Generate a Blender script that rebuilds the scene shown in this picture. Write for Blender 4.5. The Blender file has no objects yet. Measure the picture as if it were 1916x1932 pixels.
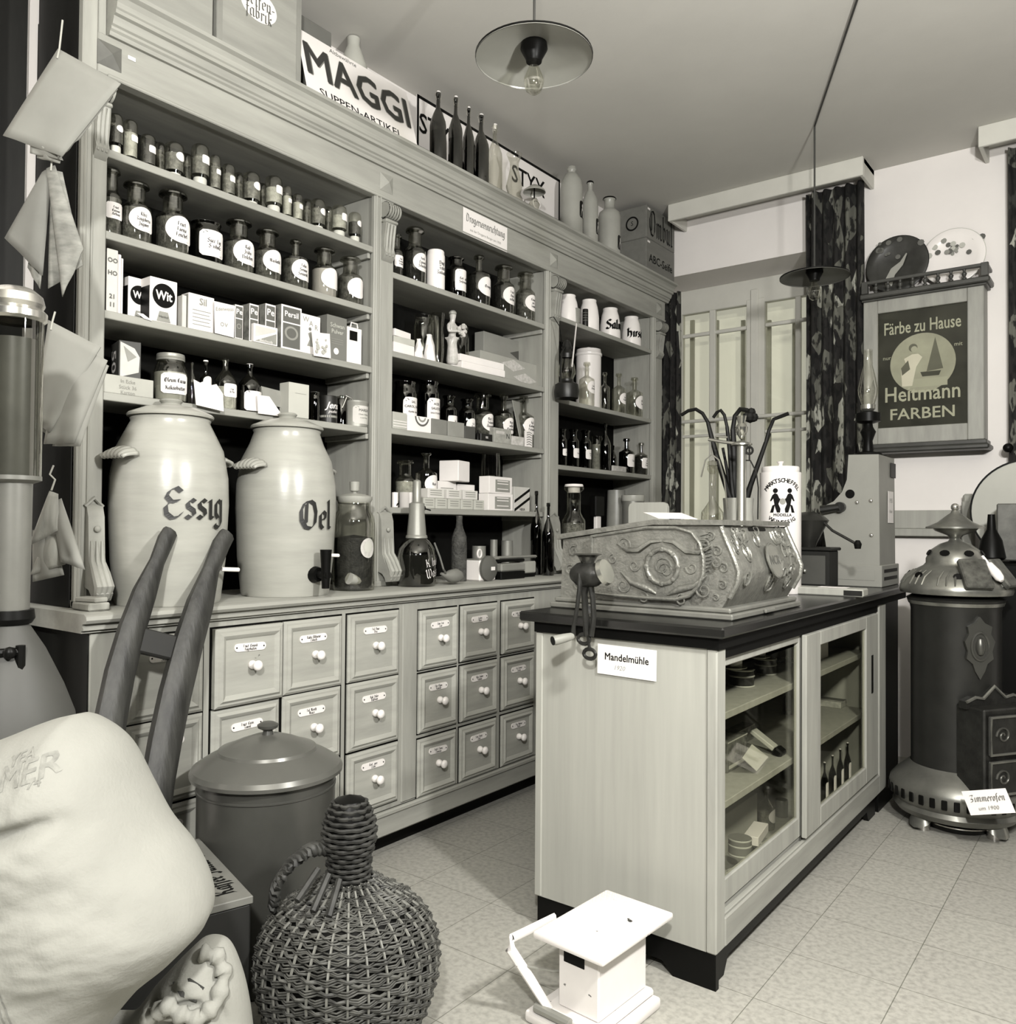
import bpy, bmesh, math, random
from math import sin, cos, pi, radians, atan2, sqrt, hypot
from mathutils import Vector, Matrix
random.seed(11)
SC = bpy.context.scene
COL = SC.collection
R = radians
# ---------------------------------------------------------------- camera
F, CX, CY, H = 1563.0, 958.0, 966.0, 1.25
CAM_M = Matrix.Rotation(R(37.40), 3, 'Z') @ Matrix.Rotation(R(91.02), 3, 'X') @ Matrix.Rotation(R(.42), 3, 'Z')
cam_d = bpy.data.cameras.new('camera'); cam = bpy.data.objects.new('camera', cam_d); COL.objects.link(cam)
cam.matrix_world = Matrix.Translation((0, 0, H)) @ CAM_M.to_4x4()
cam_d.sensor_fit = 'HORIZONTAL'; cam_d.sensor_width = 36; cam_d.lens = F / 1916 * 36
cam_d.clip_start = .05
SC.camera = cam
O = Vector((0, 0, H))

def ray(u, v): return CAM_M @ Vector(((u - CX) / F, -(v - CY) / F, -1))
def _at(u, v, i, c):
    a = ray(u, v); return O + a * ((c - O[i]) / a[i])
def oX(u, v, X): return _at(u, v, 0, X)      # the point of the plane x = X seen at a pixel of the photograph
def oY(u, v, Y): return _at(u, v, 1, Y)
def oZ(u, v, Z): return _at(u, v, 2, Z)
def oD(u, v, D): return O + ray(u, v) * D    # the point at distance D in front of the camera plane
def proj(p):
    q = CAM_M.transposed() @ (Vector(p) - O)
    return CX + F * q.x / -q.z, CY - F * q.y / -q.z, -q.z
def y_of(u, X, Z):                            # y along the line x = X, z = Z under the pixel column u
    y = 2.
    for _ in range(12):
        a = proj((X, y, Z))[0]; b = proj((X, y + .01, Z))[0]
        y += (u - a) / ((b - a) / .01)
    return y

# ---------------------------------------------------------------- materials
MATS = {}
def _n(nt, t, **k):
    n = nt.nodes.new(t)
    for a, b in k.items():
        if a in n.inputs: n.inputs[a].default_value = b
        else: setattr(n, a, b)
    return n
def tone(v, w=0.):
    # the print's tint: olive in the mid tones, faintly rose in the whites
    if v > .6: return (v, v * .955, v * .915)
    return (v * 1.0, v * .995, v * .89)
def mat(name, v, rough=.6, metal=0., var=.12, scale=8., stretch=(1, 1, 1), bump=0., bscale=None, dirt=None, spec=.5, rgb=None):
    if name in MATS: return MATS[name]
    m = bpy.data.materials.new(name); m.use_nodes = True; nt = m.node_tree
    b = nt.nodes['Principled BSDF']
    b.inputs['Roughness'].default_value = rough; b.inputs['Metallic'].default_value = metal
    b.inputs['Specular IOR Level'].default_value = spec
    tc = _n(nt, 'ShaderNodeTexCoord'); mp = _n(nt, 'ShaderNodeMapping'); mp.inputs['Scale'].default_value = stretch
    nt.links.new(tc.outputs['Object'], mp.inputs[0])
    no = _n(nt, 'ShaderNodeTexNoise', Scale=scale, Detail=5., Roughness=.6)
    nt.links.new(mp.outputs[0], no.inputs['Vector'])
    cr = _n(nt, 'ShaderNodeValToRGB')
    e = cr.color_ramp.elements
    lo, hi = max(v * (1 - var), 0), v * (1 + var)
    e[0].position = .3; e[1].position = .7
    e[0].color = (*(tone(lo) if not rgb else [c * (1 - var) for c in rgb]), 1); e[1].color = (*(tone(hi) if not rgb else [c * (1 + var) for c in rgb]), 1)
    nt.links.new(no.outputs['Fac'], cr.inputs[0])
    out = cr.outputs[0]
    if dirt:                                   # scattered chips and specks
        n2 = _n(nt, 'ShaderNodeTexNoise', Scale=dirt[0], Detail=3.); nt.links.new(tc.outputs['Object'], n2.inputs['Vector'])
        c2 = _n(nt, 'ShaderNodeValToRGB'); c2.color_ramp.elements[0].position = dirt[1]; c2.color_ramp.elements[1].position = dirt[1] + .03
        nt.links.new(n2.outputs['Fac'], c2.inputs[0])
        mx = _n(nt, 'ShaderNodeMix', data_type='RGBA'); nt.links.new(c2.outputs[0], mx.inputs[0]); nt.links.new(out, mx.inputs[6]); mx.inputs[7].default_value = (*tone(dirt[2]), 1)
        out = mx.outputs[2]
    nt.links.new(out, b.inputs['Base Color'])
    if bump:
        n3 = _n(nt, 'ShaderNodeTexNoise', Scale=bscale or scale * 3, Detail=4.); nt.links.new(mp.outputs[0], n3.inputs['Vector'])
        bp = _n(nt, 'ShaderNodeBump', Strength=bump, Distance=.01); nt.links.new(n3.outputs['Fac'], bp.inputs['Height'])
        nt.links.new(bp.outputs[0], b.inputs['Normal'])
    MATS[name] = m; return m
def glass(name, tint=.8, refl=1., rough=.03):
    if name in MATS: return MATS[name]
    m = bpy.data.materials.new(name); m.use_nodes = True; nt = m.node_tree; nt.nodes.remove(nt.nodes['Principled BSDF'])
    t = _n(nt, 'ShaderNodeBsdfTransparent'); t.inputs[0].default_value = (tint, tint, tint * .95, 1)
    g = _n(nt, 'ShaderNodeBsdfGlossy'); g.inputs['Roughness'].default_value = rough; g.inputs[0].default_value = (.9, .9, .86, 1)
    lw = _n(nt, 'ShaderNodeLayerWeight', Blend=.35)
    mu = _n(nt, 'ShaderNodeMath', operation='MULTIPLY_ADD'); mu.inputs[1].default_value = .55 * refl; mu.inputs[2].default_value = .05 * refl
    nt.links.new(lw.outputs['Facing'], mu.inputs[0])
    mx = _n(nt, 'ShaderNodeMixShader'); nt.links.new(mu.outputs[0], mx.inputs[0]); nt.links.new(t.outputs[0], mx.inputs[1]); nt.links.new(g.outputs[0], mx.inputs[2])
    nt.links.new(mx.outputs[0], nt.nodes['Material Output'].inputs[0])
    MATS[name] = m; return m
WOOD = mat('aged_pine', .31, .62, var=.16, scale=6, stretch=(3, .35, 3), bump=.05)          # grain along y
WOODZ = mat('aged_pine_upright', .32, .62, var=.16, scale=6, stretch=(3, 3, .35), bump=.05)
WOODX = mat('pine_panel', .34, .6, var=.1, scale=7, stretch=(5, 5, .25), bump=.04, dirt=(9., .74, .12))
WOODD = mat('drawer_pine', .36, .6, var=.12, scale=7, stretch=(3, .5, 4), bump=.04, dirt=(22., .77, .08))
CARVE = mat('carved_pine', .29, .55, var=.2, scale=9)
DARKW = mat('dark_wood_and_shade', .012, .5, spec=.2, var=.4, scale=6, stretch=(2, 2, .4))  # dark timber; also the black of panels that stand for shade
OLDW = mat('worn_handle_wood', .028, .55, var=.6, scale=14, stretch=(2, 2, .3), bump=.2)
BLACK = mat('black_paint', .004, .4, spec=.12)
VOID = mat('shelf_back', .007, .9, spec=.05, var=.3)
WHITE = mat('white_enamel', .8, .25, var=.02)
PORC = mat('white_porcelain', .85, .18, var=.02)
PAPER = mat('white_paper', .8, .8, var=.04)
PAPER2 = mat('grey_paper', .45, .8, var=.1)
KRAFT = mat('brown_paper', .22, .8, var=.1, scale=5)
CARD = mat('grey_card', .27, .75, var=.15)
INK = mat('black_ink', .006, .7, spec=.1)
INKG = mat('grey_ink', .10, .7)
INKW = mat('white_ink', .8, .6)
STONE = mat('salt_glaze_stoneware', .36, .28, var=.1, scale=5, stretch=(1, 1, 6), bump=.03)
STONE2 = mat('grey_stoneware', .30, .35, var=.15)
BRASS = mat('dull_brass', .42, .32, .85, var=.15)
STEEL = mat('bright_steel', .55, .25, .9, var=.1)
IRON = mat('cast_iron', .025, .42, .4, var=.4, scale=20, bump=.15)
ZINC = mat('zinc_sheet', .30, .42, .35, var=.15)
TIN = mat('grey_tin', .3, .45, .3, var=.2)
DTIN = mat('dark_tin', .014, .4, .2, var=.3)
GLASS = glass('clear_glass', .86)
GLASSG = glass('greyish_glass', .62)
GLASSD = glass('dark_glass', .05, 1.)
GLASSB = glass('bottle_glass', .16, .8)
SPICE = mat('dried_herbs', .17, .9, var=.7, scale=60, bump=.6)
SPICEL = mat('pale_powder', .42, .9, var=.35, scale=50, bump=.4)
SPICED = mat('dark_seeds', .03, .8, var=.8, scale=60, bump=.6)
SACK = mat('sackcloth', .27, .9, var=.08, scale=5, bump=.12, bscale=160)
WICK = mat('willow_wicker', .06, .55, var=.75, scale=22, stretch=(1, 1, 1))
WICKD = mat('dark_wicker', .03, .6, var=.7, scale=20)
LEATHER = mat('black_umbrella', .008, .5, spec=.2)
WALL = mat('white_plaster', .82, .9, var=.03, scale=3, bump=.05, bscale=60)
CEIL = mat('ceiling_plaster', .60, .95, var=.04, scale=2, bump=.04, bscale=50, rgb=(.58, .565, .52))
WHITEP = mat('white_woodwork', .62, .5, var=.04, rgb=(.62, .61, .55))
GREYP = mat('grey_enamel', .27, .45, .1, var=.06)
STRING = mat('string', .35, .9)
# ---------------------------------------------------------------- geometry builder
def rotm(ax, deg): return Matrix.Rotation(R(deg), 4, ax)
def frame(o, right, up):                        # local x = right, y = up, z = outward
    r = Vector(right).normalized(); u = Vector(up); u = (u - r * u.dot(r)).normalized(); n = r.cross(u)
    m = Matrix((r, u, n)).transposed().to_4x4(); m.translation = Vector(o); return m
FX = lambda x, y, z: frame((x, y, z), (0, 1, 0), (0, 0, 1))       # plane facing +x
FY = lambda x, y, z: frame((x, y, z), (1, 0, 0), (0, 0, 1))       # plane facing -y
FZ = lambda x, y, z, a=0: frame((x, y, z), (cos(R(a)), sin(R(a)), 0), (-sin(R(a)), cos(R(a)), 0))
class G:
    def __init__(s): s.bm = bmesh.new()
    def _xf(s, vs, M):
        if M is not None:
            for v in vs: v.co = M @ v.co
    def box(s, x0, x1, y0, y1, z0, z1, bev=0., M=None, seg=1):
        if x0 > x1: x0, x1 = x1, x0
        if y0 > y1: y0, y1 = y1, y0
        if z0 > z1: z0, z1 = z1, z0
        b2 = bmesh.new()
        vs = [b2.verts.new((x, y, z)) for x in (x0, x1) for y in (y0, y1) for z in (z0, z1)]
        for f in ((0, 1, 3, 2), (4, 6, 7, 5), (0, 4, 5, 1), (2, 3, 7, 6), (0, 2, 6, 4), (1, 5, 7, 3)): b2.faces.new([vs[i] for i in f])
        if bev > 0:
            bev = min(bev, .45 * min(x1 - x0, y1 - y0, z1 - z0))
            bmesh.ops.bevel(b2, geom=b2.edges[:] , offset=bev, segments=seg, affect='EDGES', profile=.5)
        s.merge(b2, M); return s
    def merge(s, b2, M=None):
        if M is not None: bmesh.ops.transform(b2, matrix=M, verts=b2.verts[:])
        mp = {v: s.bm.verts.new(v.co) for v in b2.verts}
        for f in b2.faces:
            try: s.bm.faces.new([mp[v] for v in f.verts])
            except ValueError: pass
        b2.free()
    def lathe(s, prof, seg=24, M=None, a0=0., a1=2 * pi):
        full = abs(a1 - a0 - 2 * pi) < 1e-6
        n = seg if full else seg + 1
        rings = []
        for r, z in prof:
            if r < 1e-6: rings.append([s.bm.verts.new((0, 0, z))])
            else: rings.append([s.bm.verts.new((r * cos(a0 + (a1 - a0) * i / seg), r * sin(a0 + (a1 - a0) * i / seg), z)) for i in range(n)])
        for A, B in zip(rings, rings[1:]):
            for i in range(seg):
                j = (i + 1) % n
                if len(A) == 1 and len(B) == 1: continue
                if len(A) == 1: f = (A[0], B[i], B[j])
                elif len(B) == 1: f = (A[i], A[j], B[0])
                else: f = (A[i], A[j], B[j], B[i])
                try: s.bm.faces.new(f)
                except ValueError: pass
        for g in rings: s._xf(g, M)
        return s
    def tube(s, pts, r, seg=8, closed=False, caps=True, flat=1., M=None):
        pts = [Vector(p) for p in pts]; n = len(pts)
        rr = r if isinstance(r, (list, tuple)) else [r] * n
        prev = None; rings = []
        for i, p in enumerate(pts):
            t = (pts[(i + 1) % n] - pts[i - 1]) if closed else (pts[min(i + 1, n - 1)] - pts[max(i - 1, 0)])
            t = t.normalized() if t.length > 1e-9 else Vector((0, 0, 1))
            if prev is None:
                a = Vector((0, 0, 1)) if abs(t.z) < .9 else Vector((1, 0, 0))
            else: a = prev
            x = (a - t * a.dot(t)).normalized(); y = t.cross(x); prev = x
            rings.append([s.bm.verts.new(p + x * (rr[i] * cos(2 * pi * k / seg)) + y * (rr[i] * flat * sin(2 * pi * k / seg))) for k in range(seg)])
        for i in range(n if closed else n - 1):
            A, B = rings[i], rings[(i + 1) % n]
            for k in range(seg): s.bm.faces.new((A[k], A[(k + 1) % seg], B[(k + 1) % seg], B[k]))
        if caps and not closed:
            s.bm.faces.new(rings[0][::-1]); s.bm.faces.new(rings[-1])
        for g in rings: s._xf(g, M)
        return s
    def poly(s, pts, M=None, h=0.):              # flat polygon in xy, optionally extruded along +z
        a = [s.bm.verts.new((p[0], p[1], h)) for p in pts]
        s.bm.faces.new(a)
        if h:
            b = [s.bm.verts.new((p[0], p[1], 0)) for p in pts]; n = len(pts)
            s.bm.faces.new(b[::-1])
            for i in range(n): s.bm.faces.new((a[i], b[i], b[(i + 1) % n], a[(i + 1) % n]))
            s._xf(b, M)
        s._xf(a, M); return s
    def extr(s, prof, M, L):                     # section polygon (x,z) swept along local y
        return s.poly(prof, M @ Matrix(((1, 0, 0, 0), (0, 0, -1, 0), (0, 1, 0, 0), (0, 0, 0, 1))), h=-L)
    def sheet(s, fn, nu, nv, wrapu=False, thick=0.):
        g = [[s.bm.verts.new(fn(i / nu, j / nv)) for j in range(nv + 1)] for i in range(nu + (0 if wrapu else 1))]
        for i in range(nu):
            for j in range(nv):
                try: s.bm.faces.new((g[i][j], g[(i + 1) % len(g)][j], g[(i + 1) % len(g)][j + 1], g[i][j + 1]))
                except ValueError: pass
        return s
    def ball(s, c, r, sc=(1, 1, 1), seg=12, M=None):
        n = seg // 2
        pr = [(r * sin(pi * i / n), -r * cos(pi * i / n)) for i in range(n + 1)]
        pr[0] = (0, -r); pr[-1] = (0, r)
        T = Matrix.Translation(c) @ Matrix.Diagonal((*sc, 1))
        return s.lathe(pr, seg, (M @ T) if M is not None else T)
    def obj(s, name, m, parent=None, smooth=35, recalc=True, solid=0.):
        if recalc: bmesh.ops.recalc_face_normals(s.bm, faces=s.bm.faces[:])
        me = bpy.data.meshes.new(name); s.bm.to_mesh(me); s.bm.free()
        me.materials.append(m)
        if smooth:
            for p in me.polygons: p.use_smooth = True
            me.set_sharp_from_angle(angle=R(smooth))
        o = bpy.data.objects.new(name, me); COL.objects.link(o)
        if parent is not None: o.parent = parent
        if solid:
            md = o.modifiers.new('thickness', 'SOLIDIFY'); md.thickness = solid; md.offset = 0
        return o
def tag(o, label, cat, group=None, kind=None):
    if label: o['label'] = label
    if cat: o['category'] = cat
    if group: o['group'] = group
    if kind: o['kind'] = kind
    return o
def thing(name, label, cat, loc=(0, 0, 0), rz=0., group=None):
    o = bpy.data.objects.new(name, None); COL.objects.link(o)
    o.location = loc; o.rotation_euler = (0, 0, R(rz)); o.empty_display_size = .05
    return tag(o, label, cat, group)
def struct(o): o['kind'] = 'structure'; return o
# ---------------------------------------------------------------- lettering
def text_bm(s, size, bold=0., font_w=1., shear=0., align='CENTER'):
    cu = bpy.data.curves.new('t', 'FONT'); cu.body = s; cu.size = size; cu.align_x = align; cu.align_y = 'CENTER'
    cu.shear = shear; cu.resolution_u = 2
    ob = bpy.data.objects.new('t', cu); COL.objects.link(ob)
    bpy.context.view_layer.update()
    me = bpy.data.meshes.new_from_object(ob)
    b = bmesh.new(); b.from_mesh(me)
    bpy.data.objects.remove(ob); bpy.data.curves.remove(cu); bpy.data.meshes.remove(me)
    if bold > 0:                                   # heavier strokes: the outline repeated a little to every side
        src = b.copy(); d = bold * size
        for k in range(6):
            c = src.copy(); bmesh.ops.translate(c, vec=(d * cos(k * pi / 3), d * sin(k * pi / 3), .00005 * (k + 1)), verts=c.verts[:])
            mp = {v: b.verts.new(v.co) for v in c.verts}
            for f in c.faces: b.faces.new([mp[v] for v in f.verts])
            c.free()
        src.free()
    if font_w != 1: bmesh.ops.scale(b, vec=(font_w, 1, 1), verts=b.verts[:])
    return b
def wrapped(b, r, up=0., lift=.0008):            # from the flat (x, y) onto an upright cylinder about z, facing +x
    for v in b.verts:
        t = v.co.x / r; z = v.co.y + up; v.co = Vector(((r + lift) * cos(t), (r + lift) * sin(t), z))
    return b
# broad-nib black-letter strokes; each glyph is (advance, [polylines]) on a unit x-height
_q = lambda *p: list(p)
def arc(cx, cy, rx, ry, a0, a1, n=8): return [(cx + rx * cos(R(a0 + (a1 - a0) * i / n)), cy + ry * sin(R(a0 + (a1 - a0) * i / n))) for i in range(n + 1)]
GL = {
 'i': (.42, [_q((.05, .88), (.2, .95), (.2, .08), (.36, .04)), _q((.17, 1.28), (.25, 1.34))]),
 'l': (.42, [_q((.08, 1.55), (.2, 1.6), (.2, .08), (.36, .04))]),
 'n': (.78, [_q((.05, .88), (.2, .95), (.2, .03)), _q((.22, .8), (.42, .98), (.56, .85), (.56, .1), (.7, .04))]),
 'm': (1.12, [_q((.05, .88), (.2, .95), (.2, .03)), _q((.22, .8), (.4, .98), (.53, .85), (.53, .03)), _q((.55, .8), (.74, .98), (.88, .85), (.88, .1), (1.02, .04))]),
 'u': (.78, [_q((.05, .9), (.2, .95), (.2, .2), (.34, .02), (.52, .14)), _q((.48, .92), (.56, .95), (.56, .1), (.7, .04))]),
 'r': (.56, [_q((.05, .88), (.2, .95), (.2, .03)), _q((.22, .78), (.4, .98), (.52, .82))]),
 't': (.5, [_q((.2, 1.3), (.2, .15), (.36, .03), (.46, .1)), _q((.04, .93), (.44, .93))]),
 'h': (.78, [_q((.1, 1.55), (.2, 1.6), (.2, .03)), _q((.22, .8), (.42, .98), (.56, .82), (.56, .2), (.42, -.25))]),
 'e': (.62, [_q((.5, .55), (.54, .85), (.34, .98), (.14, .8), (.14, .2), (.32, .02), (.52, .16)), _q((.16, .46), (.52, .62))]),
 'c': (.58, [_q((.5, .82), (.34, .98), (.14, .8), (.14, .2), (.32, .02), (.52, .16))]),
 's': (.6, [_q((.5, .86), (.32, .98), (.14, .8), (.18, .6), (.44, .42), (.48, .2), (.28, .02), (.08, .14))]),
 'g': (.76, [_q((.52, .86), (.3, .98), (.14, .8), (.14, .25), (.3, .06), (.52, .2)), _q((.54, .96), (.54, -.2), (.36, -.46), (.08, -.36), (.1, -.26))]),
 'o': (.68, [_q((.32, .98), (.14, .82), (.14, .2), (.32, .02), (.52, .2), (.52, .8), (.32, .98))]),
 'a': (.74, [_q((.5, .92), (.3, .98), (.14, .8), (.14, .2), (.3, .03), (.52, .2)), _q((.54, .98), (.54, .12), (.68, .04))]),
 'k': (.66, [_q((.1, 1.55), (.2, 1.6), (.2, .03)), _q((.22, .55), (.48, .9), (.52, .7), (.26, .5), (.56, .04))]),
 'd': (.72, [_q((.2, 1.5), (.5, 1.1), (.54, .8), (.54, .2), (.34, .02), (.14, .2), (.14, .75), (.34, .95), (.5, .85))]),
 'b': (.72, [_q((.08, 1.55), (.18, 1.6), (.18, .2), (.34, .02), (.54, .2), (.54, .75), (.36, .95), (.2, .8))]),
 'p': (.74, [_q((.05, .9), (.2, .95), (.2, -.5)), _q((.22, .82), (.4, .98), (.56, .8), (.56, .2), (.38, .03), (.22, .14))]),
 'f': (.5, [_q((.44, 1.5), (.3, 1.6), (.2, 1.4), (.2, -.3)), _q((.06, .93), (.42, .93))]),
 'w': (1.0, [_q((.05, .9), (.18, .95), (.18, .2), (.3, .03), (.48, .2)), _q((.44, .92), (.5, .95), (.5, .2), (.64, .03), (.84, .25), (.84, .8), (.7, .98))]),
 'z': (.6, [_q((.1, .92), (.5, .92), (.12, .06), (.54, .06))]),
 'v': (.7, [_q((.06, .9), (.18, .95), (.18, .25), (.34, .03), (.54, .25), (.54, .8), (.42, .98))]),
 'E': (1.0, [_q((.84, 1.35), (.6, 1.56), (.3, 1.4), (.16, 1.1), (.36, .86), (.6, .84)), _q((.36, .84), (.12, .6), (.16, .25), (.42, .02), (.7, .08), (.88, .3)), _q((.3, .84), (.74, .9))]),
 'O': (1.2, [_q((.72, 1.55), (.34, 1.45), (.14, 1.0), (.16, .5), (.4, .08), (.72, .02), (.96, .3), (1.02, .9), (.9, 1.4), (.66, 1.55)), _q((.46, 1.4), (.42, .3))]),
 'S': (1.0, [_q((.84, 1.4), (.56, 1.58), (.24, 1.4), (.2, 1.1), (.44, .88), (.74, .72), (.84, .4), (.6, .06), (.24, .04), (.06, .26))]),
 'H': (1.1, [_q((.1, 1.4), (.26, 1.56), (.3, 1.2), (.28, .1), (.14, .02)), _q((.3, .9), (.6, 1.0), (.84, .8), (.86, .3), (.7, -.1)), _q((.3, 1.3), (.7, 1.55))]),
 'R': (1.05, [_q((.1, 1.4), (.28, 1.56), (.3, .1), (.12, .02)), _q((.3, 1.4), (.62, 1.56), (.82, 1.3), (.66, .95), (.34, .84), (.7, .6), (.74, .15), (.96, .03))]),
 'F': (.95, [_q((.1, 1.3), (.3, 1.5), (.6, 1.4), (.86, 1.54)), _q((.4, 1.45), (.3, .9), (.34, .2), (.14, .0)), _q((.3, .8), (.66, .86))]),
 'M': (1.35, [_q((.08, 1.3), (.24, 1.52), (.3, .2), (.12, .02)), _q((.3, 1.2), (.58, 1.54), (.66, .05)), _q((.66, 1.2), (.94, 1.54), (1.02, .2), (1.2, .04))]),
 'A': (1.1, [_q((.2, 1.3), (.5, 1.55), (.3, .9), (.14, .2), (.36, .02)), _q((.5, 1.55), (.8, 1.4), (.84, .2), (1.0, .03)), _q((.26, .7), (.84, .76))]),
 'L': (.9, [_q((.5, 1.5), (.3, 1.5), (.26, .3), (.12, .06), (.5, .08), (.8, .24))]),
 'V': (1.05, [_q((.1, 1.3), (.26, 1.54), (.3, .3), (.5, .02), (.84, .4), (.88, 1.2), (.66, 1.55))]),
 'W': (1.4, [_q((.08, 1.3), (.24, 1.54), (.28, .3), (.46, .02), (.66, .3)), _q((.6, 1.5), (.68, 1.4), (.68, .3), (.86, .02), (1.16, .4), (1.2, 1.2), (1.0, 1.55))]),
 'K': (1.1, [_q((.1, 1.35), (.28, 1.55), (.3, .1), (.12, .02)), _q((.32, .8), (.6, 1.1), (.84, 1.54)), _q((.42, .92), (.7, .7), (.76, .2), (1.0, .04))]),
 'J': (.7, [_q((.2, 1.5), (.5, 1.55), (.46, .3), (.26, -.2), (.06, .0))]),
 'D': (1.1, [_q((.1, 1.4), (.4, 1.56), (.8, 1.3), (.92, .7), (.7, .1), (.3, .04), (.3, 1.3))]),
 'B': (1.05, [_q((.1, 1.4), (.3, 1.55), (.3, .06), (.66, .04), (.86, .35), (.66, .72), (.34, .82), (.66, .95), (.78, 1.25), (.56, 1.52), (.3, 1.4))]),
 'P': (1.0, [_q((.1, 1.4), (.28, 1.55), (.3, .1), (.12, .0)), _q((.3, 1.4), (.62, 1.55), (.84, 1.2), (.66, .8), (.34, .72))]),
 'T': (1.0, [_q((.08, 1.3), (.4, 1.5), (.86, 1.48)), _q((.5, 1.46), (.3, .9), (.34, .2), (.6, .02), (.86, .2))]),
 'Z': (1.0, [_q((.12, 1.4), (.5, 1.5), (.84, 1.45), (.3, .7), (.7, .6), (.7, .1), (.2, .02))]),
 'C': (.95, [_q((.8, 1.4), (.5, 1.56), (.2, 1.2), (.16, .5), (.4, .04), (.8, .2)), _q((.44, 1.4), (.42, .3))]),
 '.': (.3, [_q((.12, .05), (.18, .1))]), '-': (.5, [_q((.08, .5), (.4, .5))]),
}
GL['I'] = GL['J']; GL['G'] = GL['C']; GL['N'] = GL['M']; GL['U'] = GL['V']; GL['q'] = GL['g']; GL['j'] = GL['i']; GL['y'] = GL['v']; GL['x'] = GL['r']
def nib_bm(s, xh, nib=.2, ang=38, dots=()):
    """lettering written with a slanted broad nib; xh = height of a small letter"""
    b = bmesh.new(); x = 0.; nv = Vector((cos(R(ang)), sin(R(ang)), 0)) * nib * xh * .5
    W = sum(GL.get(c, (.5,))[0] for c in s)
    x = -W * xh / 2
    for k, c in enumerate(s):
        if c not in GL: x += .5 * xh; continue
        adv, st = GL[c]
        st = list(st) + ([_q((.16, 1.35), (.2, 1.4)), _q((.46, 1.35), (.5, 1.4))] if k in dots else [])
        for pl in st:
            pp = []
            for i in range(len(pl) - 1):
                n = 3
                for j in range(n): pp.append(Vector((pl[i][0] + (pl[i + 1][0] - pl[i][0]) * j / n, pl[i][1] + (pl[i + 1][1] - pl[i][1]) * j / n, 0)))
            pp.append(Vector((*pl[-1], 0)))
            pp = [Vector((x + p.x * xh, (p.y - .75) * xh, 0)) for p in pp]
            zl = Vector((0, 0, .00004 * (len(b.verts) % 97) / 10)); pp = [p + zl for p in pp]; a = [b.verts.new(p - nv) for p in pp]; d = [b.verts.new(p + nv) for p in pp]
            for i in range(len(pp) - 1):
                try: b.faces.new((a[i], a[i + 1], d[i + 1], d[i]))
                except ValueError: pass
        x += adv * xh
    return b
def lettering(parent, lines, M=None, m=None, wrap=None, name='lettering'):
    """lines: (text, size, x, y[, options]); set on the plane M, or wrapped on a cylinder (radius, lift)"""
    g = G()
    for L in lines:
        t, size, x, y = L[:4]; op = L[4] if len(L) > 4 else {}
        b = nib_bm(t, size, op.get('nib', .24), dots=op.get('dots', ())) if op.get('nib') else text_bm(t, size, op.get('bold', .0), op.get('w', 1.), op.get('shear', 0.), op.get('align', 'CENTER'))
        T = Matrix.Translation((x, y, 0)) @ Matrix.Rotation(R(op.get('rot', 0)), 4, 'Z')
        bmesh.ops.transform(b, matrix=T, verts=b.verts[:])
        if wrap: wrapped(b, wrap[0], 0., wrap[1])
        g.merge(b, M)
    return g.obj(name, m or INK, parent, smooth=0, recalc=False)
def lab_patch(r, w, h, zc, kind='oval', lift=.0005, tc=0.):
    """a paper label lying on a cylinder of radius r, centred on +x"""
    g = G(); n = 28; rings = 4; bm = g.bm
    def P(a, k):
        c, s_ = cos(a), sin(a)
        if kind == 'oval': x, y = c, s_
        elif kind == 'leaf':                       # oval with one square corner
            x, y = c, s_
            if c > 0 and s_ < 0: q = max(abs(c), abs(s_)); x, y = c / q * .98, s_ / q * .98
        else:
            q = (abs(c) ** 8 + abs(s_) ** 8) ** (1 / 8.); x, y = c / q, s_ / q
        t = tc + x * k * w / 2 / r
        return Vector(((r + lift) * cos(t), (r + lift) * sin(t), zc + y * k * h / 2))
    ce = bm.verts.new(Vector(((r + lift) * cos(tc), (r + lift) * sin(tc), zc)))
    rs = [[bm.verts.new(P(2 * pi * i / n, (j + 1) / rings)) for i in range(n)] for j in range(rings)]
    for i in range(n): bm.faces.new((ce, rs[0][i], rs[0][(i + 1) % n]))
    for j in range(rings - 1):
        for i in range(n): bm.faces.new((rs[j][i], rs[j + 1][i], rs[j + 1][(i + 1) % n], rs[j][(i + 1) % n]))
    return g
def card(parent, name, w, h, M, m=None, t=.0012, bev=0):
    return G().box(-w / 2, w / 2, -h / 2, h / 2, 0, t, M=M).obj(name, m or PAPER, parent, smooth=0)
def quad_card(name, p, m, t=.002, parent=None):
    """thin card through four corner points TL, TR, BR, BL"""
    p = [Vector(q) for q in p]; n = (p[1] - p[0]).cross(p[3] - p[0]).normalized() * t
    g = G(); a = [g.bm.verts.new(q) for q in p]; b = [g.bm.verts.new(q + n) for q in p]
    g.bm.faces.new(a); g.bm.faces.new(b[::-1])
    for i in range(4): g.bm.faces.new((a[i], b[i], b[(i + 1) % 4], a[(i + 1) % 4]))
    return g.obj(name, m, parent, smooth=0)
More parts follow.
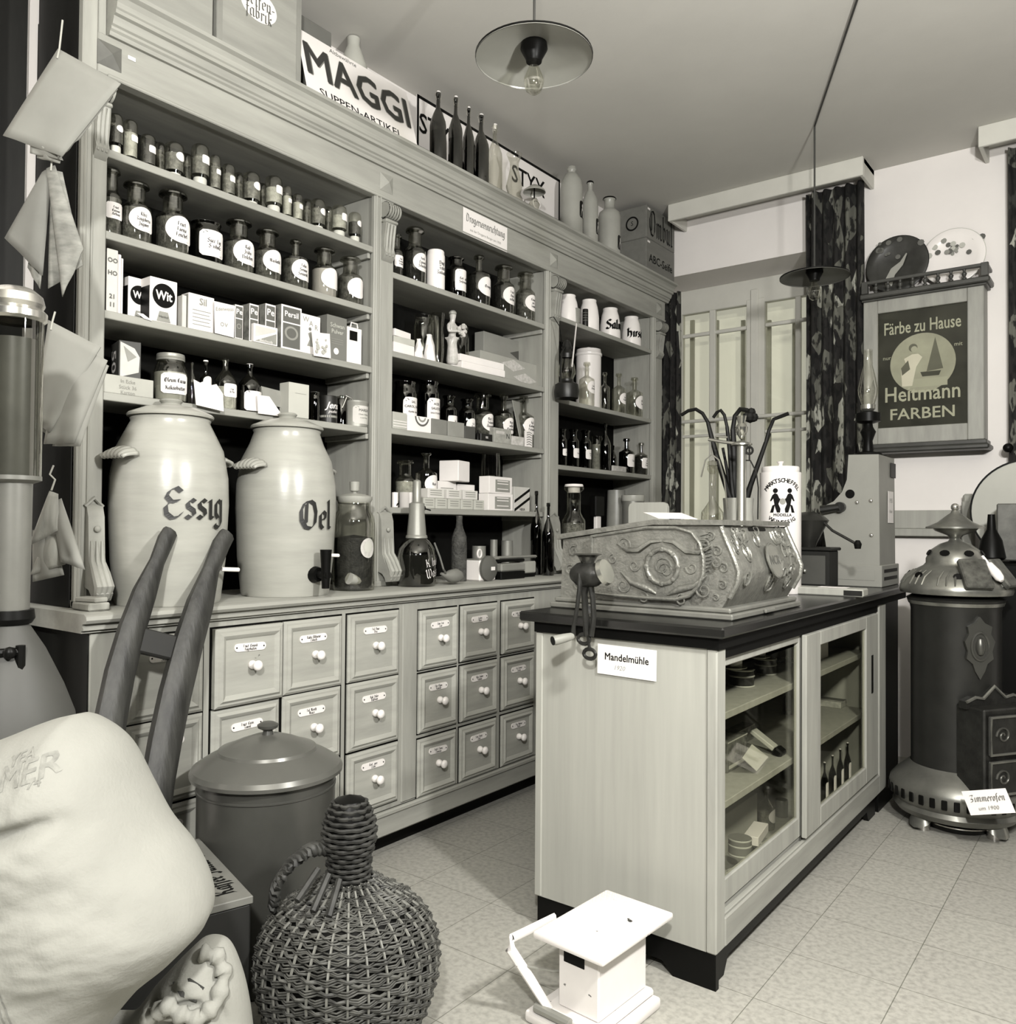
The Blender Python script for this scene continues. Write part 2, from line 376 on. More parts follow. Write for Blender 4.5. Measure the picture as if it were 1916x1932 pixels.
# ================================================================ the room
def nodes_floor():
    m = bpy.data.materials.new('floor_tiles'); m.use_nodes = True; nt = m.node_tree; b = nt.nodes['Principled BSDF']
    b.inputs['Roughness'].default_value = .42
    tc = _n(nt, 'ShaderNodeTexCoord'); mp = _n(nt, 'ShaderNodeMapping'); mp.inputs['Location'].default_value = (.828, -2.19 + .3 * 8, 0)
    nt.links.new(tc.outputs['Object'], mp.inputs[0])
    br = _n(nt, 'ShaderNodeTexBrick', offset=0., squash=1., **{'Scale': 1., 'Brick Width': .298, 'Row Height': .298, 'Mortar Size': .0014, 'Mortar Smooth': .3, 'Bias': 0.})
    br.inputs['Color1'].default_value = (.42, .41, .365, 1); br.inputs['Color2'].default_value = (.385, .375, .335, 1); br.inputs['Mortar'].default_value = (.17, .17, .14, 1)
    nt.links.new(mp.outputs[0], br.inputs['Vector'])
    no = _n(nt, 'ShaderNodeTexNoise', Scale=60., Detail=4.); nt.links.new(tc.outputs['Object'], no.inputs['Vector'])
    cr = _n(nt, 'ShaderNodeValToRGB'); cr.color_ramp.elements[0].color = (.72, .72, .72, 1); cr.color_ramp.elements[0].position = .3; cr.color_ramp.elements[1].position = .6
    nt.links.new(no.outputs['Fac'], cr.inputs[0])
    n2 = _n(nt, 'ShaderNodeTexNoise', Scale=7., Detail=8., Roughness=.75); nt.links.new(tc.outputs['Object'], n2.inputs['Vector'])
    c2 = _n(nt, 'ShaderNodeValToRGB'); c2.color_ramp.elements[0].position = .26; c2.color_ramp.elements[0].color = (.3, .3, .28, 1); c2.color_ramp.elements[1].position = .36
    nt.links.new(n2.outputs['Fac'], c2.inputs[0])
    m1 = _n(nt, 'ShaderNodeMix', data_type='RGBA', blend_type='MULTIPLY'); m1.inputs[0].default_value = 1.
    m2 = _n(nt, 'ShaderNodeMix', data_type='RGBA', blend_type='MULTIPLY'); m2.inputs[0].default_value = 1.
    nt.links.new(br.outputs[0], m1.inputs[6]); nt.links.new(cr.outputs[0], m1.inputs[7]); nt.links.new(m1.outputs[2], m2.inputs[6]); nt.links.new(c2.outputs[0], m2.inputs[7])
    nt.links.new(m2.outputs[2], b.inputs['Base Color']); return m
struct(G().box(-2.74, 2.4, -1.6, 5.9, -.05, 0).obj('floor', nodes_floor(), smooth=0))
struct(G().box(-2.9, 2.4, -1.6, 5.9, 3.285, 3.33).obj('ceiling', CEIL, smooth=0))
struct(G().box(-2.8, -2.72, -1.6, 5.4, 0, 3.285).obj('wall_left', WALL, smooth=0))
YW, YF = 4.96, 5.37
struct(G().box(-2.72, -2.62, YW, YF, 0, 3.285).box(-1.36, 2.4, YW, YF, 0, 3.285).box(-2.62, -1.36, YW, YF, 2.90, 3.285).box(-2.62, -1.36, YW, YF, 0, 1.0).obj('wall_back', WALL, smooth=0))
# a short pale pier, and a dark panel added for the shade left of the shelf
struct(G().box(-2.72, -2.50, .2, .93, 0, 3.285).obj('wall_pier', WALL, smooth=0))
tag(G().box(-2.72, -2.69, .935, 1.09, 0, 3.2).obj('shade_panel', DARKW), 'dark wooden panel in the gap left of the tall shelf, bags hanging before it', 'panel')
# window: frame, two sashes with glazing bars, panes, an outer frame and a pale self-glowing blind behind
win = thing('window_1', None, None); struct(win)
PALE = mat('glowing_blind', .72, .9, var=.02, rgb=(.72, .71, .65))
pb = PALE.node_tree.nodes['Principled BSDF']; pb.inputs['Emission Color'].default_value = (.9, .89, .81, 1); pb.inputs['Emission Strength'].default_value = .42  # the blind gives off its own glow in place of daylight
def bar(g, u0, u1, v0, v1, Y, d):                      # upright bar given by its pixel columns, on the plane y = Y
    a = oY((u0), (v0 + v1) / 2, Y); b = oY(u1, (v0 + v1) / 2, Y); z1 = oY((u0 + u1) / 2, v0, Y).z; z0 = oY((u0 + u1) / 2, v1, Y).z
    g.box(a.x, b.x, Y, Y + d, z0, z1, .004)
Yw = 5.30
zt = oY(1350, 545, Yw).z
g = G()
XL = oY(1268, 700, Yw).x; XLi = oY(1285, 700, Yw).x; XC0 = oY(1407, 700, Yw).x; XC1 = oY(1441, 700, Yw).x; XR = -1.36
zg = oY(1311, 590, Yw).z
g.box(-2.62, XLi, Yw, Yw + .06, 1.0, 2.90, .004).box(-2.62, XR, Yw + .005, Yw + .06, zg, 2.90, .004).box(XC0, XC1, Yw, Yw + .06, 1.0, zg + .03, .004)
g.box(oY(1416, 700, Yw).x, oY(1430, 700, Yw).x, Yw - .012, Yw, 1.0, zg + .09, .004)
g.box(XR - .06, XR, Yw, Yw + .06, 1.0, 2.9, .004).box(-2.62, XR, Yw, Yw + .06, 1.0, 1.12, .004)
g.obj('casing', WHITEP, win)
zb = oY(1311, 631, Yw).z; zb2 = oY(1375, 818, Yw).z
for i, (u0, u1) in enumerate(((1336, 1347), (1498, 1508))):
    xm0, xm1 = oY(u0, 700, Yw).x, oY(u1, 700, Yw).x
    xa, xb = (XLi, XC0) if i == 0 else (XC1, XR - .05)
    s = G().box(xm0, xm1, Yw + .01, Yw + .045, 1.1, zg + .005, .004).box(xa, xb, Yw + .014, Yw + .04, zb - .012, zb + .012, .004).box(xa, xb, Yw + .014, Yw + .04, zb2 - .01, zb2 + .01, .004).obj('sash_bars', WHITEP, win)
    G().box(xa, xb, Yw + .03, Yw + .034, 1.1, zg).obj('pane', glass('window_glass', .93, .5), win)
g = G()
for u0, u1 in ((1301, 1308), (1349, 1354), (1397, 1404), (1445, 1453), (1494, 1501)):
    a, b = oY(u0, 700, 5.44).x, oY(u1, 700, 5.44).x
    g.box(a, b, 5.44, 5.46, 1.0, oY((u0 + u1) / 2, 604, 5.44).z)
g.obj('outer_bars', mat('grey_woodwork', .42, .6, var=.05), win)
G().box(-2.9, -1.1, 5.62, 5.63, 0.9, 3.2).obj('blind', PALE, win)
g = G(); zr = oY(1397, 788, 5.26).z
g.tube([(-2.60, 5.26, zr), (-1.38, 5.26, zr)], .012, 8).box(-2.6, -2.57, 5.25, 5.3, zr - .015, zr + .015).obj('curtain_rail', WHITEP, win)
struct(G().box(-2.62, -1.36, YW - .04, 5.36, .96, 1.0, .006).obj('window_sill', WHITEP, win))
# pelmets
for i, (x0, x1, ends, lb) in enumerate(((-2.36, -1.195, 1, 'pale pelmet box over the window, above the narrow dark curtain'), (-.645, 1.6, 0, 'pale pelmet box at the right edge over the far right curtain'))):
    p = thing('pelmet', lb, 'pelmet', (0, 0, 0))
    g = G().box(x0, x1, 4.72, 4.74, 3.18, 3.285, .003).box(x1 - .02, x1, 4.74, 4.96, 3.18, 3.285, .003).box(x0, x0 + .02, 4.74, 4.96, 3.18, 3.285, .003)
    g.obj('board', WHITEP, p); G().box(x0, x1, 4.74, 4.955, 3.255, 3.284).obj('lid', WHITEP, p)
# curtains: printed cloth hanging in folds
def cloth_mat():
    m = bpy.data.materials.new('printed_curtain'); m.use_nodes = True; nt = m.node_tree; b = nt.nodes['Principled BSDF']; b.inputs['Roughness'].default_value = .9
    tc = _n(nt, 'ShaderNodeTexCoord'); mp = _n(nt, 'ShaderNodeMapping'); mp.inputs['Scale'].default_value = (26, 12, 8.)
    nt.links.new(tc.outputs['Object'], mp.inputs[0])
    v = _n(nt, 'ShaderNodeTexVoronoi', feature='F1', Scale=1., Randomness=1.); nt.links.new(mp.outputs[0], v.inputs['Vector'])
    sx = _n(nt, 'ShaderNodeSeparateColor'); nt.links.new(v.outputs['Color'], sx.inputs[0])
    cr = _n(nt, 'ShaderNodeValToRGB'); cr.color_ramp.interpolation = 'CONSTANT'; e = cr.color_ramp.elements
    e[0].color = (.012, .011, .010, 1); e[1].position = .62; e[1].color = (.12, .12, .10, 1)
    x = e.new(.8); x.color = (.03, .03, .026, 1); x = e.new(.88); x.color = (.36, .36, .31, 1)
    nt.links.new(sx.outputs[0], cr.inputs[0])
    n = _n(nt, 'ShaderNodeTexNoise', Scale=2.2, Detail=3.); nt.links.new(mp.outputs[0], n.inputs['Vector'])
    c2 = _n(nt, 'ShaderNodeValToRGB'); c2.color_ramp.elements[0].position = .42; c2.color_ramp.elements[1].position = .5; c2.color_ramp.elements[0].color = (.1, .1, .1, 1)
    nt.links.new(n.outputs['Fac'], c2.inputs[0])
    mx = _n(nt, 'ShaderNodeMix', data_type='RGBA', blend_type='MULTIPLY'); mx.inputs[0].default_value = 1.
    nt.links.new(cr.outputs[0], mx.inputs[6]); nt.links.new(c2.outputs[0], mx.inputs[7]); nt.links.new(mx.outputs[2], b.inputs['Base Color']); return m
CLOTH = cloth_mat()
def curtain(x0, x1, y, z0, z1, folds, lab, flare=0.):
    def fn(a, b):
        x = x0 + (x1 - x0) * a + flare * (1 - b) * (a - .5)
        return Vector((x, y + .024 * sin(folds * 2 * pi * a + .5 * sin(3 * b)) + .008 * sin(5 * folds * a), z0 + (z1 - z0) * b))
    o = G().sheet(fn, folds * 10, 14).obj('curtain', CLOTH, smooth=180, solid=.004)
    tag(o, lab, 'curtain', None)
curtain(-1.545, -1.225, 4.86, .75, 3.20, 5, 'dark printed curtain in narrow folds right of the window')
curtain(-2.50, -2.36, 4.905, .75, 2.78, 3, 'dark printed curtain edge squeezed between shelf end and window')
curtain(-.53, .1, 4.86, .75, 3.20, 6, 'dark printed curtain at the right edge of the picture')
# wooden rail with an upright end on the back wall
rail = thing('dado_rail', 'grey wooden rail with an upright end on the white wall behind the stove', 'rail')
G().box(-1.25, -.70, 4.925, 4.959, 1.255, 1.356, .004).box(-1.25, -.70, 4.90, 4.959, 1.215, 1.255, .003).obj('rail_board', WOODX, rail)
G().box(-.745, -.695, 4.86, 4.959, .95, 1.40, .006).box(-.745, -.695, 4.895, 4.959, 1.39, 1.44, .01).obj('upright', WOODZ, rail)

# ================================================================ pendant lamps
def pendant(u, v0, v1, D, rad, lab, bulb=.03, cord_to=None, mshade=None):
    c = oD(u, (v0 + v1) / 2, D); z0 = c.z
    t = thing('pendant_lamp', lab, 'lamp', (c.x, c.y, z0))
    hh = rad * .25
    g = G().lathe([(rad, 0), (rad * 1.01, -.004), (rad * 1.005, .004), (rad * .6, hh * .55), (rad * .22, hh), (rad * .1, hh * 1.1), (rad * .1, hh * 1.06), (rad * .22, hh * .93), (rad * .6, hh * .5), (rad, 0)], 48)
    g.obj('lamp_shade', mshade or mat('lamp_enamel', .34, .3, .2, var=.06), t, smooth=60)
    G().lathe([(rad, -.004), (rad * 1.012, -.002), (rad * 1.012, .004), (rad, .004)], 48).obj('rim', BLACK, t)
    G().lathe([(0, hh * 1.05), (.040, hh), (.042, hh - .02), (.026, hh - .05), (.024, hh - .06), (0, hh - .06)], 20).obj('socket', BLACK, t)
    zb = hh - .06
    G().lathe([(.013, zb), (.014, zb - .012), (bulb, zb - .05), (bulb * 1.05, zb - .062), (bulb * .8, zb - .088), (bulb * .4, zb - .098), (0, zb - .1)], 24).obj('bulb', glass('bulb_glass', .93, 1.3, .02), t, smooth=60)
    cz = (3.285 if not cord_to else cord_to[2]) - z0
    pts = [(0, 0, hh), (0, 0, hh + .03), (0, 0, cz)] if not cord_to else [(0, 0, hh)] + [(p[0] - c.x, p[1] - c.y, p[2] - z0) for p in cord_to[3:]]
    G().tube(pts, .0045, 6).obj('cord', mat('lamp_cord', .04, .6), t)
    G().lathe([(0, hh * 1.25), (.008, hh * 1.25), (.010, hh), (0, hh)], 12).obj('collar', STEEL, t)
    return t
pendant(1007, 52, 164, 2.55, .179, 'large enamel pendant lamp hanging at the top centre, clear bulb showing')
l2 = oD(1536, 522, 4.15)
hook = Vector((l2.x, l2.y, 3.275)); far = oZ(1640, -70, 3.27)
pendant(1536, 505, 540, 4.15, .165, 'smaller enamel pendant lamp in front of the dark curtain, cord slung across the ceiling', .03, (0, 0, 0, (l2.x, l2.y, l2.z + .2), tuple(hook), tuple(far)), mat('lamp_enamel_dark', .14, .4, .2))

# ================================================================ drawer cabinet
XB = -2.26
cab = thing('drawer_cabinet', 'long pine cabinet of small drawers below the tall shelf', 'cabinet', (0, 0, 0))
Y0c, Y1c = 1.10, 4.80
g = G().box(-2.70, XB, Y0c, Y1c, .18, .955, .003)
g.obj('carcass', WOODZ, cab)
G().box(-2.70, XB + .012, Y0c - .01, Y1c, .09, .185, .006).box(-2.70, XB + .02, Y0c - .01, Y1c, .165, .185, .005).obj('bottom_rail', WOOD, cab)
G().box(-2.70, XB - .09, Y0c + .02, Y1c, 0, .09).obj('plinth', BLACK, cab)
G().box(-2.68, XB + .006, 2.29, 2.372, .19, .95, .004).obj('stile', WOODZ, cab)
# worktop with its moulded edge
wt = thing('worktop', 'thick pine worktop lying along the drawer cabinet', 'worktop')
ZW = 1.008
pr = [(-2.70, ZW), (-2.235, ZW), (-2.222, ZW - .006), (-2.219, ZW - .016), (-2.226, ZW - .025), (-2.242, ZW - .027), (-2.242, ZW - .034), (-2.237, ZW - .037), (-2.237, ZW - .044), (-2.248, ZW - .046), (-2.248, ZW - .052), (-2.70, ZW - .052)]
G().extr(pr, Matrix.Translation((0, Y0c - .03, 0)), Y1c - Y0c + .06).obj('top_board', WOOD, wt)
def panel(g, y0, y1, z0, z1, x, rings):
    rs = []
    for d, h_ in rings:
        rs.append([g.bm.verts.new((x + h_, yy, zz)) for yy, zz in ((y0 + d, z0 + d), (y1 - d, z0 + d), (y1 - d, z1 - d), (y0 + d, z1 - d))])
    for A, B in zip(rs, rs[1:]):
        for i in range(4): g.bm.faces.new((A[i], A[(i + 1) % 4], B[(i + 1) % 4], B[i]))
    g.bm.faces.new(rs[-1]); g.bm.faces.new(rs[0][::-1]); return g
HERB = [('Herb. Mill.', 'Schafgarbe'), ('Fol. Salv.', 'Salbei'), ('Fruct. Foenic.', 'Fenchel'), ('Fruct. Cynosb.', 'Hagebutten'), ('Fruct. Carvi', 'Zimmt'), ('Rad. Liquirit.', 'Lakritz'), ('Radix Althaeae', 'Eibisch'), ('Fol. Menth.', 'Minze'), ('Flor. Tiliae', 'Linden'), ('Fol. Uvae', 'Ursi'), ('Rad. Valer.', 'Baldrian'), ('Cort. Querc.', 'Eiche'), ('Sem. Lini', 'Lein'), ('Flor. Cham.', 'Kamille'), ('Herb. Thymi', 'Thymian'), ('Lichen', 'Moos'), ('Rhiz. Calam.', 'Kalmus'), ('Sem. Sinap.', 'Senf'), ('Herb. Absinth.', 'Wermut'), ('Fol. Sennae', 'Senna'), ('Flor. Malvae', 'Malve')]
cols = [(1.199, 1.437), (1.468, 1.719), (1.731, 1.982), (2.011, 2.267), (2.377, 2.606), (2.629, 2.875), (2.909, 3.155)]
rows = [[(.687, .930), (.438, .682), (.209, .430)]] * 4 + [[(.685, .917), (.436, .668), (.186, .412)]] * 3
cn = ['first', 'second', 'third', 'fourth', 'fifth', 'sixth', 'seventh']; rn = ['top', 'middle', 'bottom']
k = 0
for ci, (y0, y1) in enumerate(cols):
    for ri, (z0, z1) in enumerate(rows[ci]):
        if ci in (0, 1) and ri == 2 and ci == 1: pass
        G().box(XB - .003, XB + .001, y0 - .006, y1 + .006, z0 - .006, z1 + .006).obj('drawer_opening', BLACK, cab)
        po = random.uniform(.009, .016) + (.012 if (ci, ri) == (1, 0) else 0)
        d = panel(G(), y0, y1, z0, z1, XB + po - .012, [(0, -.01), (0, .006), (.008, .012), (.014, .012), (.022, .019), (.030, .015), (.036, .009), (.040, .009)]).obj('drawer', WOODD, cab, smooth=20)
        d.parent = cab
        xf = XB + po - .003
        ym, zh = (y0 + y1) / 2, z1 - z0
        kz = z0 + zh * .50
        G().lathe([(.0, .0), (.013, .0), (.0145, .006), (.012, .013), (.0075, .018), (.0075, .021), (.013, .025), (.0165, .031), (.0160, .037), (.010, .042), (0, .043)], 16, M=FX(xf, ym + .004, kz)).obj('knob', PORC, d, smooth=50)
        pz = z0 + zh * .735; pw = .116 if ci < 4 else .108
        a = random.uniform(-2, 2)
        Mp = FX(xf, ym + random.uniform(-.006, .004), pz) @ rotm('Z', a)
        g = G(); n = 10
        pts = []
        for sx in (1, -1):
            for i in range(n + 1):
                t = R(-90 + 180 * i / n) + (0 if sx > 0 else pi)
                pts.append((sx * (pw / 2 - .0125) + .0125 * cos(t), .0125 * sin(t)))
        g.poly(pts, Mp, .003).obj('name_plate', PORC, d, smooth=0)
        t1, t2 = HERB[k % len(HERB)]; k += 1
        lettering(d, [(t1, .0062, 0, .0042, dict(nib=.3)), (t2, .0062, 0, -.0058, dict(nib=.3))], Mp @ Matrix.Translation((0, 0, .0034)), name='name_lettering')
        for sx in (-1, 1): G().lathe([(0, .0042), (.0026, .0038), (.0028, .003)], 8, M=Mp @ Matrix.Translation((sx * (pw / 2 - .008), 0, 0))).obj('nail', INK, d, smooth=0)

# ================================================================ tall shelf
XS = -2.42
G().box(-2.70, XB - .005, 1.096, 1.0995, .1, .95).obj('end_panel', DARKW, cab)  # thin dark sheet over the cabinet end, shade put into its colour
sh = thing('shop_shelf', 'tall pine shop shelf of three bays standing on the worktop', 'shelf')
def U(Y0, Y1): return (Y0, Y1)
PIL = [(1.130, 1.206), (2.275, 2.384), (3.474, 3.595), (4.636, 4.766)]
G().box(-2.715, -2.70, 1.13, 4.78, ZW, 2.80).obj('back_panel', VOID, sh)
TOPS = [[2.361, 2.117, 1.881, 1.640], [2.288, 1.965, 1.649, 1.326], [2.361, 1.927, 1.577]]
for b in range(3):
    ya, yb = PIL[b][1], PIL[b + 1][0]
    for i, z in enumerate(TOPS[b]):
        x1 = XS - (.004 if not (b == 0 and i == 3) else .012)
        y_end = yb - (.012 if (b == 0 and i == 3) else 0)
        G().box(-2.70, x1, ya, y_end, z - .024, z, .002).obj('shelf_board', WOOD, sh)
        if b < 2: G().box(-2.69, XS - .02, yb - .014, yb, z - .045, z - .024, .002).obj('batten', WOODX, sh)
for i, (y0, y1) in enumerate(PIL):
    zt = 2.57
    ym = (y0 + y1) / 2
    p = G().box(-2.70, XS - .004, y0 + .008, y1 - .008, ZW, zt).box(XS - .02, XS + .002, y0, y1, ZW, zt, .004).box(XS - .01, XS + .008, y0 + .006, y0 + .016, ZW, zt, .004).box(XS - .01, XS + .008, y0 + .028, y0 + .034, ZW, zt, .002).obj('pillar', WOODZ, sh)
    if i == 0:
        G().box(-2.70, XS - .022, 1.126, 1.1295, ZW, 3.1).obj('end_panel', DARKW, sh)  # added dark sheet standing in for shade on the shelf's side
        G().box(-2.70, XS + .004, 1.128, 1.172, 2.57, 3.1, .004).box(-2.70, XS - .004, 1.175, 1.20, 2.69, 3.1, .003).obj('side_board', WOODZ, sh)
    # reeded roll under the frieze with a tongue below it
    yc, w = ym + .012, (y1 - y0) * .62
    g = G()
    nr = 5
    for j in range(nr):
        a = yc - w / 2 + w * j / nr; bq = a + w / nr
        for q0, q1, rr in ((a, a + (bq - a) * .15, .026), (a + (bq - a) * .15, bq - (bq - a) * .15, .033), (bq - (bq - a) * .15, bq, .026)):
            g.lathe([(rr, 0), (rr, q1 - q0)], 16, M=Matrix.Translation((XS + .022, q0, 2.515)) @ rotm('X', -90))
    g.lathe([(0, -.0005), (.030, -.0005)], 16, M=Matrix.Translation((XS + .022, yc - w / 2, 2.515)) @ rotm('X', -90)).lathe([(0, 0), (.030, 0)], 16, M=Matrix.Translation((XS + .022, yc + w / 2, 2.515)) @ rotm('X', -90))
    g.box(XS, XS + .036, yc - w * .5, yc + w * .5, 2.466, 2.480, .004)
    prf = [(XS, 2.47), (XS + .030, 2.468), (XS + .022, 2.42), (XS + .018, 2.37), (XS + .026, 2.345), (XS + .014, 2.325), (XS, 2.315)]
    g.extr(prf, Matrix.Translation((0, yc - w * .42, 0)), w * .84)
    for dy in (-.26, 0, .26): g.tube([(XS + .032, yc + dy * w, 2.46), (XS + .023, yc + dy * w, 2.41), (XS + .020, yc + dy * w, 2.36), (XS + .022, yc + dy * w, 2.335)], [.006, .008, .006, .003], 6)
    g.obj('corbel', CARVE, sh, smooth=40)
    # scrolled foot
    g = G()
    prf = [(XS, 1.31), (XS + .012, 1.30), (XS + .022, 1.27), (XS + .026, 1.20), (XS + .030, 1.14), (XS + .050, 1.10), (XS + .072, 1.075), (XS + .078, 1.05), (XS + .066, 1.03), (XS + .05, 1.028), (XS + .044, 1.045), (XS + .03, 1.06), (XS, 1.07)]
    g.extr(prf, Matrix.Translation((0, yc - w * .5, 0)), w)
    for dy in (-.32, 0, .32):
        g.tube([(XS + .027, yc + dy * w, 1.2), (XS + .032, yc + dy * w, 1.14), (XS + .054, yc + dy * w, 1.105), (XS + .074, yc + dy * w, 1.07), (XS + .062, yc + dy * w, 1.038)], [.004, .008, .012, .014, .010], 8)
    g.tube([(XS + .006, yc - w * .55, 1.30), (XS + .008, yc, 1.325), (XS + .006, yc + w * .55, 1.30)], .006, 6)
    g.ball((XS + .030, yc, 1.235), .010, (.6, 1, 1), 10)
    g.box(-2.69, XS + .012, y0, y1, ZW, 1.03, .003)
    g.obj('foot', CARVE, sh, smooth=40)
G().box(-2.70, XS + .004, 1.172, 4.80, 2.572, 2.692, .003).box(XS - .03, XS + .010, 1.2, 4.80, 2.566, 2.578, .003).obj('frieze', WOOD, sh)
c = [(XS - .2, 2.692), (XS + .012, 2.692), (XS + .016, 2.703), (XS + .023, 2.708), (XS + .023, 2.716), (XS + .030, 2.720), (XS + .036, 2.735), (XS + .036, 2.742), (XS + .048, 2.745), (XS + .048, 2.756), (XS + .053, 2.760), (XS + .055, 2.775), (XS + .064, 2.788), (XS + .078, 2.795), (XS + .080, 2.806), (-2.70, 2.806), (-2.70, 2.692)]
G().extr(c, Matrix.Translation((0, 1.20, 0)), 3.63).obj('cornice', WOOD, sh, smooth=25)
for i, (y, dk) in enumerate(((1.205, 1), (2.335, 0), (3.535, 0), (4.715, 0))):
    g = G(); s_ = .036
    b0 = [g.bm.verts.new((XS + .005, y + a * s_, 2.633 + b_ * s_)) for a, b_ in ((-1, -1), (1, -1), (1, 1), (-1, 1))]
    ap = g.bm.verts.new((XS + .022, y, 2.633))
    for j in range(4): g.bm.faces.new((b0[j], b0[(j + 1) % 4], ap))
    g.obj('boss', CARVE if not dk else mat('dark_boss', .12, .6, var=.3), sh, smooth=0)
G().box(-.012, .012, -.006, .006, 0, .002, .002, M=FX(XS + .005, 1.272, 2.655)).obj('number_tag', PORC, sh)
# paper notice pinned on the frieze
n = thing('shelf_notice', 'white paper notice pinned on the frieze above the middle bay', 'notice', (XS + .012, 2.93, 2.61))
a, b_ = oX(866, 394, XS + .008), oX(962, 470, XS + .008)
n.location = ((XS + .008), (a.y + b_.y) / 2, 2.625)
Mn = frame((0, 0, 0), (0, 1, -.004), (0, 0, 1))
card(n, 'sheet', .325, .118, Mn); lettering(n, [('Drogerieeinrichtung', .0235, 0, .02, dict(nib=.22)), ('aus der Zeit um 1890', .017, 0, -.025, dict(w=1.))][:1], Mn @ Matrix.Translation((0, 0, .002)), INKG)
lettering(n, [('aus der Drogerie Berger um 1900', .0165, 0, -.03)], Mn @ Matrix.Translation((0, 0, .002)), mat('pencil', .25, .9), name='pencil_lettering')
# ================================================================ goods on the shelves
ORD = ['first', 'second', 'third', 'fourth', 'fifth', 'sixth', 'seventh', 'eighth', 'ninth', 'tenth', 'eleventh', 'twelfth', 'thirteenth', 'fourteenth']
def place(u0, u1, vtop, Zb, back=.012, X=None):
    """centre, radius and height of a round thing seen between two pixel columns and standing at height Zb"""
    r = .04
    for _ in range(4):
        x = X if X is not None else XS - back - r
        y = y_of((u0 + u1) / 2, x, Zb + .08); D = proj((x, y, Zb + .08))[2]
        r = (u1 - u0) / 2 * D / F
    return Vector((x, y, Zb)), r, oX((u0 + u1) / 2, vtop, x).z - Zb
def body(parent, prof, m, name, seg=28): return G().lathe(prof, seg).obj(name, m, parent, smooth=50)
def bottle(kind, u0, u1, vtop, Zb, lab, group, text=None, gm=None, fill=None, back=.012, X=None, ls=None, lz=.36, shape='leaf', cat='bottle', name='apothecary_bottle', stop=True, lw=1.9, lh=None, seg=28, tsz=None, tang=0.):
    p, r, h = place(u0, u1, vtop, Zb, back, X)
    t = thing(name, lab, cat, p, tang, group)
    gm = gm or GLASSG
    nr, ns, ne, lip = dict(wide=(.58, .64, .90, .84), narrow=(.27, .66, .90, .46), squat=(.62, .74, .92, .80), slope=(.24, .52, .92, .32), jar=(.86, .86, .95, .92))[kind]
    pr = [(0, 0), (r * .94, 0), (r, .04 * h), (r, (ns - .10) * h), (r * .97, (ns - .05) * h), (r * (.5 * nr + .5) * .98, ns * h - .01 * h), (nr * r * 1.02, (ns + .035) * h), (nr * r, (ns + .08) * h), (nr * r, ne * h), (lip * r, (ne + .03) * h), (lip * r, (ne + .055) * h), (nr * r * .95, (ne + .06) * h)]
    if kind == 'slope': pr = [(0, 0), (r * .94, 0), (r, .03 * h), (r, ns * h), (r * .93, (ns + .06) * h), (r * .6, (ns + .16) * h), (nr * r * 1.15, (ns + .24) * h), (nr * r, (ns + .32) * h), (nr * r, ne * h), (lip * r, (ne + .01) * h), (lip * r, (ne + .05) * h), (nr * r * .8, (ne + .055) * h)]
    body(t, pr, gm, 'glass_body', seg)
    if fill: body(t, [(0, .015 * h), (r * .93, .015 * h), (r * .95, .05 * h), (r * .95, (ns - .09) * h), (0, (ns - .07) * h)], fill, 'contents', 20)
    if stop:
        z = (ne + .055) * h
        body(t, [(nr * r * .9, z - .06 * h), (nr * r * .92, z), (lip * r * .98, z + .008 * h), (lip * r * .9, h * .99), (0, h)], gm if stop is True else stop, 'stopper', 16)
    if text is not None:
        w = r * lw; hh = lh * h if lh else min(w * .86, (ns - .1) * h * .84)
        lb = lab_patch(r * 1.002, w, hh, lz * h if not lh else lz * h, shape, tc=-R(tang)).obj('label', PAPER, t, smooth=50)
        s = tsz or min(w / 7.2, hh / 5.2) * .62
        rows = text if isinstance(text, (list, tuple)) else [text]
        L = []
        for i, tx in enumerate(rows):
            L.append((tx, min(s, w * .80 / max(1., .66 * len(tx))), -R(tang) * r + .02 * w, lz * h + ((len(rows) - 1) / 2 - i) * s * 2.05, dict(nib=.3)))
        if any(rows): lettering(lb, L, wrap=(r * 1.002, .0011))
    return t
T1, T2, T3, T4 = [z + .0008 for z in TOPS[0]]
S1 = 'top shelf of left bay'; S2 = 'second shelf of left bay'; S3 = 'third shelf of left bay'; S4 = 'lowest shelf of left bay'
# --- top shelf, left bay: small spice jars turned over on their white caps, plainer jars behind
def spicejar(u0, u1, vtop, lab, cap, fill, back=.012, labelled='oval', cap_h=.22, grp='small herb jars on the top shelf'):
    p, r, h = place(u0, u1, vtop, T1, back)
    t = thing('herb_jar', lab, 'jar', p, 0, grp)
    z0 = cap_h * h if cap else 0
    pr = [(r * .72, z0), (r * .8, z0 + .01), (r, z0 + .06 * h), (r, h * .84), (r * .93, h * .93), (r * .7, h * .985), (0, h)]
    if not cap: pr = [(0, 0)] + pr
    body(t, pr, GLASS, 'glass_body', 20)
    if fill: body(t, [(0, z0 + .012), (r * .78, z0 + .012), (r * .93, z0 + .07 * h), (r * .93, h * .66), (r * .5, h * .7), (0, h * .69)], fill, 'contents', 18)
    if cap: body(t, [(0, 0), (r * .72, 0), (r * .74, .004), (r * .74, z0 - .003), (r * .70, z0), (0, z0 + .001)], mat('jar_cap', .55, .4, var=.03), 'cap', 20)
    if labelled: lab_patch(r, r * 1.15, r * .95, z0 + (h - z0) * .52, labelled, .0008, R(14)).obj('label', PAPER, t)
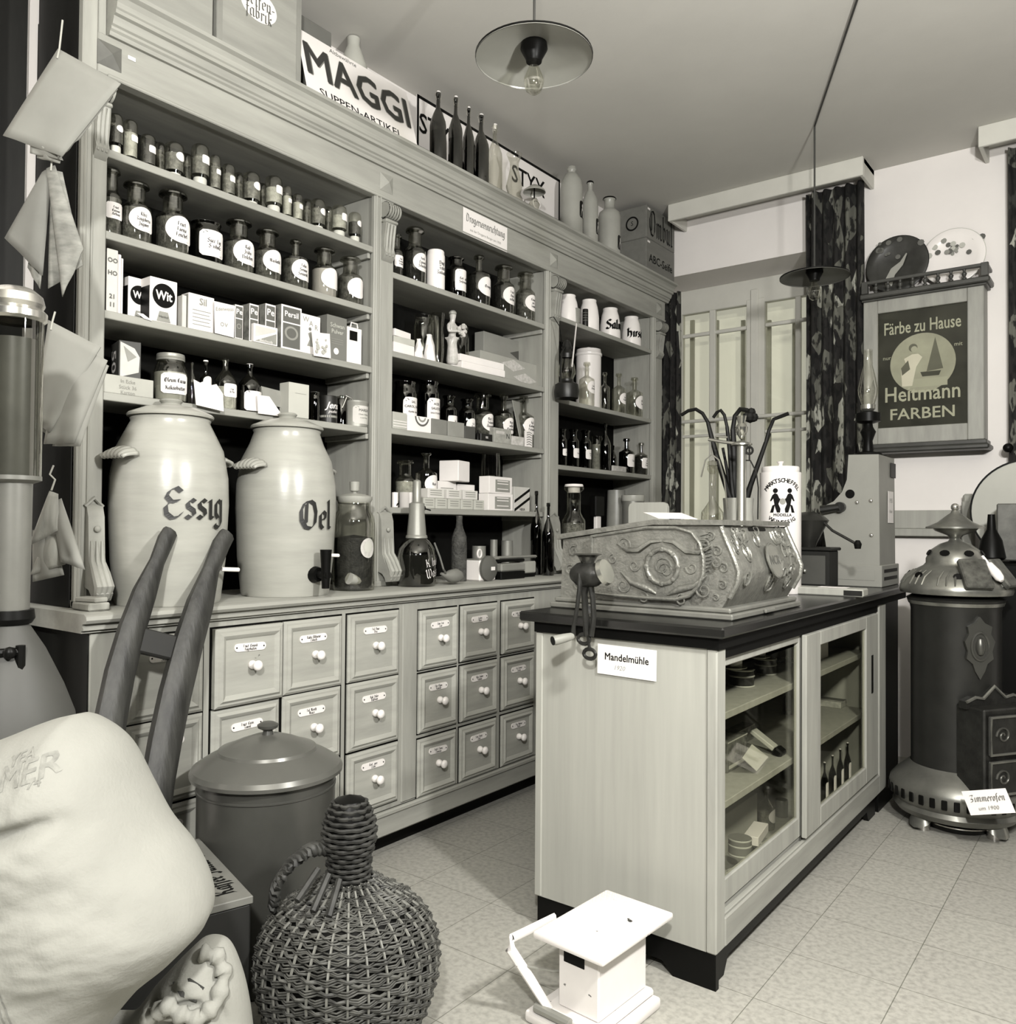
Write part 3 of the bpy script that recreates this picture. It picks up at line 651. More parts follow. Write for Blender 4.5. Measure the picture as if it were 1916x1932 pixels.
jars = [(205, 231, 216, 1, SPICED, 'oval'), (233, 259, 228, 0, SPICEL, 'rect'), (265, 293, 256, 0, SPICED, 'rect'), (311, 346, 271, 1, SPICE, 'oval'), (361, 394, 274, 1, SPICE, 'rect'),
        (396, 416, 294, 0, SPICE, 'rect'), (419, 443, 311, 0, SPICE, 'rect'), (458, 490, 327, 1, SPICE, 'oval'), (500, 532, 334, 1, SPICEL, 'rect'), (533, 550, 352, 0, SPICEL, 'rect'),
        (552, 571, 367, 0, SPICEL, 'rect'), (586, 613, 377, 1, SPICE, 'oval'), (625, 654, 389, 1, SPICEL, 'rect'), (657, 681, 402, 1, SPICED, 'oval')]
for i, (a, b_, v, cp, fl, lk) in enumerate(jars):
    spicejar(a, b_, v, f"{'upturned herb jar on pale cap' if cp else 'herb jar with paper label'}, {ORD[i]} in front row, {S1}", cp, fl, .012, lk, .10 if i in (1, 3, 7, 11) else .2)
for i, (a, b_, v) in enumerate(((294, 311, 269), (344, 361, 290), (442, 459, 326), (489, 502, 346), (570, 588, 376), (612, 627, 390))):
    spicejar(a, b_, v, f'unlabelled grey herb jar, {ORD[i]} in back row, {S1}', 0, SPICE, .09, None, grp='small herb jars in the back row')
# --- second shelf: wide apothecary bottles with oval labels
GB = 'apothecary bottles on the second shelf of the left bay'
N2 = f'from left, {S2}'
bottle('wide', 190, 228, 318, T2, f'apothecary bottle half hidden by the pillar, first {N2}', GB, ['Fruct.', 'Cassiae', 'Aethiop'], fill=SPICE, shape='rect', back=.03)
bottle('wide', 229, 284, 346, T2, f'wide-necked apothecary bottle labelled Rhiz. Zingiberis, second {N2}', GB, ['Rhiz.', 'Zingiberis', 'Ingwer'], fill=SPICE)
bottle('wide', 295, 356, 363, T2, f'large wide-necked apothecary bottle labelled Fruct. Foenic., third {N2}', GB, ['Fruct.', 'Foenic', 'Fenchel'], fill=SPICE)
bottle('jar', 358, 418, 424, T2, f'short dark jar without neck, fourth {N2}', GB, ['Succ. Liq.', 'Süssholz'], gm=GLASSB, fill=mat('dark_contents', .03, .6), shape='rect', stop=DTIN, lz=.45)
bottle('wide', 422, 478, 417, T2, f'wide-necked apothecary bottle labelled Rad., fifth {N2}', GB, ['Rad.', 'Iridis', 'Veilchen'], fill=SPICE)
bottle('wide', 479, 529, 435, T2, f'wide-necked apothecary bottle labelled Muskatblüte, sixth {N2}', GB, ['Muskatbl.'], fill=SPICE)
bottle('narrow', 533, 581, 453, T2, f'narrow-necked apothecary bottle, seventh {N2}', GB, ['Folia', 'Sennae', 'Sennesbl.'], fill=SPICE)
t = bottle('wide', 588, 635, 470, T2, f'apothecary bottle full of white powder, eighth {N2}', GB, [''], fill=mat('white_powder', .8, .9, var=.03))
bottle('wide', 637, 684, 487, T2, f'apothecary bottle with blank round label, last {N2}', GB, [''], fill=SPICE, shape='oval', lz=.33)

# --- boxes
def pack(name, lab, cat, u0, u1, vtop, Zb, depth, m, group=None, X=None, rz=0., lean=0., vt_u=None):
    """upright packet whose front (facing +x) spans the pixel columns u0..u1; returns root and front frame (origin at the front's centre), width, height"""
    X = X if X is not None else XS - .015
    ya, yb = y_of(u0, X, Zb + .07), y_of(u1, X, Zb + .07); z1 = oX(u0, vtop, X).z
    w, h = yb - ya, z1 - Zb
    t = thing(name, lab, cat, (X, (ya + yb) / 2, Zb), rz, group)
    L = rotm('Y', -lean)
    G().box(-depth, 0, -w / 2, w / 2, 0, h, .0015, M=L).obj('carton', m, t, smooth=0)
    return t, L @ FX(.0004, 0, h / 2), w, h
def art(parent, name, pts, M, m, lift=.0006): return G().poly(pts, M @ Matrix.Translation((0, 0, lift))).obj(name, m, parent, smooth=0)
def disc(r, n=28, sx=1., cx=0., cy=0., a0=0, a1=360): return [(cx + r * sx * cos(R(a0 + (a1 - a0) * i / n)), cy + r * sin(R(a0 + (a1 - a0) * i / n))) for i in range(n)]
def rect(x0, x1, y0, y1): return [(x0, y0), (x1, y0), (x1, y1), (x0, y1)]
Tz = lambda z: Matrix.Translation((0, 0, z))
GP = 'packets on the third shelf of the left bay'
for i in range(3):
    t, M, w, h = pack('paper_bag', f"flat printed paper bag standing against the left pillar, {['front', 'middle', 'rear'][i]} of three", 'bag', 199 + (2, 9, 16)[i], 222 + (0, 6, 10)[i], 467 + 8 * i, T3, .004, PAPER if i else mat('printed_paper', .55, .8), GP, XS - .02 - .02 * i)
    if i == 0:
        for j, (yy, s_) in enumerate(((.32, 'OO'), (.12, 'HO'), (-.25, '21'), (-.38, '11'))): lettering(t, [(s_, h * .10, 0, yy * h, dict(bold=.03))], M @ Tz(.001), INKG)
for i, (a, b_, v, x) in enumerate(((242, 283, 520, -.075), (283, 334, 520, -.02))):
    t, M, w, h = pack('washing_powder_box', ['white Wit packet with dark disc, half hidden behind the front one', 'white Wit packet with dark disc, standing in front'][i], 'box', a, b_, v, T3, .055, PAPER, GP, XS + x)
    G().box(-.0555, -.004, -w / 2 - .0006, -w / 2, h * .02, h * .8).obj('dark_side', BLACK, t, smooth=0)
    art(t, 'disc', disc(w * .42, 32, 1., 0, h * .12), M, BLACK)
    lettering(t, [('Wit', w * .44, 0, h * .11, dict(bold=.03, w=.85))], M @ Tz(.0012), INKW)
    art(t, 'foot_panel', [(-w * .26, -h * .5 + .004), (w * .26, -h * .5 + .004), (w * .16, -h * .24), (-w * .16, -h * .24)], M, CARD)
    lettering(t, [('Henkel', w * .12, 0, -h * .36)], M @ Tz(.0012), INK)
t = quad_card('price_slip', [oX(258, 590, XS + .000), oX(270, 592, XS), oX(288, 606, XS + .001), oX(272, 601, XS + .001)], PAPER, .001)
tag(t, 'small white folded slip lying before the Wit packets', 'paper')
for i, (a, b_, v, x) in enumerate(((344, 352, 556, -.02), (356, 404, 551, -.012))):
    t, M, w, h = pack('soap_powder_box', ['narrow pale packet squeezed left of the Sil packet', 'pale Sil washing powder packet'][i], 'box', a, b_, v, T3, .045, PAPER if i else mat('pale_grey_paper', .55, .8), GP, XS + x)
    if i:
        lettering(t, [('Sil', h * .27, w * .05, h * .30, dict(bold=.03))], M @ Tz(.001), CARD)
        for j in range(5): art(t, 'text_line', rect(-w * .36, w * (.36 - .05 * (j % 2)), h * (.04 - .1 * j), h * (.06 - .1 * j)), M, CARD)
        G().box(-.0455, -.004, -w / 2 - .0006, -w / 2, 0, h * .96).obj('grey_side', CARD, t, smooth=0)
t = quad_card('advertising_card', [oX(404, 568, XS + .0), oX(443, 577, XS + .001), oX(441, 637, XS + .003), oX(405, 628, XS + .003)], PAPER, .0012)
tag(t, 'white advertising card with figure leaning between Sil and Persil', 'card')
lettering(t, [('Edelweiss', .018, 0, .03, dict(shear=.2, rot=12)), ('ov', .03, 0, -.02)], frame((oX(423, 600, XS + .004)), (0, 1, -.02), (0, 0, 1)), CARD)
PERS = mat('persil_green', .11, .6, var=.1)
for i, (a, b_, v, x) in enumerate(((443, 458, 574, -.02), (470, 487, 572, -.02), (500, 519, 572, -.02), (530, 568, 573, -.012))):
    t, M, w, h = pack('persil_packet', f'dark Persil packet, {ORD[i]} from left in the row of four', 'box', a, b_, v, T3, .05, PERS, 'Persil packets on the third shelf', XS + x)
    art(t, 'border', rect(-w * .5, w * .5, -h * .5, h * .5), M, PAPER, .0003); art(t, 'ground', rect(-w * .42, w * .44, -h * .46, h * .46), M, PERS, .0007)
    lettering(t, [('Persil' if i == 3 else 'Pe', h * .22 if i < 3 else w * .32, 0, h * .30, dict(bold=.02))], M @ Tz(.0014), INKW)
    G().box(-.052, 0, -w / 2 - .0007, -w / 2 - .0001, 0, h, .0002).obj('striped_side', mat('persil_side', .2, .6, var=.6, scale=30), t, smooth=0)
    art(t, 'band', rect(-w * .42, w * .44, h * .09, h * .12), M, PAPER, .0010)
    if i in (0, 3):
        art(t, 'seal', disc(w * .28, 24, 1.2 if i == 3 else 1., 0, -h * .12), M, CARD, .0010); art(t, 'seal_centre', disc(w * .2, 24, 1.2 if i == 3 else 1., 0, -h * .12), M, PERS, .0014)
t, M, w, h = pack('small_carton', 'small white carton with grey triangle in front of the Persil row', 'box', 479, 524, 609, T3, .035, PAPER, GP, XS - .004)
art(t, 'triangle', [(-w * .46, -h * .44), (w * .44, -h * .44), (w * .44, h * .16)], M, CARD); art(t, 'corner_panel', [(-w * .44, h * .38), (w * .42, h * .38), (w * .42, h * .26), (-w * .44, -h * .2)], M, mat('pale_grey_paper', .55, .8), .0005)
lettering(t, [('Bleichsoda', w * .13, 0, -h * .36)], M @ Tz(.0014), INKW)
t, M, w, h = pack('starch_box', 'white box printed with figure and grey capitals beside Persil', 'box', 568, 604, 590, T3, .04, PAPER, GP, XS - .016)
lettering(t, [('W', h * .19, -w * .27, h * .36), ('A', h * .19, 0, h * .28), ('R', h * .19, w * .27, h * .2)], M @ Tz(.001), CARD)
art(t, 'figure_body', [(-w * .2, -h * .3), (w * .2, -h * .3), (w * .08, -h * .12), (w * .16, h * .02), (0, h * .08), (-w * .16, h * .02), (-w * .06, -h * .12)], M, CARD); art(t, 'figure_head', disc(h * .045, 16, 1, -w * .05, h * .14), M, mat('mid_grey_print', .16, .7))
t, M, w, h = pack('pudding_box', 'tall grey box with pale lettering, right of the starch box', 'box', 617, 654, 592, T3, .06, mat('mid_grey_card', .17, .7, var=.06), GP, XS - .02)
lettering(t, [('Schwan', w * .24, 0, h * .28, dict(bold=.01)), ('Pulver', w * .24, 0, h * .14, dict(bold=.01))], M @ Tz(.001), mat('light_grey_ink', .5, .7))
for j in range(3): art(t, 'text_line', rect(-w * .3, w * .3, -h * (.03 + .05 * j), -h * (.02 + .05 * j)), M, CARD)
art(t, 'badge', disc(w * .13, 16, 1, -w * .05, -h * .3), M, PAPER)
t = quad_card('flower_card', [oX(588, 626, XS + .004), oX(622, 630, XS + .004), oX(624, 676, XS + .01), oX(592, 671, XS + .01)], PAPER, .0012)
tag(t, 'white picture card leaning against the grey box', 'card')
Mf = frame(oX(606, 650, XS + .011), (0, 1, -.02), (-.1, 0, 1)); g = G()
for j in range(16):
    x, y = random.uniform(-.028, .028), random.uniform(-.034, .034); g.poly(disc(random.uniform(.003, .008), 9, 1, x, y), Mf @ Tz(.0003 * j / 16))
g.obj('print', mat('pale_print', .4, .8), t, smooth=0)
t, M, w, h = pack('gift_bag', 'white paper carrier bag with dark picture at the right end', 'bag', 655, 682, 615, T3, .02, PAPER, GP, XS - .02)
art(t, 'picture', rect(-w * .36, w * .18, h * .14, h * .4), M, BLACK)
Gt = G().tube([M @ Vector((-w * .3, h * .5, 0)), M @ Vector((-w * .25, h * .62, 0)), M @ Vector((w * .15, h * .62, 0)), M @ Vector((w * .2, h * .5, 0))], .003, 6).obj('handle', PAPER, t)
# --- lowest shelf, left bay
GL4 = 'goods on the lowest shelf of the left bay'
t, M, w, h = pack('flat_carton', 'flat grey carton under the dark box numbered 50', 'box', 190, 290, 703, T4, .16, mat('carton_grey', .40, .8, var=.06), GL4, XS - .02)
lettering(t, [('In Ecke', .016, 0, .012), ('Stück 36', .016, 0, -.006), ('Karton', .016, 0, -.022)], M @ Tz(.001), mat('pencil', .25, .9))
z50 = T4 + h
t, M, w, h2 = pack('dark_box', 'dark box with white figure 50 and grey pictured front', 'box', 226, 264, 640, z50, .10, mat('dark_card', .05, .6), GL4, XS - .06, rz=-14)
lettering(t, [('50', .075, 0, 0, dict(bold=.01, rot=-90))], FY(-.062, -w / 2 - .0006, h2 * .5), INKW)
art(t, 'front_print', [(-w * .44, -h2 * .46), (w * .40, -h2 * .3), (w * .44, h2 * .1), (w * .2, h2 * .32), (-w * .44, h2 * .46)], M, mat('pale_grey_paper', .55, .8)); art(t, 'front_device', [(-w * .3, h2 * .36), (w * .3, h2 * .1), (-w * .1, -h2 * .05)], M, CARD, .0012)
p, r, h = place(291, 352, 668, T4, .012)
t = thing('cocoa_jar', 'big glass jar of cocoa butter with dark grooved lid', 'jar', p, 0, GL4)
body(t, [(0, 0), (r * .92, 0), (r, .03), (r, h * .62), (r * .86, h * .76), (r * .78, h * .8), (r * .78, h * .88)], GLASS, 'glass_body'); body(t, [(0, .006), (r * .93, .006), (r * .94, .03), (r * .94, h * .6), (0, h * .62)], mat('cocoa_butter', .33, .8), 'contents')
body(t, [(r * .82, h * .85), (r * .84, h * .88), (r * .81, h * .89), (r * .84, h * .91), (r * .81, h * .93), (r * .83, h * .95), (r * .8, h * .985), (0, h)], ZINC, 'lid')
lb = lab_patch(r, r * 1.8, h * .42, h * .36, 'rect', tc=-.2).obj('label', PAPER, t); lettering(lb, [('Oleum Cacao', .0085, -.2 * r, h * .42, dict(nib=.3)), ('Kakaobutter', .0085, -.2 * r, h * .42 - .024, dict(nib=.3))], wrap=(r, .0012))
bottle('slope', 353, 371, 682, T4, 'slim clear bottle directly behind the cocoa butter jar', GL4, gm=GLASS, back=.06, stop=False)
bottle('narrow', 377, 398, 679, T4, 'small bottle with ball stopper and paper collar behind the scalloped card', GL4, [''], gm=GLASSB, back=.05, lz=.55, stop=PORC)
t = G().poly([(-.05, -.04), (.05, -.05), (.052, .01), (.03, .04), (.012, .034), (-.01, .046), (-.03, .036), (-.052, .044)], frame(oX(394, 745, XS + .004), (0, 1, 0), (-.15, 0, 1)), .0015).obj('scalloped_card', PAPER, smooth=0); tag(t, 'white scalloped card leaning in front of small bottles', 'card', GL4)
bottle('slope', 404, 446, 675, T4, 'round-shouldered clear bottle with pale label', GL4, ['Eau', 'de Vie'], gm=GLASS, fill=SPICEL, back=.03, shape='rect', stop=False, lw=1.4)
t = bottle('slope', 449, 492, 686, T4, 'dark bottle with white cap and two-part pale label', GL4, [''], gm=GLASSD, back=.012, shape='rect', lz=.22, lw=2.1, lh=.4, stop=PORC)
for i, (q, lb_) in enumerate((([(485, 745), (508, 748), (534, 786), (487, 780)], 'white cut card leaning right of the dark bottle'), ([(483, 726), (530, 738), (536, 770), (500, 762)], 'rough grey card standing behind the white cut card'))):
    x = XS + (.002 if i == 0 else -.06); t = quad_card('display_card', [oX(*c_, x) for c_ in q], PAPER if i == 0 else CARD, .0015); tag(t, lb_, 'card', GL4)
t, M, w, h = pack('tall_carton', 'plain pale upright carton in the middle of the lowest left shelf', 'box', 545, 583, 720, T4, .055, mat('carton_pale', .5, .8, var=.04), GL4, XS - .012)
art(t, 'printed_line', rect(-w * .2, w * .35, h * .2, h * .21), M, CARD)
bottle('jar', 584, 603, 741, T4, 'slim black jar squeezed beside the pale carton', GL4, gm=GLASSD, fill=BLACK, stop=ZINC, back=.02)
p, r, h = place(602, 636, 748, T4, .012); t = thing('black_tin', 'black tin with white script beside the clip jar', 'tin', p, 0, GL4)
body(t, [(0, 0), (r, 0), (r, h * .97), (r * .97, h), (0, h)], DTIN, 'can'); lettering(t, [('Jens', h * .34, -.1 * r, h * .62, dict(bold=.02, shear=.35)), ('puder', h * .16, -.1 * r, h * .40, dict(shear=.3))], wrap=(r, .001), m=INKW); G().lathe([(r * 1.004, h * .18), (r * 1.004, h * .26)], 24).obj('band', CARD, t)
p, r, h = place(628, 660, 746, T4, .05); t = thing('clip_jar', 'dark preserving jar with glass lid and wire clip', 'jar', p, 0, GL4)
body(t, [(0, 0), (r, 0), (r, h * .8), (r * .9, h * .88)], GLASSD, 'glass_body'); body(t, [(r * .95, h * .88), (r * .95, h * .93), (r * .4, h * .97), (.006, h * .97), (.008, h), (0, h)], GLASSG, 'lid'); G().tube([(r * 1.05, -r * .8, h * .55), (r * 1.08, -r * .2, h * .9), (r * .6, 0, h * .99), (r * 1.05, r * .7, h * .9), (r * .95, r * .95, h * .75)], .0022, 6).obj('wire_clip', STEEL, t)
p, r, h = place(647, 694, 758, T4, .012); t = thing('labelled_tin', 'round grey tin with printed paper label at the right pillar', 'tin', p, 0, GL4)
body(t, [(0, 0), (r, 0), (r, h * .9), (r * 1.02, h * .92), (r * 1.02, h * .99), (0, h)], TIN, 'can'); lb = lab_patch(r, r * 1.9, h * .7, h * .45, 'rect').obj('label', mat('pale_label', .55, .8), t)
lettering(lb, [('MARDE', h * .14, 0, h * .62, dict(bold=.02)), ('Chem. Reinig.', h * .085, 0, h * .46), ('in der Dose', h * .07, 0, h * .33)], wrap=(r, .0012), m=INKG)
# ================================================================ goods in the middle bay
M1, M2, M3, M4 = [z + .0008 for z in TOPS[1]]
GM1 = 'apothecary bottles on the top shelf of the middle bay'; N1 = 'from left, top shelf of middle bay'
bottle('wide', 733, 760, 443, M1, f'apothecary bottle cut off by the pillar, first {N1}', GM1, ['Rad.', 'Gentian', 'Enzian'], fill=SPICED, shape='rect', back=.03)
bottle('wide', 761, 803, 431, M1, f'wide-necked apothecary bottle, second {N1}', GM1, ['Herb.', 'Equiseti', 'Schachtel'], gm=GLASSG, fill=SPICED)
p, r, h = place(804, 839, 474, M1, .012); t = thing('porcelain_jar', f'plain white porcelain jar with lettering, third {N1}', 'jar', p, 0, GM1)
body(t, [(0, 0), (r * .97, 0), (r, .004), (r, h * .86), (r * .93, h * .9), (r * .93, h * .97), (r * .85, h), (0, h)], PORC, 'jar_body'); lettering(t, [('Ungt.', .011, 0, h * .66, dict(nib=.3)), ('Zinci', .012, 0, h * .54, dict(nib=.3)), ('Zinksalb.', .010, 0, h * .42, dict(nib=.3))], wrap=(r, .0006))
bottle('squat', 841, 879, 486, M1, f'short dark-necked bottle with square label, fourth {N1}', GM1, ['Cort. Quill.', 'Seifenrinde'], gm=GLASSB, fill=SPICED, shape='rect', lz=.40, lh=.52)
bottle('narrow', 881, 925, 482, M1, f'narrow-necked apothecary bottle, fifth {N1}', GM1, ['Orange'], fill=SPICED)
bottle('wide', 929, 970, 502, M1, f'wide-necked apothecary bottle labelled Fruct., sixth {N1}', GM1, ['Fruct.', 'Anisi', 'stellati'], fill=SPICED)
bottle('wide', 972, 1009, 515, M1, f'wide-necked apothecary bottle at the right partition, last {N1}', GM1, ['Cassia', 'cort.', 'Zimmt'], fill=SPICE)
# second shelf: packets, glass, figurine, cartons
GM2 = 'goods on the second shelf of the middle bay'
for i, (a, b_, v, z, dp, mm, lb) in enumerate(((742, 783, 646, 0, .06, PAPER, 'lowest white paper packet in the stack beside the middle pillar'), (744, 781, 634, .045, .06, PAPER2, 'grey wrapped packet second from the bottom of the packet stack'), (742, 778, 614, .075, .05, PAPER, 'loose white packet on top of the packet stack'))):
    t, M, w, h = pack('paper_packet', lb, 'packet', a, b_, v, M2 + z, dp, mm, GM2, XS - .02 - .012 * i, rz=(3, -5, 9)[i])
    top = h
    if i < 2:
        t.children[0].data.transform(Matrix.Diagonal((1, 1, ((.0435, .0285)[i]) / h, 1)))
    else: t.children[0].data.transform(Matrix.Diagonal((1, 1, .03 / h, 1)))
bottle('jar', 780, 815, 596, M2, 'clear glass beaker behind the paper packets', GM2, gm=GLASS, back=.10, stop=False, name='glass_beaker', cat='beaker')
for i, (a, b_, v, lb) in enumerate(((781, 799, 640, 'crumpled white paper cone left of the glass jug'), (798, 822, 632, 'larger crumpled white paper bag before the glass jug'))):
    p, r, h = place(a, b_, v, M2, .012); t = G()
    t.lathe([(0, 0), (r, 0), (r * .96, h * .3), (r * .8, h * .6), (r * .35, h * .9), (r * .42, h), (0, h * .95)], 11)
    for q in t.bm.verts: q.co.x += random.uniform(-.004, .004); q.co.y += random.uniform(-.004, .004)
    o = t.obj('paper_cone', PAPER, smooth=20); o.location = p + Vector((0, 0, .001)); tag(o, lb, 'bag', GM2)
p, r, h = place(812, 838, 592, M2, .06); t = thing('glass_jug', 'tall clear glass jug with handle behind the figurine', 'jug', p, 0, GM2)
body(t, [(0, 0), (r * .8, 0), (r, h * .3), (r * .9, h * .7), (r * 1.05, h), (r * .98, h)], GLASS, 'jug_body'); G().tube([(0, -r * .9, h * .85), (0, -r * 1.6, h * .75), (0, -r * 1.5, h * .4), (0, -r * .9, h * .3)], .004, 8).obj('handle', GLASSG, t)
# figurine of a woman with a bundle
p, r, h = place(833, 872, 580, M2, .012); t = thing('figurine', 'pale china figurine of a woman carrying a big bouquet', 'figurine', p, 0, GM2)
CH = mat('china', .52, .3, var=.22, scale=40)
bm_ = bmesh.new(); ly = bm_.verts.layers.skin.verify()
def jv(x, y, z, r_): 
    q = bm_.verts.new((x * h, y * h, z * h)); q[ly].radius = (r_ * h, r_ * h); return q
pel = jv(0, 0, .42, .085); pel[ly].use_root = True
wa = jv(0, -.005, .56, .055); ch = jv(0, 0, .68, .075); nk = jv(.005, .0, .77, .03); hd = jv(.02, -.01, .86, .068); ht = jv(.02, -.01, .93, .045)
kn = jv(.02, -.01, .2, .10); ft = jv(.02, -.015, .02, .125)
for a, b_ in ((pel, wa), (wa, ch), (ch, nk), (nk, hd), (hd, ht), (pel, kn), (kn, ft)): bm_.edges.new((a, b_))
for s_ in (-1, 1):
    a = jv(0, .09 * s_, .70, .034); e_ = jv(.05, .14 * s_, .58, .028); ha = jv(.12, .06 + .05 * s_, .60, .022)
    bm_.edges.new((ch, a)); bm_.edges.new((a, e_)); bm_.edges.new((e_, ha))
me = bpy.data.meshes.new('figure'); bm_.to_mesh(me); bm_.free(); me.materials.append(CH)
fo = bpy.data.objects.new('figure', me); COL.objects.link(fo); fo.parent = t
fo.modifiers.new('skin', 'SKIN'); fo.modifiers.new('sub', 'SUBSURF').levels = 2; fo.modifiers['sub'].render_levels = 2
for q in me.polygons: q.use_smooth = True
g = G()
for j in range(16):
    a, b_ = random.uniform(-1, 1), random.uniform(-1, 1); g.ball((.10 * h + .05 * h * random.uniform(-1, 1), (.13 + .09 * a) * h, (.63 + .08 * b_) * h), .04 * h, seg=8)
g.obj('bouquet', CH, t); G().lathe([(0, 0), (.15 * h, 0), (.15 * h, .03 * h), (0, .03 * h)], 16).obj('base', CH, t)
G().ball((.018 * h, -.012 * h, .90 * h), .066 * h, (1, 1, .8), 10).obj('hair', mat('china_hair', .3, .3), t)
bottle('jar', 852, 884, 618, M2, 'clear straight glass behind the figurine', GM2, gm=GLASS, back=.09, stop=False, name='drinking_glass', cat='glass')
CBX = mat('carton_brown', .27, .75, var=.08)
t, M, w, h = pack('carton', 'grey carton with dark diamond standing at the back under the shelf', 'box', 912, 1010, 624, M2, .06, CBX, GM2, -2.60, rz=0)
art(t, 'diamond', [(-w * .02, h * .22), (w * .22, h * .34), (w * .45, h * .22), (w * .22, h * .08)], M, mat('dark_print', .08, .7))
t, M, w, h = pack('carton', 'lower grey carton with two pale flower diamonds in front', 'box', 906, 1020, 660, M2, .09, mat('carton_light', .34, .75, var=.06), GM2, -2.485)
PALEP = mat('pale_pattern', .5, .75, var=.25, scale=60)
for cx, cy in ((.02, .22), (.22, -.22)):
    art(t, 'flower_diamond', [(w * (cx - .2), h * cy), (w * cx, h * (cy - .24)), (w * (cx + .2), h * cy), (w * cx, h * (cy + .24))], M, PALEP)
for i, (z, v, lb) in enumerate(((0, 690, 'lower long white soap bar packet before the flower carton'), (.033, 670, 'upper long white soap bar packet before the flower carton'))):
    t, M, w, h = pack('soap_packet', lb, 'packet', 873 - 3 * i, 951 - 2 * i, v, M2 + z, .055, PAPER, GM2, XS - .006 - .004 * i, rz=-2)
    t.children[0].data.transform(Matrix.Diagonal((1, 1, .032 / h, 1)))
# third shelf: labelled jars with small packets in front
GM3 = 'apothecary bottles on the third shelf of the middle bay'; N3 = 'third shelf of middle bay'
bottle('jar', 741, 786, 722, M3, f'dark glass jar labelled Sal. Carol., {N3}', GM3, [''], gm=GLASSD, shape='rect', lz=.38, lh=.62, back=.05, stop=False)
bottle('jar', 787, 829, 722, M3, f'dark glass jar labelled Acid. Salicyl., {N3}', GM3, [''], gm=GLASSD, shape='rect', lz=.38, lh=.62, back=.05, stop=False)
for o, rows_ in ((bpy.data.objects['label'], 0),): pass
def jar_text(t, rows, r, h, lz):
    lb = [c_ for c_ in t.children if c_.name.startswith('label')][0]
    lettering(lb, [(tx, sz, 0, lz * h + dy, dict(bold=.02)) for tx, sz, dy in rows], wrap=(r, .0014), m=INK)
things = [o for o in COL.objects if o.parent is None and o.name.startswith('apothecary_bottle')]
for o, rows in zip(things[-2:], ([('SAL', .014, .042), ('CAROL. FAC.', .0145, .022), ('Karlsb. Salz', .011, .0)], [('ACID', .014, .042), ('SALICYL.', .0145, .022), ('SALICYLSÄURE', .0095, .002)])):
    vs = [v.co for v in o.children[0].data.vertices]; jar_text(o, rows, max(hypot(v.x, v.y) for v in vs) * 1.002, max(v.z for v in vs), .40)
bottle('squat', 831, 862, 746, M3, f'dark-necked bottle labelled In Carmin, {N3}', GM3, ['In', 'Carmin'], gm=GLASSB, fill=SPICED, shape='rect', back=.05)
bottle('squat', 865, 896, 752, M3, f'dark-necked bottle behind the dark block, {N3}', GM3, ['Fol.', 'Ricini'], gm=GLASSB, fill=SPICED, shape='oval', back=.05)
bottle('wide', 890, 930, 742, M3, f'wide-necked bottle with round label and prongs, {N3}', GM3, ['Nitr. T.', 'Salpeter', 'Alaunpulv'], gm=GLASSG, fill=SPICE, shape='oval', back=.04, lz=.4)
bottle('narrow', 931, 968, 744, M3, f'grey bottle with arched label, second from right, {N3}', GM3, ['Natr.', 'sulfur.', 'Glaubersalz'], fill=SPICE, shape='oval', back=.05, lz=.38)
bottle('narrow', 968, 1007, 747, M3, f'grey bottle with egg-shaped label, rightmost, {N3}', GM3, ['Kal.', 'Carbonic', 'Pottasche'], fill=SPICE, back=.05, lz=.42)
GP3 = 'small packets along the front of the third middle shelf'
PK = [(741, 768, 776, PAPER2, .03, 'grey striped packet at the middle pillar'), (770, 812, 782, PAPER, .03, 'white packet with dark arcs'), (815, 843, 789, mat('packet_grey', .2, .7), .03, 'grey block packet, left of two'), (846, 875, 794, mat('packet_grey2', .25, .7), .03, 'grey block packet, right of two'), (877, 896, 803, mat('packet_dark', .07, .7), .028, 'small dark packet beside the grey blocks'),
      (907, 929, 817, DTIN, .02, 'small dark flat tin with white print'), (932, 964, 806, mat('packet_pale', .33, .7, var=.2, scale=40), .03, 'mottled packet with lightning mark'), (966, 988, 822, mat('packet_white', .5, .75, var=.3, scale=50), .02, 'little pale packet near the right end'), (992, 1004, 812, PAPER, .012, 'narrow white zigzag strip carton')]
for i, (a, b_, v, mm, dp, lb) in enumerate(PK):
    t, M, w, h = pack('small_packet', lb + ', ' + N3, 'packet', a, b_, v, M3, dp, mm, GP3, XS - .012, rz=random.uniform(-5, 5))
    if i == 0: [art(t, 'stripe', rect(-w * .5, w * .5, h * y, h * (y + .05)), M, PAPER) for y in (-.05, -.2, -.36)]
    if i == 1:
        for q, mm2 in ((.30, INKG), (.24, PAPER), (.17, CARD), (.11, PAPER)): art(t, 'arc_print', disc(w * q, 20, 1, w * .1, h * .48, 180, 360), M, mm2, .0006 + .0012 * (.3 - q))
    if i == 5: lettering(t, [('ISIS', h * .4, 0, 0, dict(bold=.02))], M @ Tz(.0006), INKW)
    if i == 6: lettering(t, [('N', h * .5, w * .3, 0)], M @ Tz(.0006), INK); art(t, 'print_bar', rect(-w * .4, w * .1, h * .1, h * .3), M, PALEP)
    if i == 8: [art(t, 'zigzag', [(-w * .4, h * y), (0, h * (y + .07)), (w * .4, h * y), (w * .4, h * (y + .04)), (0, h * (y + .11)), (-w * .4, h * (y + .04))], M, INKG) for y in (-.4, -.25, -.1, .05, .2, .33)]
p, r, h = place(897, 905, 811, M3, .004); t = thing('phial', 'tiny black phial between dark packet and flat tin', 'bottle', p, 0, GP3); body(t, [(0, 0), (r, 0), (r, h * .6), (r * .4, h * .75), (r * .4, h), (0, h)], BLACK, 'glass_body')
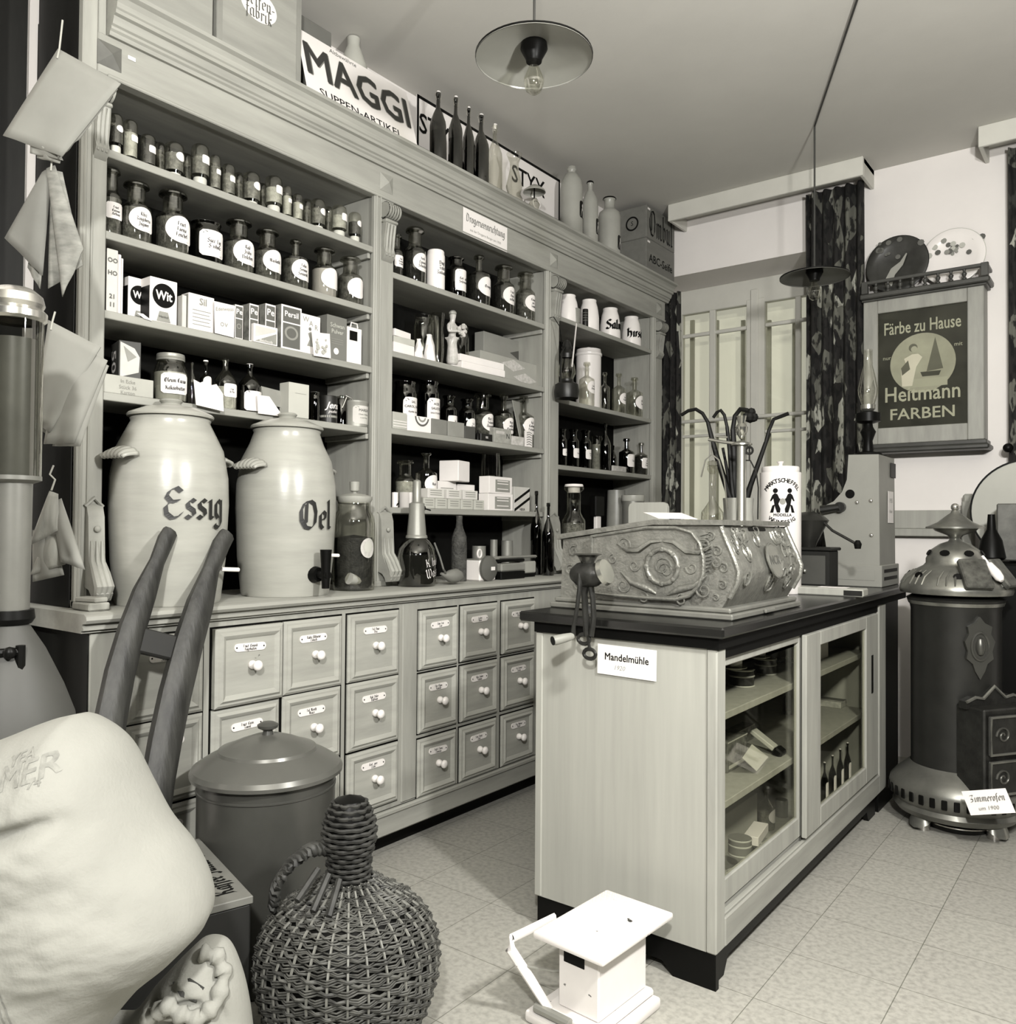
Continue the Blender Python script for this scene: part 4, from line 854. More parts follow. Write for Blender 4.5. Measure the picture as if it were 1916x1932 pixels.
t = quad_card('grey_board', [(-2.50, 3.30, M3 + .235), (-2.56, 3.462, M3 + .245), (-2.53, 3.462, M3 + .002), (-2.47, 3.34, M3 + .002)], mat('carton_light', .34, .75), .003); tag(t, 'grey board leaning behind the rightmost bottle of the third middle shelf', 'board', GP3)
# fourth shelf
GM4 = 'goods on the lowest shelf of the middle bay'; N4 = 'lowest shelf of middle bay'
bottle('wide', 745, 783, 868, M4, f'round clear flask with glass knob at the pillar, {N4}', GM4, gm=GLASS, back=.06, fill=SPICEL)
bottle('narrow', 783, 824, 850, M4, f'clear bottle with long neck and oval label, {N4}', GM4, ['Natr.'], gm=GLASS, back=.05, shape='oval', lz=.42, stop=False)
for i, (a, b_, v) in enumerate(((739, 751, 929), (753, 778, 929))):
    p, r, h = place(a, b_, v, M4, .006); t = thing('china_cup', f'{["half hidden", "small"][i]} white mug with dark brush marks, {N4}', 'mug', p, 0, GM4); body(t, [(0, 0), (r * .96, 0), (r, .003), (r, h), (r * .92, h), (r * .9, .006), (0, .005)], PORC, 'mug_body'); G().tube([(r * 1.002, -.2 * r, h * .1), (r * 1.0, .1 * r, h * .22), (r * .9, .5 * r, h * .25)], .003, 5).obj('brush_mark', INK, t)
def small_boxes(rows, nm, mm, grp):
    for i, (a, b_, z0, hh, x, lb) in enumerate(rows):
        ya, yb = y_of(a, x, M4 + z0 + .02), y_of(b_, x, M4 + z0 + .02)
        t = thing(nm, lb + ', ' + N4, 'box', (x, (ya + yb) / 2, M4 + z0), 0, grp); w = yb - ya
        G().box(-.045, 0, -w / 2, w / 2, 0, hh - .0006, .0015).obj('carton', mm, t, smooth=0)
        for q in (.74, .5, .28): G().box(.0001, .0005, -w * .36, w * .34, hh * q, hh * q + .0035).obj('print_line', CARD, t, smooth=0)
CRM = mat('cream_carton', .62, .75, var=.04); PLC = mat('pale_carton', .48, .75, var=.06)
small_boxes([(799, 820, 0, .046, XS - .02, 'cream box, leftmost of the bottom row'), (822, 843, 0, .046, XS - .02, 'cream box, second in the bottom row'), (846, 868, 0, .046, XS - .02, 'cream box, third in the bottom row'), (870, 892, 0, .046, XS - .02, 'cream box, fourth in the bottom row'), (895, 913, 0, .046, XS - .02, 'cream box, last in the bottom row')], 'small_carton', PLC, 'cream cartons in two rows')
small_boxes([(807, 838, .046, .042, XS - .022, 'pale wide box, left in the second row'), (843, 870, .046, .042, XS - .022, 'pale wide box, middle of the second row'), (874, 901, .046, .042, XS - .022, 'pale wide box, right in the second row')], 'small_carton', CRM, 'cream cartons in two rows')
small_boxes([(826, 860, 0, .128, XS - .09, 'white box, left one at the back'), (863, 895, 0, .120, XS - .09, 'white box, right one at the back')], 'white_carton', PAPER, 'white cartons at the back')
t = thing('white_carton', f'big white carton balanced on top of the box pile, {N4}', 'box', (XS - .10, y_of(857, XS - .1, M4 + .15), M4 + .1288), 14, 'white cartons at the back'); G().box(-.05, .05, -.058, .058, 0, .095, .003).obj('carton', PAPER, t, smooth=0)
p, r, h = place(907, 943, 856, M4, .07); t = thing('glass_cylinder', f'tall dark glass cylinder behind the stacked framed boxes, {N4}', 'jar', p, 0, GM4); body(t, [(0, 0), (r, 0), (r, h), (r * .93, h)], GLASSG, 'glass_body'); body(t, [(0, .004), (r * .9, .004), (r * .85, h * .55), (r * .4, h * .62), (0, h * .6)], SPICE, 'contents')
for i, z in enumerate((0, .0805)):
    ya, yb = y_of(921, XS - .006, M4 + .05), y_of(967, XS - .006, M4 + .05); t = thing('framed_box', f'white box with grey framed label, {["lower", "upper"][i]} of the two, {N4}', 'box', (XS - .006, (ya + yb) / 2, M4 + z), (0, 3)[i], 'white boxes with framed label'); w = yb - ya
    G().box(-.06, 0, -w / 2, w / 2, 0, .08, .0015).obj('carton', PAPER, t, smooth=0); G().box(.0001, .0006, -w * .24, w * .40, .008, .066).obj('label', CARD, t, smooth=0)
    for q in (.058, .045, .02): G().box(.0007, .001, -w * .16, w * .32, q, q + .004).obj('print_line', PAPER, t, smooth=0)
t, M, w, h = pack('striped_box', f'pale box with dark diagonal bands beside the framed boxes, {N4}', 'box', 970, 999, 918, M4, .05, mat('pale_box', .55, .7), GM4, XS - .03)
for q in (-.1, .25): art(t, 'diagonal_band', [(-w * .5, h * (q - .42)), (-w * .5, h * (q - .30)), (w * .5, h * (q + .22)), (w * .5, h * (q + .10))], M, BLACK)
lettering(t, [('HEXA', h * .14, 0, -h * .42, dict(bold=.02))], M @ Tz(.001))
# on the worktop below the middle bay
ZT = ZW + .0008
p, r, h = place(748, 822, 1015, ZT, 0, X=-2.33); t = thing('cologne_flask', 'large cologne bottle with metal top and white script on the worktop', 'bottle', p, 0)
body(t, [(0, 0), (r * .93, 0), (r, .02), (r, h * .60), (r * .93, h * .78), (r * .7, h * .93), (r * .50, h)], glass('cologne_glass', .38, 1.1), 'glass_body'); body(t, [(0, .006), (r * .93, .006), (r * .95, .03), (r * .95, h * .66), (0, h * .66)], mat('dark_liquid', .06, .2), 'liquid')
zz = oX(785, 950, -2.33).z - p.z; z2 = oX(785, 932, -2.33).z - p.z
body(t, [(r * .5, h * .98), (r * .56, h * 1.0), (r * .54, h + .01), (r * .50, h + .012), (r * .40, zz - .04), (r * .40, zz), (r * .22, zz + .006), (r * .2, z2 + .05), (r * .16, z2 + .055), (0, z2 + .06)], ZINC, 'metal_top')
G().ball((r * .1, r * .34, zz - .018), .013, seg=12).tube([(r * .1, r * .34, zz - .018), (r * .12, r * .9, zz - .026)], .003, 6).obj('nozzle', BLACK, t)
G().tube([(r * .5, r * .8, h * .9), (r * .8, r * .9, h * .6), (r * 1.0, r * .95, h * .35), (r * .9, r * 1.25, .05)], .004, 8).obj('hose', mat('rubber_hose', .12, .6), t)
g = G(); pb_ = Vector((r * .75, r * 2.0, .036)); g.tube([pb_ + Vector((0, q, z_)) for q, z_ in ((-.075, .012), (-.05, .004), (-.02, 0), (.015, 0), (.04, -.004), (.056, -.008), (.062, -.01))], [.005, .012, .026, .030, .022, .010, .005], 14); g.obj('rubber_bulb', mat('rubber', .17, .45), t)
lettering(t, [('Kölnisch', .021, r * .34, h * .52, dict(nib=.16, dots=(1,), rot=10)), ('Wasser', .024, r * .36, h * .30, dict(nib=.16, rot=10))], wrap=(r, .0012), m=INKW)
p, r, h = place(851, 880, 973, ZT, 0, X=-2.40); t = thing('wicker_bottle', 'tall dark bark-covered bottle behind the cologne bulb', 'bottle', p); body(t, [(0, 0), (r, 0), (r * 1.02, h * .5), (r * .95, h * .68), (r * .5, h * .82), (r * .4, h * .9), (r * .42, h), (0, h)], mat('bark', .05, .8, var=.6, scale=30, bump=.8), 'bottle_body')
# kitchen scale with white dial, ring and dark disc
p, r, h = place(880, 928, 1046, ZT, 0, X=-2.36); t = thing('spring_scale', 'white domestic scale with ring on top and dark disc in front', 'scale', p)
G().box(-.05, .05, -r, r, 0, h * .80, .006).obj('case', WHITE, t); G().tube([(0, .014 * cos(a), h * .84 + .022 + .018 * sin(a)) for a in [2 * pi * i / 20 for i in range(20)]], .0045, 8, closed=True).obj('ring', WHITE, t)
G().lathe([(0, .03), (r * .30, .03), (r * .98, .012), (r, 0), (0, 0)], 32, M=FX(.052, -r * .1, r * .98)).obj('dial', mat('dark_dial', .10, .4), t); G().box(-.014, .014, -.008, .008, .031, .0325, .003, M=FX(.052, -r * .1, r * .98)).obj('dial_plate', PAPER, t)
G().box(-.03, .045, -r, r * 1.6, h * .80, h * .84, .003).obj('beam', ZINC, t)
# stacked brushes and blocks
GB_ = 'brushes and wooden tools stacked on the worktop'
def yb_(u): return y_of(u, -2.36, ZT + .05)
t = thing('scrubbing_brush', 'dark scrubbing brush lying in front of the wooden boxes', 'brush', (-2.34, (yb_(929) + yb_(975)) / 2, ZT), 0, GB_); wq = yb_(975) - yb_(929)
G().box(-.03, .03, -wq / 2, wq / 2, 0, .035, .004).obj('bristles', BLACK, t); G().box(-.032, .032, -wq / 2, wq / 2, .036, .072, .006).obj('wooden_back', mat('brush_wood', .2, .6), t)
t = thing('brush_block', 'pale wooden brush block right of the scrubbing brush', 'brush', (-2.38, (yb_(978) + yb_(1008)) / 2, ZT), 0, GB_); wq = yb_(1008) - yb_(978)
G().box(-.04, .03, -wq / 2, wq / 2, .018, .075, .005).obj('wooden_back', WOODX, t); G().box(-.036, .026, -wq / 2 + .004, wq / 2 - .004, 0, .0175).obj('bristles', BLACK, t)
t = thing('long_brush', 'long-handled dark brush lying on top of the stacked brushes', 'brush', (-2.36, (yb_(929) + yb_(1006)) / 2, ZT + .0765), 0, GB_); wq = yb_(1006) - yb_(929)
G().box(-.02, .02, -wq * .5, wq * .2, .0, .014, .004).obj('bristles', BLACK, t); G().box(-.016, .016, -wq * .54, wq * .54, .0145, .028, .006).obj('handle', mat('brush_wood', .2, .6), t)
for i, (u0, u1, v, x, lb) in enumerate(((1022, 1045, 945, -2.36, 'dark wine bottle on the worktop at the right partition'), (1000, 1022, 922, -2.43, 'dark swing-top bottle standing behind the wine bottle'))):
    t = bottle('slope', u0, u1, v, ZT, lb, 'dark bottles on the worktop', gm=GLASSD, fill=BLACK, X=x, stop=False, name='wine_bottle')
    if i: G().tube([(0, .012 * cos(a), .335 + .024 * sin(a)) for a in [2 * pi * i_ / 16 for i_ in range(16)]], .0025, 6, closed=True).obj('swing_wire', STEEL, t)
for i, (u, v, w_) in enumerate(((890, 1030, 26), (924, 1018, 14), (945, 1020, 22))):
    p, r, h = place(u, u + w_, v, ZT, 0, X=-2.60); t = thing('storage_tin', f'{["left", "middle", "right"][i]} of three dim grey tins at the back behind the scale', 'tin', p, 0, 'dim tins at the back of the worktop'); body(t, [(0, 0), (r, 0), (r, h), (0, h)], TIN, 'can')
# ================================================================ right bay
R1, R2, R3 = [z + .0008 for z in TOPS[2]]
GR1 = 'white stoneware jars on the top shelf of the right bay'
for i, (a, b_, v, tx) in enumerate(((1052, 1091, 558, ''), (1092, 1130, 567, ''), (1131, 1170, 583, 'Salmiak'), (1172, 1209, 599, 'Hirschen'))):
    p, r, h = place(a, b_, v, R1, .012); t = thing('white_jar', ['plain white jar at the partition, behind the striped tin', 'plain white jar behind the narrow tin', 'white jar lettered Salmiak on the top right shelf', 'white jar with black lettering at the right end'][i], 'jar', p, 0, GR1)
    body(t, [(0, 0), (r * .97, 0), (r, .01), (r * .98, h * .45), (r * .86, h * .75), (r * .72, h * .9), (r * .70, h * .94), (r * .73, h * .97), (r * .7, h), (0, h)], PORC, 'jar_body', 32)
    if tx: lettering(t, [(tx, .034, 0, h * .42, dict(nib=.42))], wrap=(r, .0015))
for i, (a, b_, v) in enumerate(((1078, 1100, 582), (1102, 1113, 583))):
    p, r, h = place(a, b_, v, R1, .0, X=XS - .008 - .018 * (1 - i) * .5); t = thing('small_tin', ['wider striped grey tin', 'slim dark tin with pale bands'][i] + ' in front of the white jars', 'tin', p, 0, 'small tins before the white jars'); p.x -= .006
    t.location.x = XS - .004 - r; body(t, [(0, 0), (r, 0), (r, h * .96), (r * .9, h), (0, h)], TIN if i == 0 else DTIN, 'can')
    for q in (.3, .45, .6, .75): G().lathe([(r * 1.006, h * q), (r * 1.006, h * (q + .05))], 16).obj('band', CARD, t)
# second shelf
GR2 = 'goods on the second shelf of the right bay'
p, r, h = place(1084, 1135, 655, R2, .075); t = thing('enamel_canister', 'tall white enamel canister with stepped lid', 'canister', p, 0, GR2)
body(t, [(0, 0), (r * .93, 0), (r * .93, h * .86)], WHITE, 'can'); body(t, [(r * .95, h * .85), (r * 1.0, h * .86), (r * 1.0, h * .89), (r * .94, h * .9), (r * .90, h * .955), (r * .5, h * .97), (0, h * .975)], WHITE, 'lid'); body(t, [(0, h * .97), (.010, h * .97), (.008, h * .985), (.012, h * .995), (0, h)], WHITE, 'knob')
bottle('narrow', 1092, 1121, 683, R2, 'bottle with egg-shaped label in front of the white canister', GR2, ['Tinct.', 'Arnicae'], gm=GLASS, lz=.42)
bottle('narrow', 1131, 1150, 702, R2, 'unlabelled grey bottle right of the white canister', GR2, gm=GLASS, back=.03)
bottle('narrow', 1154, 1180, 704, R2, 'labelled bottle, second from right beside the canister', GR2, ['Spir.', 'Camph.'], gm=GLASS)
bottle('narrow', 1181, 1212, 712, R2, 'labelled bottle, rightmost on the shelf of the canister', GR2, ['Ol.', 'Lini'], gm=GLASS)
# lantern hanging from the partition
lc = oX(1069, 690, -2.34); t = thing('lantern', 'black stable lantern hanging by its wire at the partition', 'lantern', lc)
D_ = proj(lc)[2]; q = D_ / F
G().lathe([(0, -62 * q), (22 * q, -62 * q), (24 * q, -50 * q), (22 * q, -36 * q), (12 * q, -30 * q), (12 * q, -26 * q)], 20).obj('font', DTIN, t); G().lathe([(11 * q, -28 * q), (17 * q, -14 * q), (15 * q, 0), (10 * q, 14 * q)], 18).obj('globe', GLASS, t)
G().lathe([(12 * q, 14 * q), (13 * q, 22 * q), (8 * q, 30 * q), (10 * q, 34 * q), (6 * q, 46 * q), (0, 50 * q)], 16).obj('chimney', DTIN, t)
for s_ in (-1, 1): G().tube([(0, s_ * 20 * q, -48 * q), (0, s_ * 21 * q, 0), (0, s_ * 18 * q, 22 * q), (0, s_ * 9 * q, 32 * q)], 2 * q, 6).obj('side_tube', DTIN, t)
G().tube([(0, -14 * q, 30 * q), (0, -26 * q, 70 * q), (-.03, -29 * q, 88 * q), (-.066, -22 * q, 90 * q)], .0022, 6).obj('wire_bail', BLACK, t)
t = thing('thermometer', 'thin pale stick leaning before the lantern', 'stick', oX(1087, 612, -2.385)); a, b_ = oX(1087, 612, -2.385), oX(1079, 690, -2.27)
G().tube([(0, 0, 0), b_ - a], .0085, 8, flat=.5).obj('stick', PAPER, t)
# third shelf
GR3 = 'bottles on the third shelf of the right bay'
for i, (k_, a, b_, v, lb, tx, gm_, fl, sh_) in enumerate((('squat', 1053, 1069, 808, 'dark bottle half behind the partition', ['Jod'], GLASSB, SPICED, 'rect'), ('squat', 1070, 1092, 809, 'dark bottle with pale square label, second from left', ['Sirup'], GLASSB, BLACK, 'rect'), ('squat', 1093, 1115, 811, 'dark bottle with bold lettered label, third from left', ['Creo-', 'lin'], GLASSB, BLACK, 'rect'),
        ('jar', 1115, 1135, 824, 'grey frosted jar without label', None, GLASSG, SPICEL, 'rect'), ('slope', 1130, 1152, 798, 'tall plain black bottle', None, GLASSD, BLACK, 'rect'), ('slope', 1151, 1163, 840, 'short black bottle beside the tall black one', None, GLASSD, BLACK, 'rect'), ('narrow', 1167, 1196, 827, 'black bottle with white label and flared neck', ['Terp.'], GLASSD, BLACK, 'rect'), ('narrow', 1197, 1221, 835, 'grey bottle with white label at the right pillar', ['Ol.', 'Ricini', 'Rizinus'], GLASSG, SPICED, 'rect'))):
    bottle(k_, a, b_, v, R3, lb + ', third shelf of right bay', GR3, tx, gm=gm_, fill=fl, shape=sh_, back=.02 + .05 * (i in (3, 5)))
t, M, w, h = pack('small_packet', 'small pale packet before the black bottles, third shelf of right bay', 'packet', 1157, 1182, 878, R3, .012, PALEP, None, XS - .003)
t.location.x = XS - .0055; 
# worktop below the right bay
GRW = 'things on the worktop below the right bay'
t = bottle('wide', 1059, 1104, 912, ZT, 'glass storage jar with white lid and square label', GRW, ['Gummi', 'arab.'], gm=GLASS, shape='rect', fill=SPICE, X=-2.38, stop=PORC, lz=.25)
p, r, h = place(1110, 1142, 935, ZT, 0, X=-2.5); t = thing('hand_brush', 'black brush with white handle standing beside the storage jar', 'brush', p, 0, GRW); G().box(-.02, .02, -r, r, h * .72, h, .006).obj('bristles', BLACK, t); G().box(-.012, .012, -r * .5, r * .5, 0, h * .719, .004).obj('handle', PAPER, t)
p, r, h = place(1143, 1180, 925, ZT, 0, X=-2.62); t = thing('grey_crock', 'dim grey crock at the back of the right bay', 'crock', p, 0, GRW); body(t, [(0, 0), (r * .9, 0), (r, h * .5), (r * .9, h), (r * .8, h), (0, h * .9)], STONE2, 'crock_body')
p, r, h = place(1171, 1215, 932, ZT, 0, X=-2.47); t = thing('lidded_canister', 'grey canister with pale lid right of the dim crock', 'canister', p, 0, GRW); body(t, [(0, 0), (r * .92, 0), (r * .92, h * .92)], ZINC, 'can'); body(t, [(r * .95, h * .9), (r, h * .93), (r * .98, h * .98), (0, h)], mat('pale_lid', .5, .4), 'lid')
# ================================================================ on top of the cornice
ZC = 2.8068
def crate(lab, y0, y1, x0, x1, z0, z1, m, rz=0, parts=()):
    t = thing('wooden_crate', lab, 'crate', ((x0 + x1) / 2, (y0 + y1) / 2, z0), rz, None)
    w, d, h = y1 - y0, x1 - x0, z1 - z0
    G().box(-d / 2, d / 2, -w / 2, w / 2, 0, h, .003).obj('crate_body', m, t, smooth=0); return t, FX(d / 2 + .0006, 0, h / 2), w, h
CRT = mat('crate_wood', .30, .65, var=.14, scale=6, stretch=(3, .4, 3))
q0, q1 = oX(200, 0, -2.43), oX(402, 40, -2.43); q2, q3 = oX(409, 40, -2.43), oX(567, 130, -2.43)
t, M, w, h = crate('wooden crate at the top left corner, left of the two on the cornice', 1.21, q1.y, -2.69, -2.43, ZC, 3.22, CRT)
t, M, w, h = crate('wooden crate with oval white label, right of the two on the cornice', q2.y, q3.y, -2.69, -2.43, ZC, 3.22, CRT)
for a, b_ in ((-.5, -.44), (.44, .5)): art(t, 'end_batten', rect(w * a, w * b_, -h * .48, h * .48), M, mat('crate_wood_edge', .24, .65), .0005)
om = oX(488, 12, -2.43); Ml = FX(.1306, om.y - t.location.y, om.z - ZC)
G().poly(disc(.055, 32, 1.35), Ml, .001).obj('label', PAPER, t, smooth=0); lettering(t, [('Seifen-', .03, 0, .016, dict(nib=.2)), ('fabrik', .03, 0, -.026, dict(nib=.2))], Ml @ Tz(.0015), INKG)
# enamelled sign leaning against the wall side
bl, br = oX(582, 166, -2.385), oX(790, 277, -2.385)
tl, tr = oX(570, 59, -2.46), oX(774, 177, -2.46)
z0 = ZC + .001
sg = thing('enamel_sign', 'white enamel Maggi sign leaning on the cornice', 'sign', (-2.385, (bl.y + br.y) / 2, z0))
w = br.y - bl.y; hs = (Vector((0, 0, 0)) + Vector((.075, 0, (tl.z + tr.z) / 2 - z0))).length
Ms = frame((0, 0, 0), (0, 1, 0), (-.075, 0, (tl.z + tr.z) / 2 - z0)) @ Matrix.Translation((0, hs / 2, 0))
G().box(-w / 2, w / 2, -hs / 2, hs / 2, -.003, 0, .001, M=Ms).obj('plate', WHITE, sg, smooth=0)
for d_, mm, lf in ((.018, mat('letter_edge', .18, .5), .0006), (-.004, mat('letter_dark', .03, .5), .0012)):
    lettering(sg, [('MAGGI', hs * .66, 0, hs * .07, dict(bold=.02 + d_ * .8, w=1.0))], Ms @ Tz(lf), mm, name='sign_letters')
lettering(sg, [('SUPPEN-ARTIKEL', hs * .16, -w * .02, -hs * .355, dict(bold=.004, w=.95))], Ms @ Tz(.0008), INK, name='sign_letters'); lettering(sg, [('Altbewährte', hs * .095, -w * .12, hs * .43, dict(shear=.15))], Ms @ Tz(.0008), INKG, name='sign_letters')
mw = [c_ for c_ in sg.children if c_.name.startswith('sign_letters')]
for o in mw[:2]:                                   # fit the big word to the plate
    xs = [(Ms.inverted() @ v.co).x for v in o.data.vertices]; k_ = w * .94 / (max(xs) - min(xs)); A = Ms @ Matrix.Diagonal((k_ * (1 if o is mw[1] else 1.0), 1, 1, 1)) @ Ms.inverted(); o.data.transform(A)
xs = [(Ms.inverted() @ v.co).x for v in mw[2].data.vertices]; k_ = w * .74 / (max(xs) - min(xs)); mw[2].data.transform(Ms @ Matrix.Diagonal((k_, 1, 1, 1)) @ Ms.inverted())
p, r, h = place(636, 694, 72, ZC, 0, X=-2.60); t = thing('glass_balloon', 'big pale glass jar behind the Maggi sign', 'jar', p); body(t, [(0, 0), (r, 0), (r * 1.05, h * .55), (r * .9, h * .75), (r * .5, h * .9), (r * .40, h * .93), (r * .42, h), (0, h)], mat('milky_glass', .45, .3, var=.06), 'glass_body')
t, M, w, h = crate('dark flat box behind the Maggi sign next to the crate', q3.y + .03, q3.y + .22, -2.68, -2.52, ZC, oX(590, 40, -2.52).z, mat('flat_box', .13, .6))
GSW = 'swing-top bottles on the cornice'
for i, (a, b_, v, dk) in enumerate(((810, 841, 171, 1), (845, 872, 180, 1), (872, 894, 200, 2), (891, 922, 214, 2), (918, 947, 233, 0))):
    gm_ = (GLASS, GLASSB, GLASSD)[dk]; fl = (None, mat('dark_beer', .025, .3), BLACK)[dk]
    t = bottle('slope', a, b_, v, ZC, ['brown swing-top bottle, leftmost of the row after the signs', 'brown swing-top bottle, second of the row', 'black swing-top bottle, third of the row, slightly slimmer', 'black swing-top bottle, fourth of the row', 'clear swing-top bottle right of the black ones'][i], GSW, gm=gm_, fill=fl, X=-2.40, stop=PORC, name='swing_bottle', seg=20)
    p, r, h = place(a, b_, v, ZC, 0, X=-2.40)
    G().tube([(0, -r * .34, h * .86), (0, -r * .55, h * .93), (0, -r * .2, h * 1.0), (0, r * .2, h * 1.0), (0, r * .55, h * .93), (0, r * .34, h * .86)], .0022, 6).obj('swing_wire', STEEL, t)
# long white sign with black border behind the bottles
a0, a1 = oX(786, 215, -2.55), oX(1056, 345, -2.55); zt_ = oX(1056, 340, -2.55).z
sg = thing('enamel_sign', 'white sign with black border reading Styx behind the bottles', 'sign', (-2.55, (a0.y + a1.y) / 2, ZC + .001)); w = a1.y - a0.y; hs = zt_ - ZC
Ms = FX(0, 0, hs / 2)
G().box(-w / 2, w / 2, -hs / 2, hs / 2, -.004, 0, .001, M=Ms).obj('plate', WHITE, sg, smooth=0)
g = G()
for x0, x1, y0, y1 in ((-w / 2, w / 2, hs * .46, hs / 2), (w / 2 - .014, w / 2, -hs / 2, hs / 2), (-w / 2, -w / 2 + .014, -hs / 2, hs / 2)): g.poly(rect(x0, x1, y0, y1), Ms @ Tz(.0006))
g.obj('border', INK, sg, smooth=0); art(sg, 'dark_foot', rect(-w / 2, w / 2, -hs / 2, -hs * .12), Ms, INK)
lettering(sg, [('STYX', hs * .34, w * .24, hs * .19, dict(bold=.015)), ('STYX', hs * .34, -w * .36, hs * .16, dict(bold=.015))], Ms @ Tz(.001), INK)
p, r, h = place(953, 986, 291, ZC, 0, X=-2.40); t = thing('glass_vase', 'clear pressed glass vase with flared mouth right of the bottles', 'vase', p); body(t, [(0, 0), (r, 0), (r * 1.0, h * .1), (r * .7, h * .2), (r * .95, h * .35), (r * .5, h * .7), (r * .5, h * .82), (r * .9, h), (r * .84, h)], GLASS, 'glass_body')
p, r, h = place(985, 1030, 350, ZC, 0, X=-2.42); t = thing('oil_lamp', 'small oil lamp with flat shade in front of the Styx sign', 'lamp', p); body(t, [(0, 0), (r * .5, 0), (r * .3, h * .2), (r * .5, h * .4), (r * .2, h * .6), (0, h * .6)], GLASS, 'font'); body(t, [(r * .95, h * .78), (r * .9, h * .84), (r * .3, h), (0, h)], mat('tin_shade', .4, .4, .3), 'shade'); G().tube([(0, 0, h * .5), (0, 0, h * .95)], .004, 6).obj('stem', BLACK, t); G().tube([(0, r * .3 + .03 * cos(a), h * .45 + .022 * sin(a)) for a in [2 * pi * i / 18 for i in range(18)]], .006, 6, closed=True).obj('handle', PORC, t)
GST = 'stoneware bottles on the cornice'
for i, (a, b_, v, lb) in enumerate(((1056, 1099, 315, 'tallest grey stoneware bottle with figure label'), (1097, 1128, 341, 'grey stoneware bottle with dark stopper, middle of three'), (1128, 1170, 372, 'wide-mouthed grey bottle with framed label, right of three'))):
    p, r, h = place(a, b_, v, ZC, 0, X=-2.42); t = thing('stoneware_bottle', lb, 'bottle', p, 0, GST)
    nk = (.34, .3, .46)[i]
    body(t, [(0, 0), (r, 0), (r, h * (.68, .6, .66)[i]), (r * .92, h * (.78, .7, .73)[i]), (r * .6, h * (.88, .8, .78)[i]), (r * nk, h * (.91, .85, .81)[i]), (r * nk, h * .94), (r * (nk + .1), h * .96), (r * nk, h * (1 if i == 0 else .965)), (0, h * (1 if i == 0 else .965))], mat('grey_bottle', .30, .35, var=.08), 'bottle_body', 28)
    if i: body(t, [(r * nk, h * .955), (r * (nk + .16), h * .965), (r * (nk + .1), h * .985), (r * .2, h), (0, h)], BLACK, 'stopper', 14)
    lb_ = lab_patch(r, r * .9, h * .24, h * (.36, .28, .2)[i], 'rect', tc=.25).obj('label', BLACK, t)
    g = G(); b2 = bmesh.new(); vs_ = [b2.verts.new((x + r * .25, y + h * (.36, .28, .2)[i], 0)) for x, y in disc(r * .2, 12, .7, 0, h * .05)]; b2.faces.new(vs_); vs_ = [b2.verts.new((x + r * .25, y + h * (.36, .28, .2)[i], 0)) for x, y in ((-r * .32, -h * .1), (r * .3, -h * .1), (r * .14, h * .02), (-r * .14, h * .02))]; b2.faces.new(vs_); g.merge(wrapped(b2, r, 0, .0016)); g.obj('figure_print', PALEP, lb_, smooth=0)
CR2 = mat('crate_dark', .15, .65, var=.15, scale=6, stretch=(3, .4, 3))
e0, e1 = oX(1219, 440, -2.42), oX(1272, 470, -2.42)
y0 = e0.y; y1 = e1.y; zm = oX(1219, 447, -2.42).z; zt_ = oX(1219, 385, -2.42).z
for i, (za, zb_, lb, tx) in enumerate(((ZC, zm, 'lower wooden crate lettered ABC-Seife at the right end of the cornice', 'ABC-Seife'), (zm + .001, zt_, 'upper wooden crate lettered Ombul on top of the ABC crate', 'Ombul'))):
    t, M, w, h = crate(lb, y0, y1, -2.70 + .02, -2.42, za, zb_, CR2)
    o_ = lettering(t, [(tx, h * (.3 if i == 0 else .5), 0, 0, dict(nib=.2, rot=0) if i else dict(bold=.01))], M @ Tz(.0006), INK)
    xs = [(M.inverted() @ v.co).x for v in o_.data.vertices]; o_.data.transform(M @ Matrix.Diagonal((w * .82 / (max(xs) - min(xs)), 1, 1, 1)) @ M.inverted())
    Ms = FY(.03, -w / 2 - .0006, h / 2)
    if i: G().lathe([(.035, 0), (.045, 0), (.045, .001), (.035, .001)], 28, M=Ms).obj('ring_mark', INK, t); lettering(t, [('S', .04, 0, 0)], Ms @ Tz(.0006), INK)
    G().box(-.016, .016, -.006, .006, 0, .001, M=FX(.13 + .0006, -w / 2 + .03, h - .02)).obj('paper_tab', PAPER, t)
# ================================================================ counter
XC_, XD, YA, YB = -1.512, -.915, 2.132, 3.90
ct = thing('shop_counter', 'pine shop counter with dark top, glazed sliding doors and dark base', 'counter')
CTOP = mat('dark_countertop', .010, .25, var=.3, scale=5, spec=.5)
PANEL = mat('pine_end_panel', .36, .6, var=.07, scale=7, stretch=(5, 5, .22), bump=.04, dirt=(7.5, .75, .2))
ZK = .985
G().box(-1.560, -.882, 2.098, 4.42, .955, ZK, .006).obj('top_board', CTOP, ct)
G().box(-1.515, -.905, 2.122, 4.35, .922, .9548).obj('apron', mat('black_apron', .004, .6, spec=.1), ct)
G().box(XC_, XD - .028, YA, YA + .02, .101, .9215).box(XC_ - .002, XC_ + .024, YA - .004, YA + .03, .101, .9215, .003).obj('end_panel', PANEL, ct)
G().box(XD - .028, XD + .003, YA - .005, YA + .055, .101, .9215, .004).obj('corner_post', WOODZ, ct)
G().box(XC_, XC_ + .02, YA + .03, YB, .101, .9215).obj('back_panel', WOODZ, ct)
G().box(XC_ + .02, XD - .04, YA + .02, YB, .101, .13).obj('floor_board', WOODX, ct)
yR0, yR1 = oX(1657, 1200, XD).y, oX(1668, 1200, XD).y
G().box(XC_ + .02, XD + .003, yR0, yR1 + .01, .101, .9215, .003).obj('end_post', WOODZ, ct)
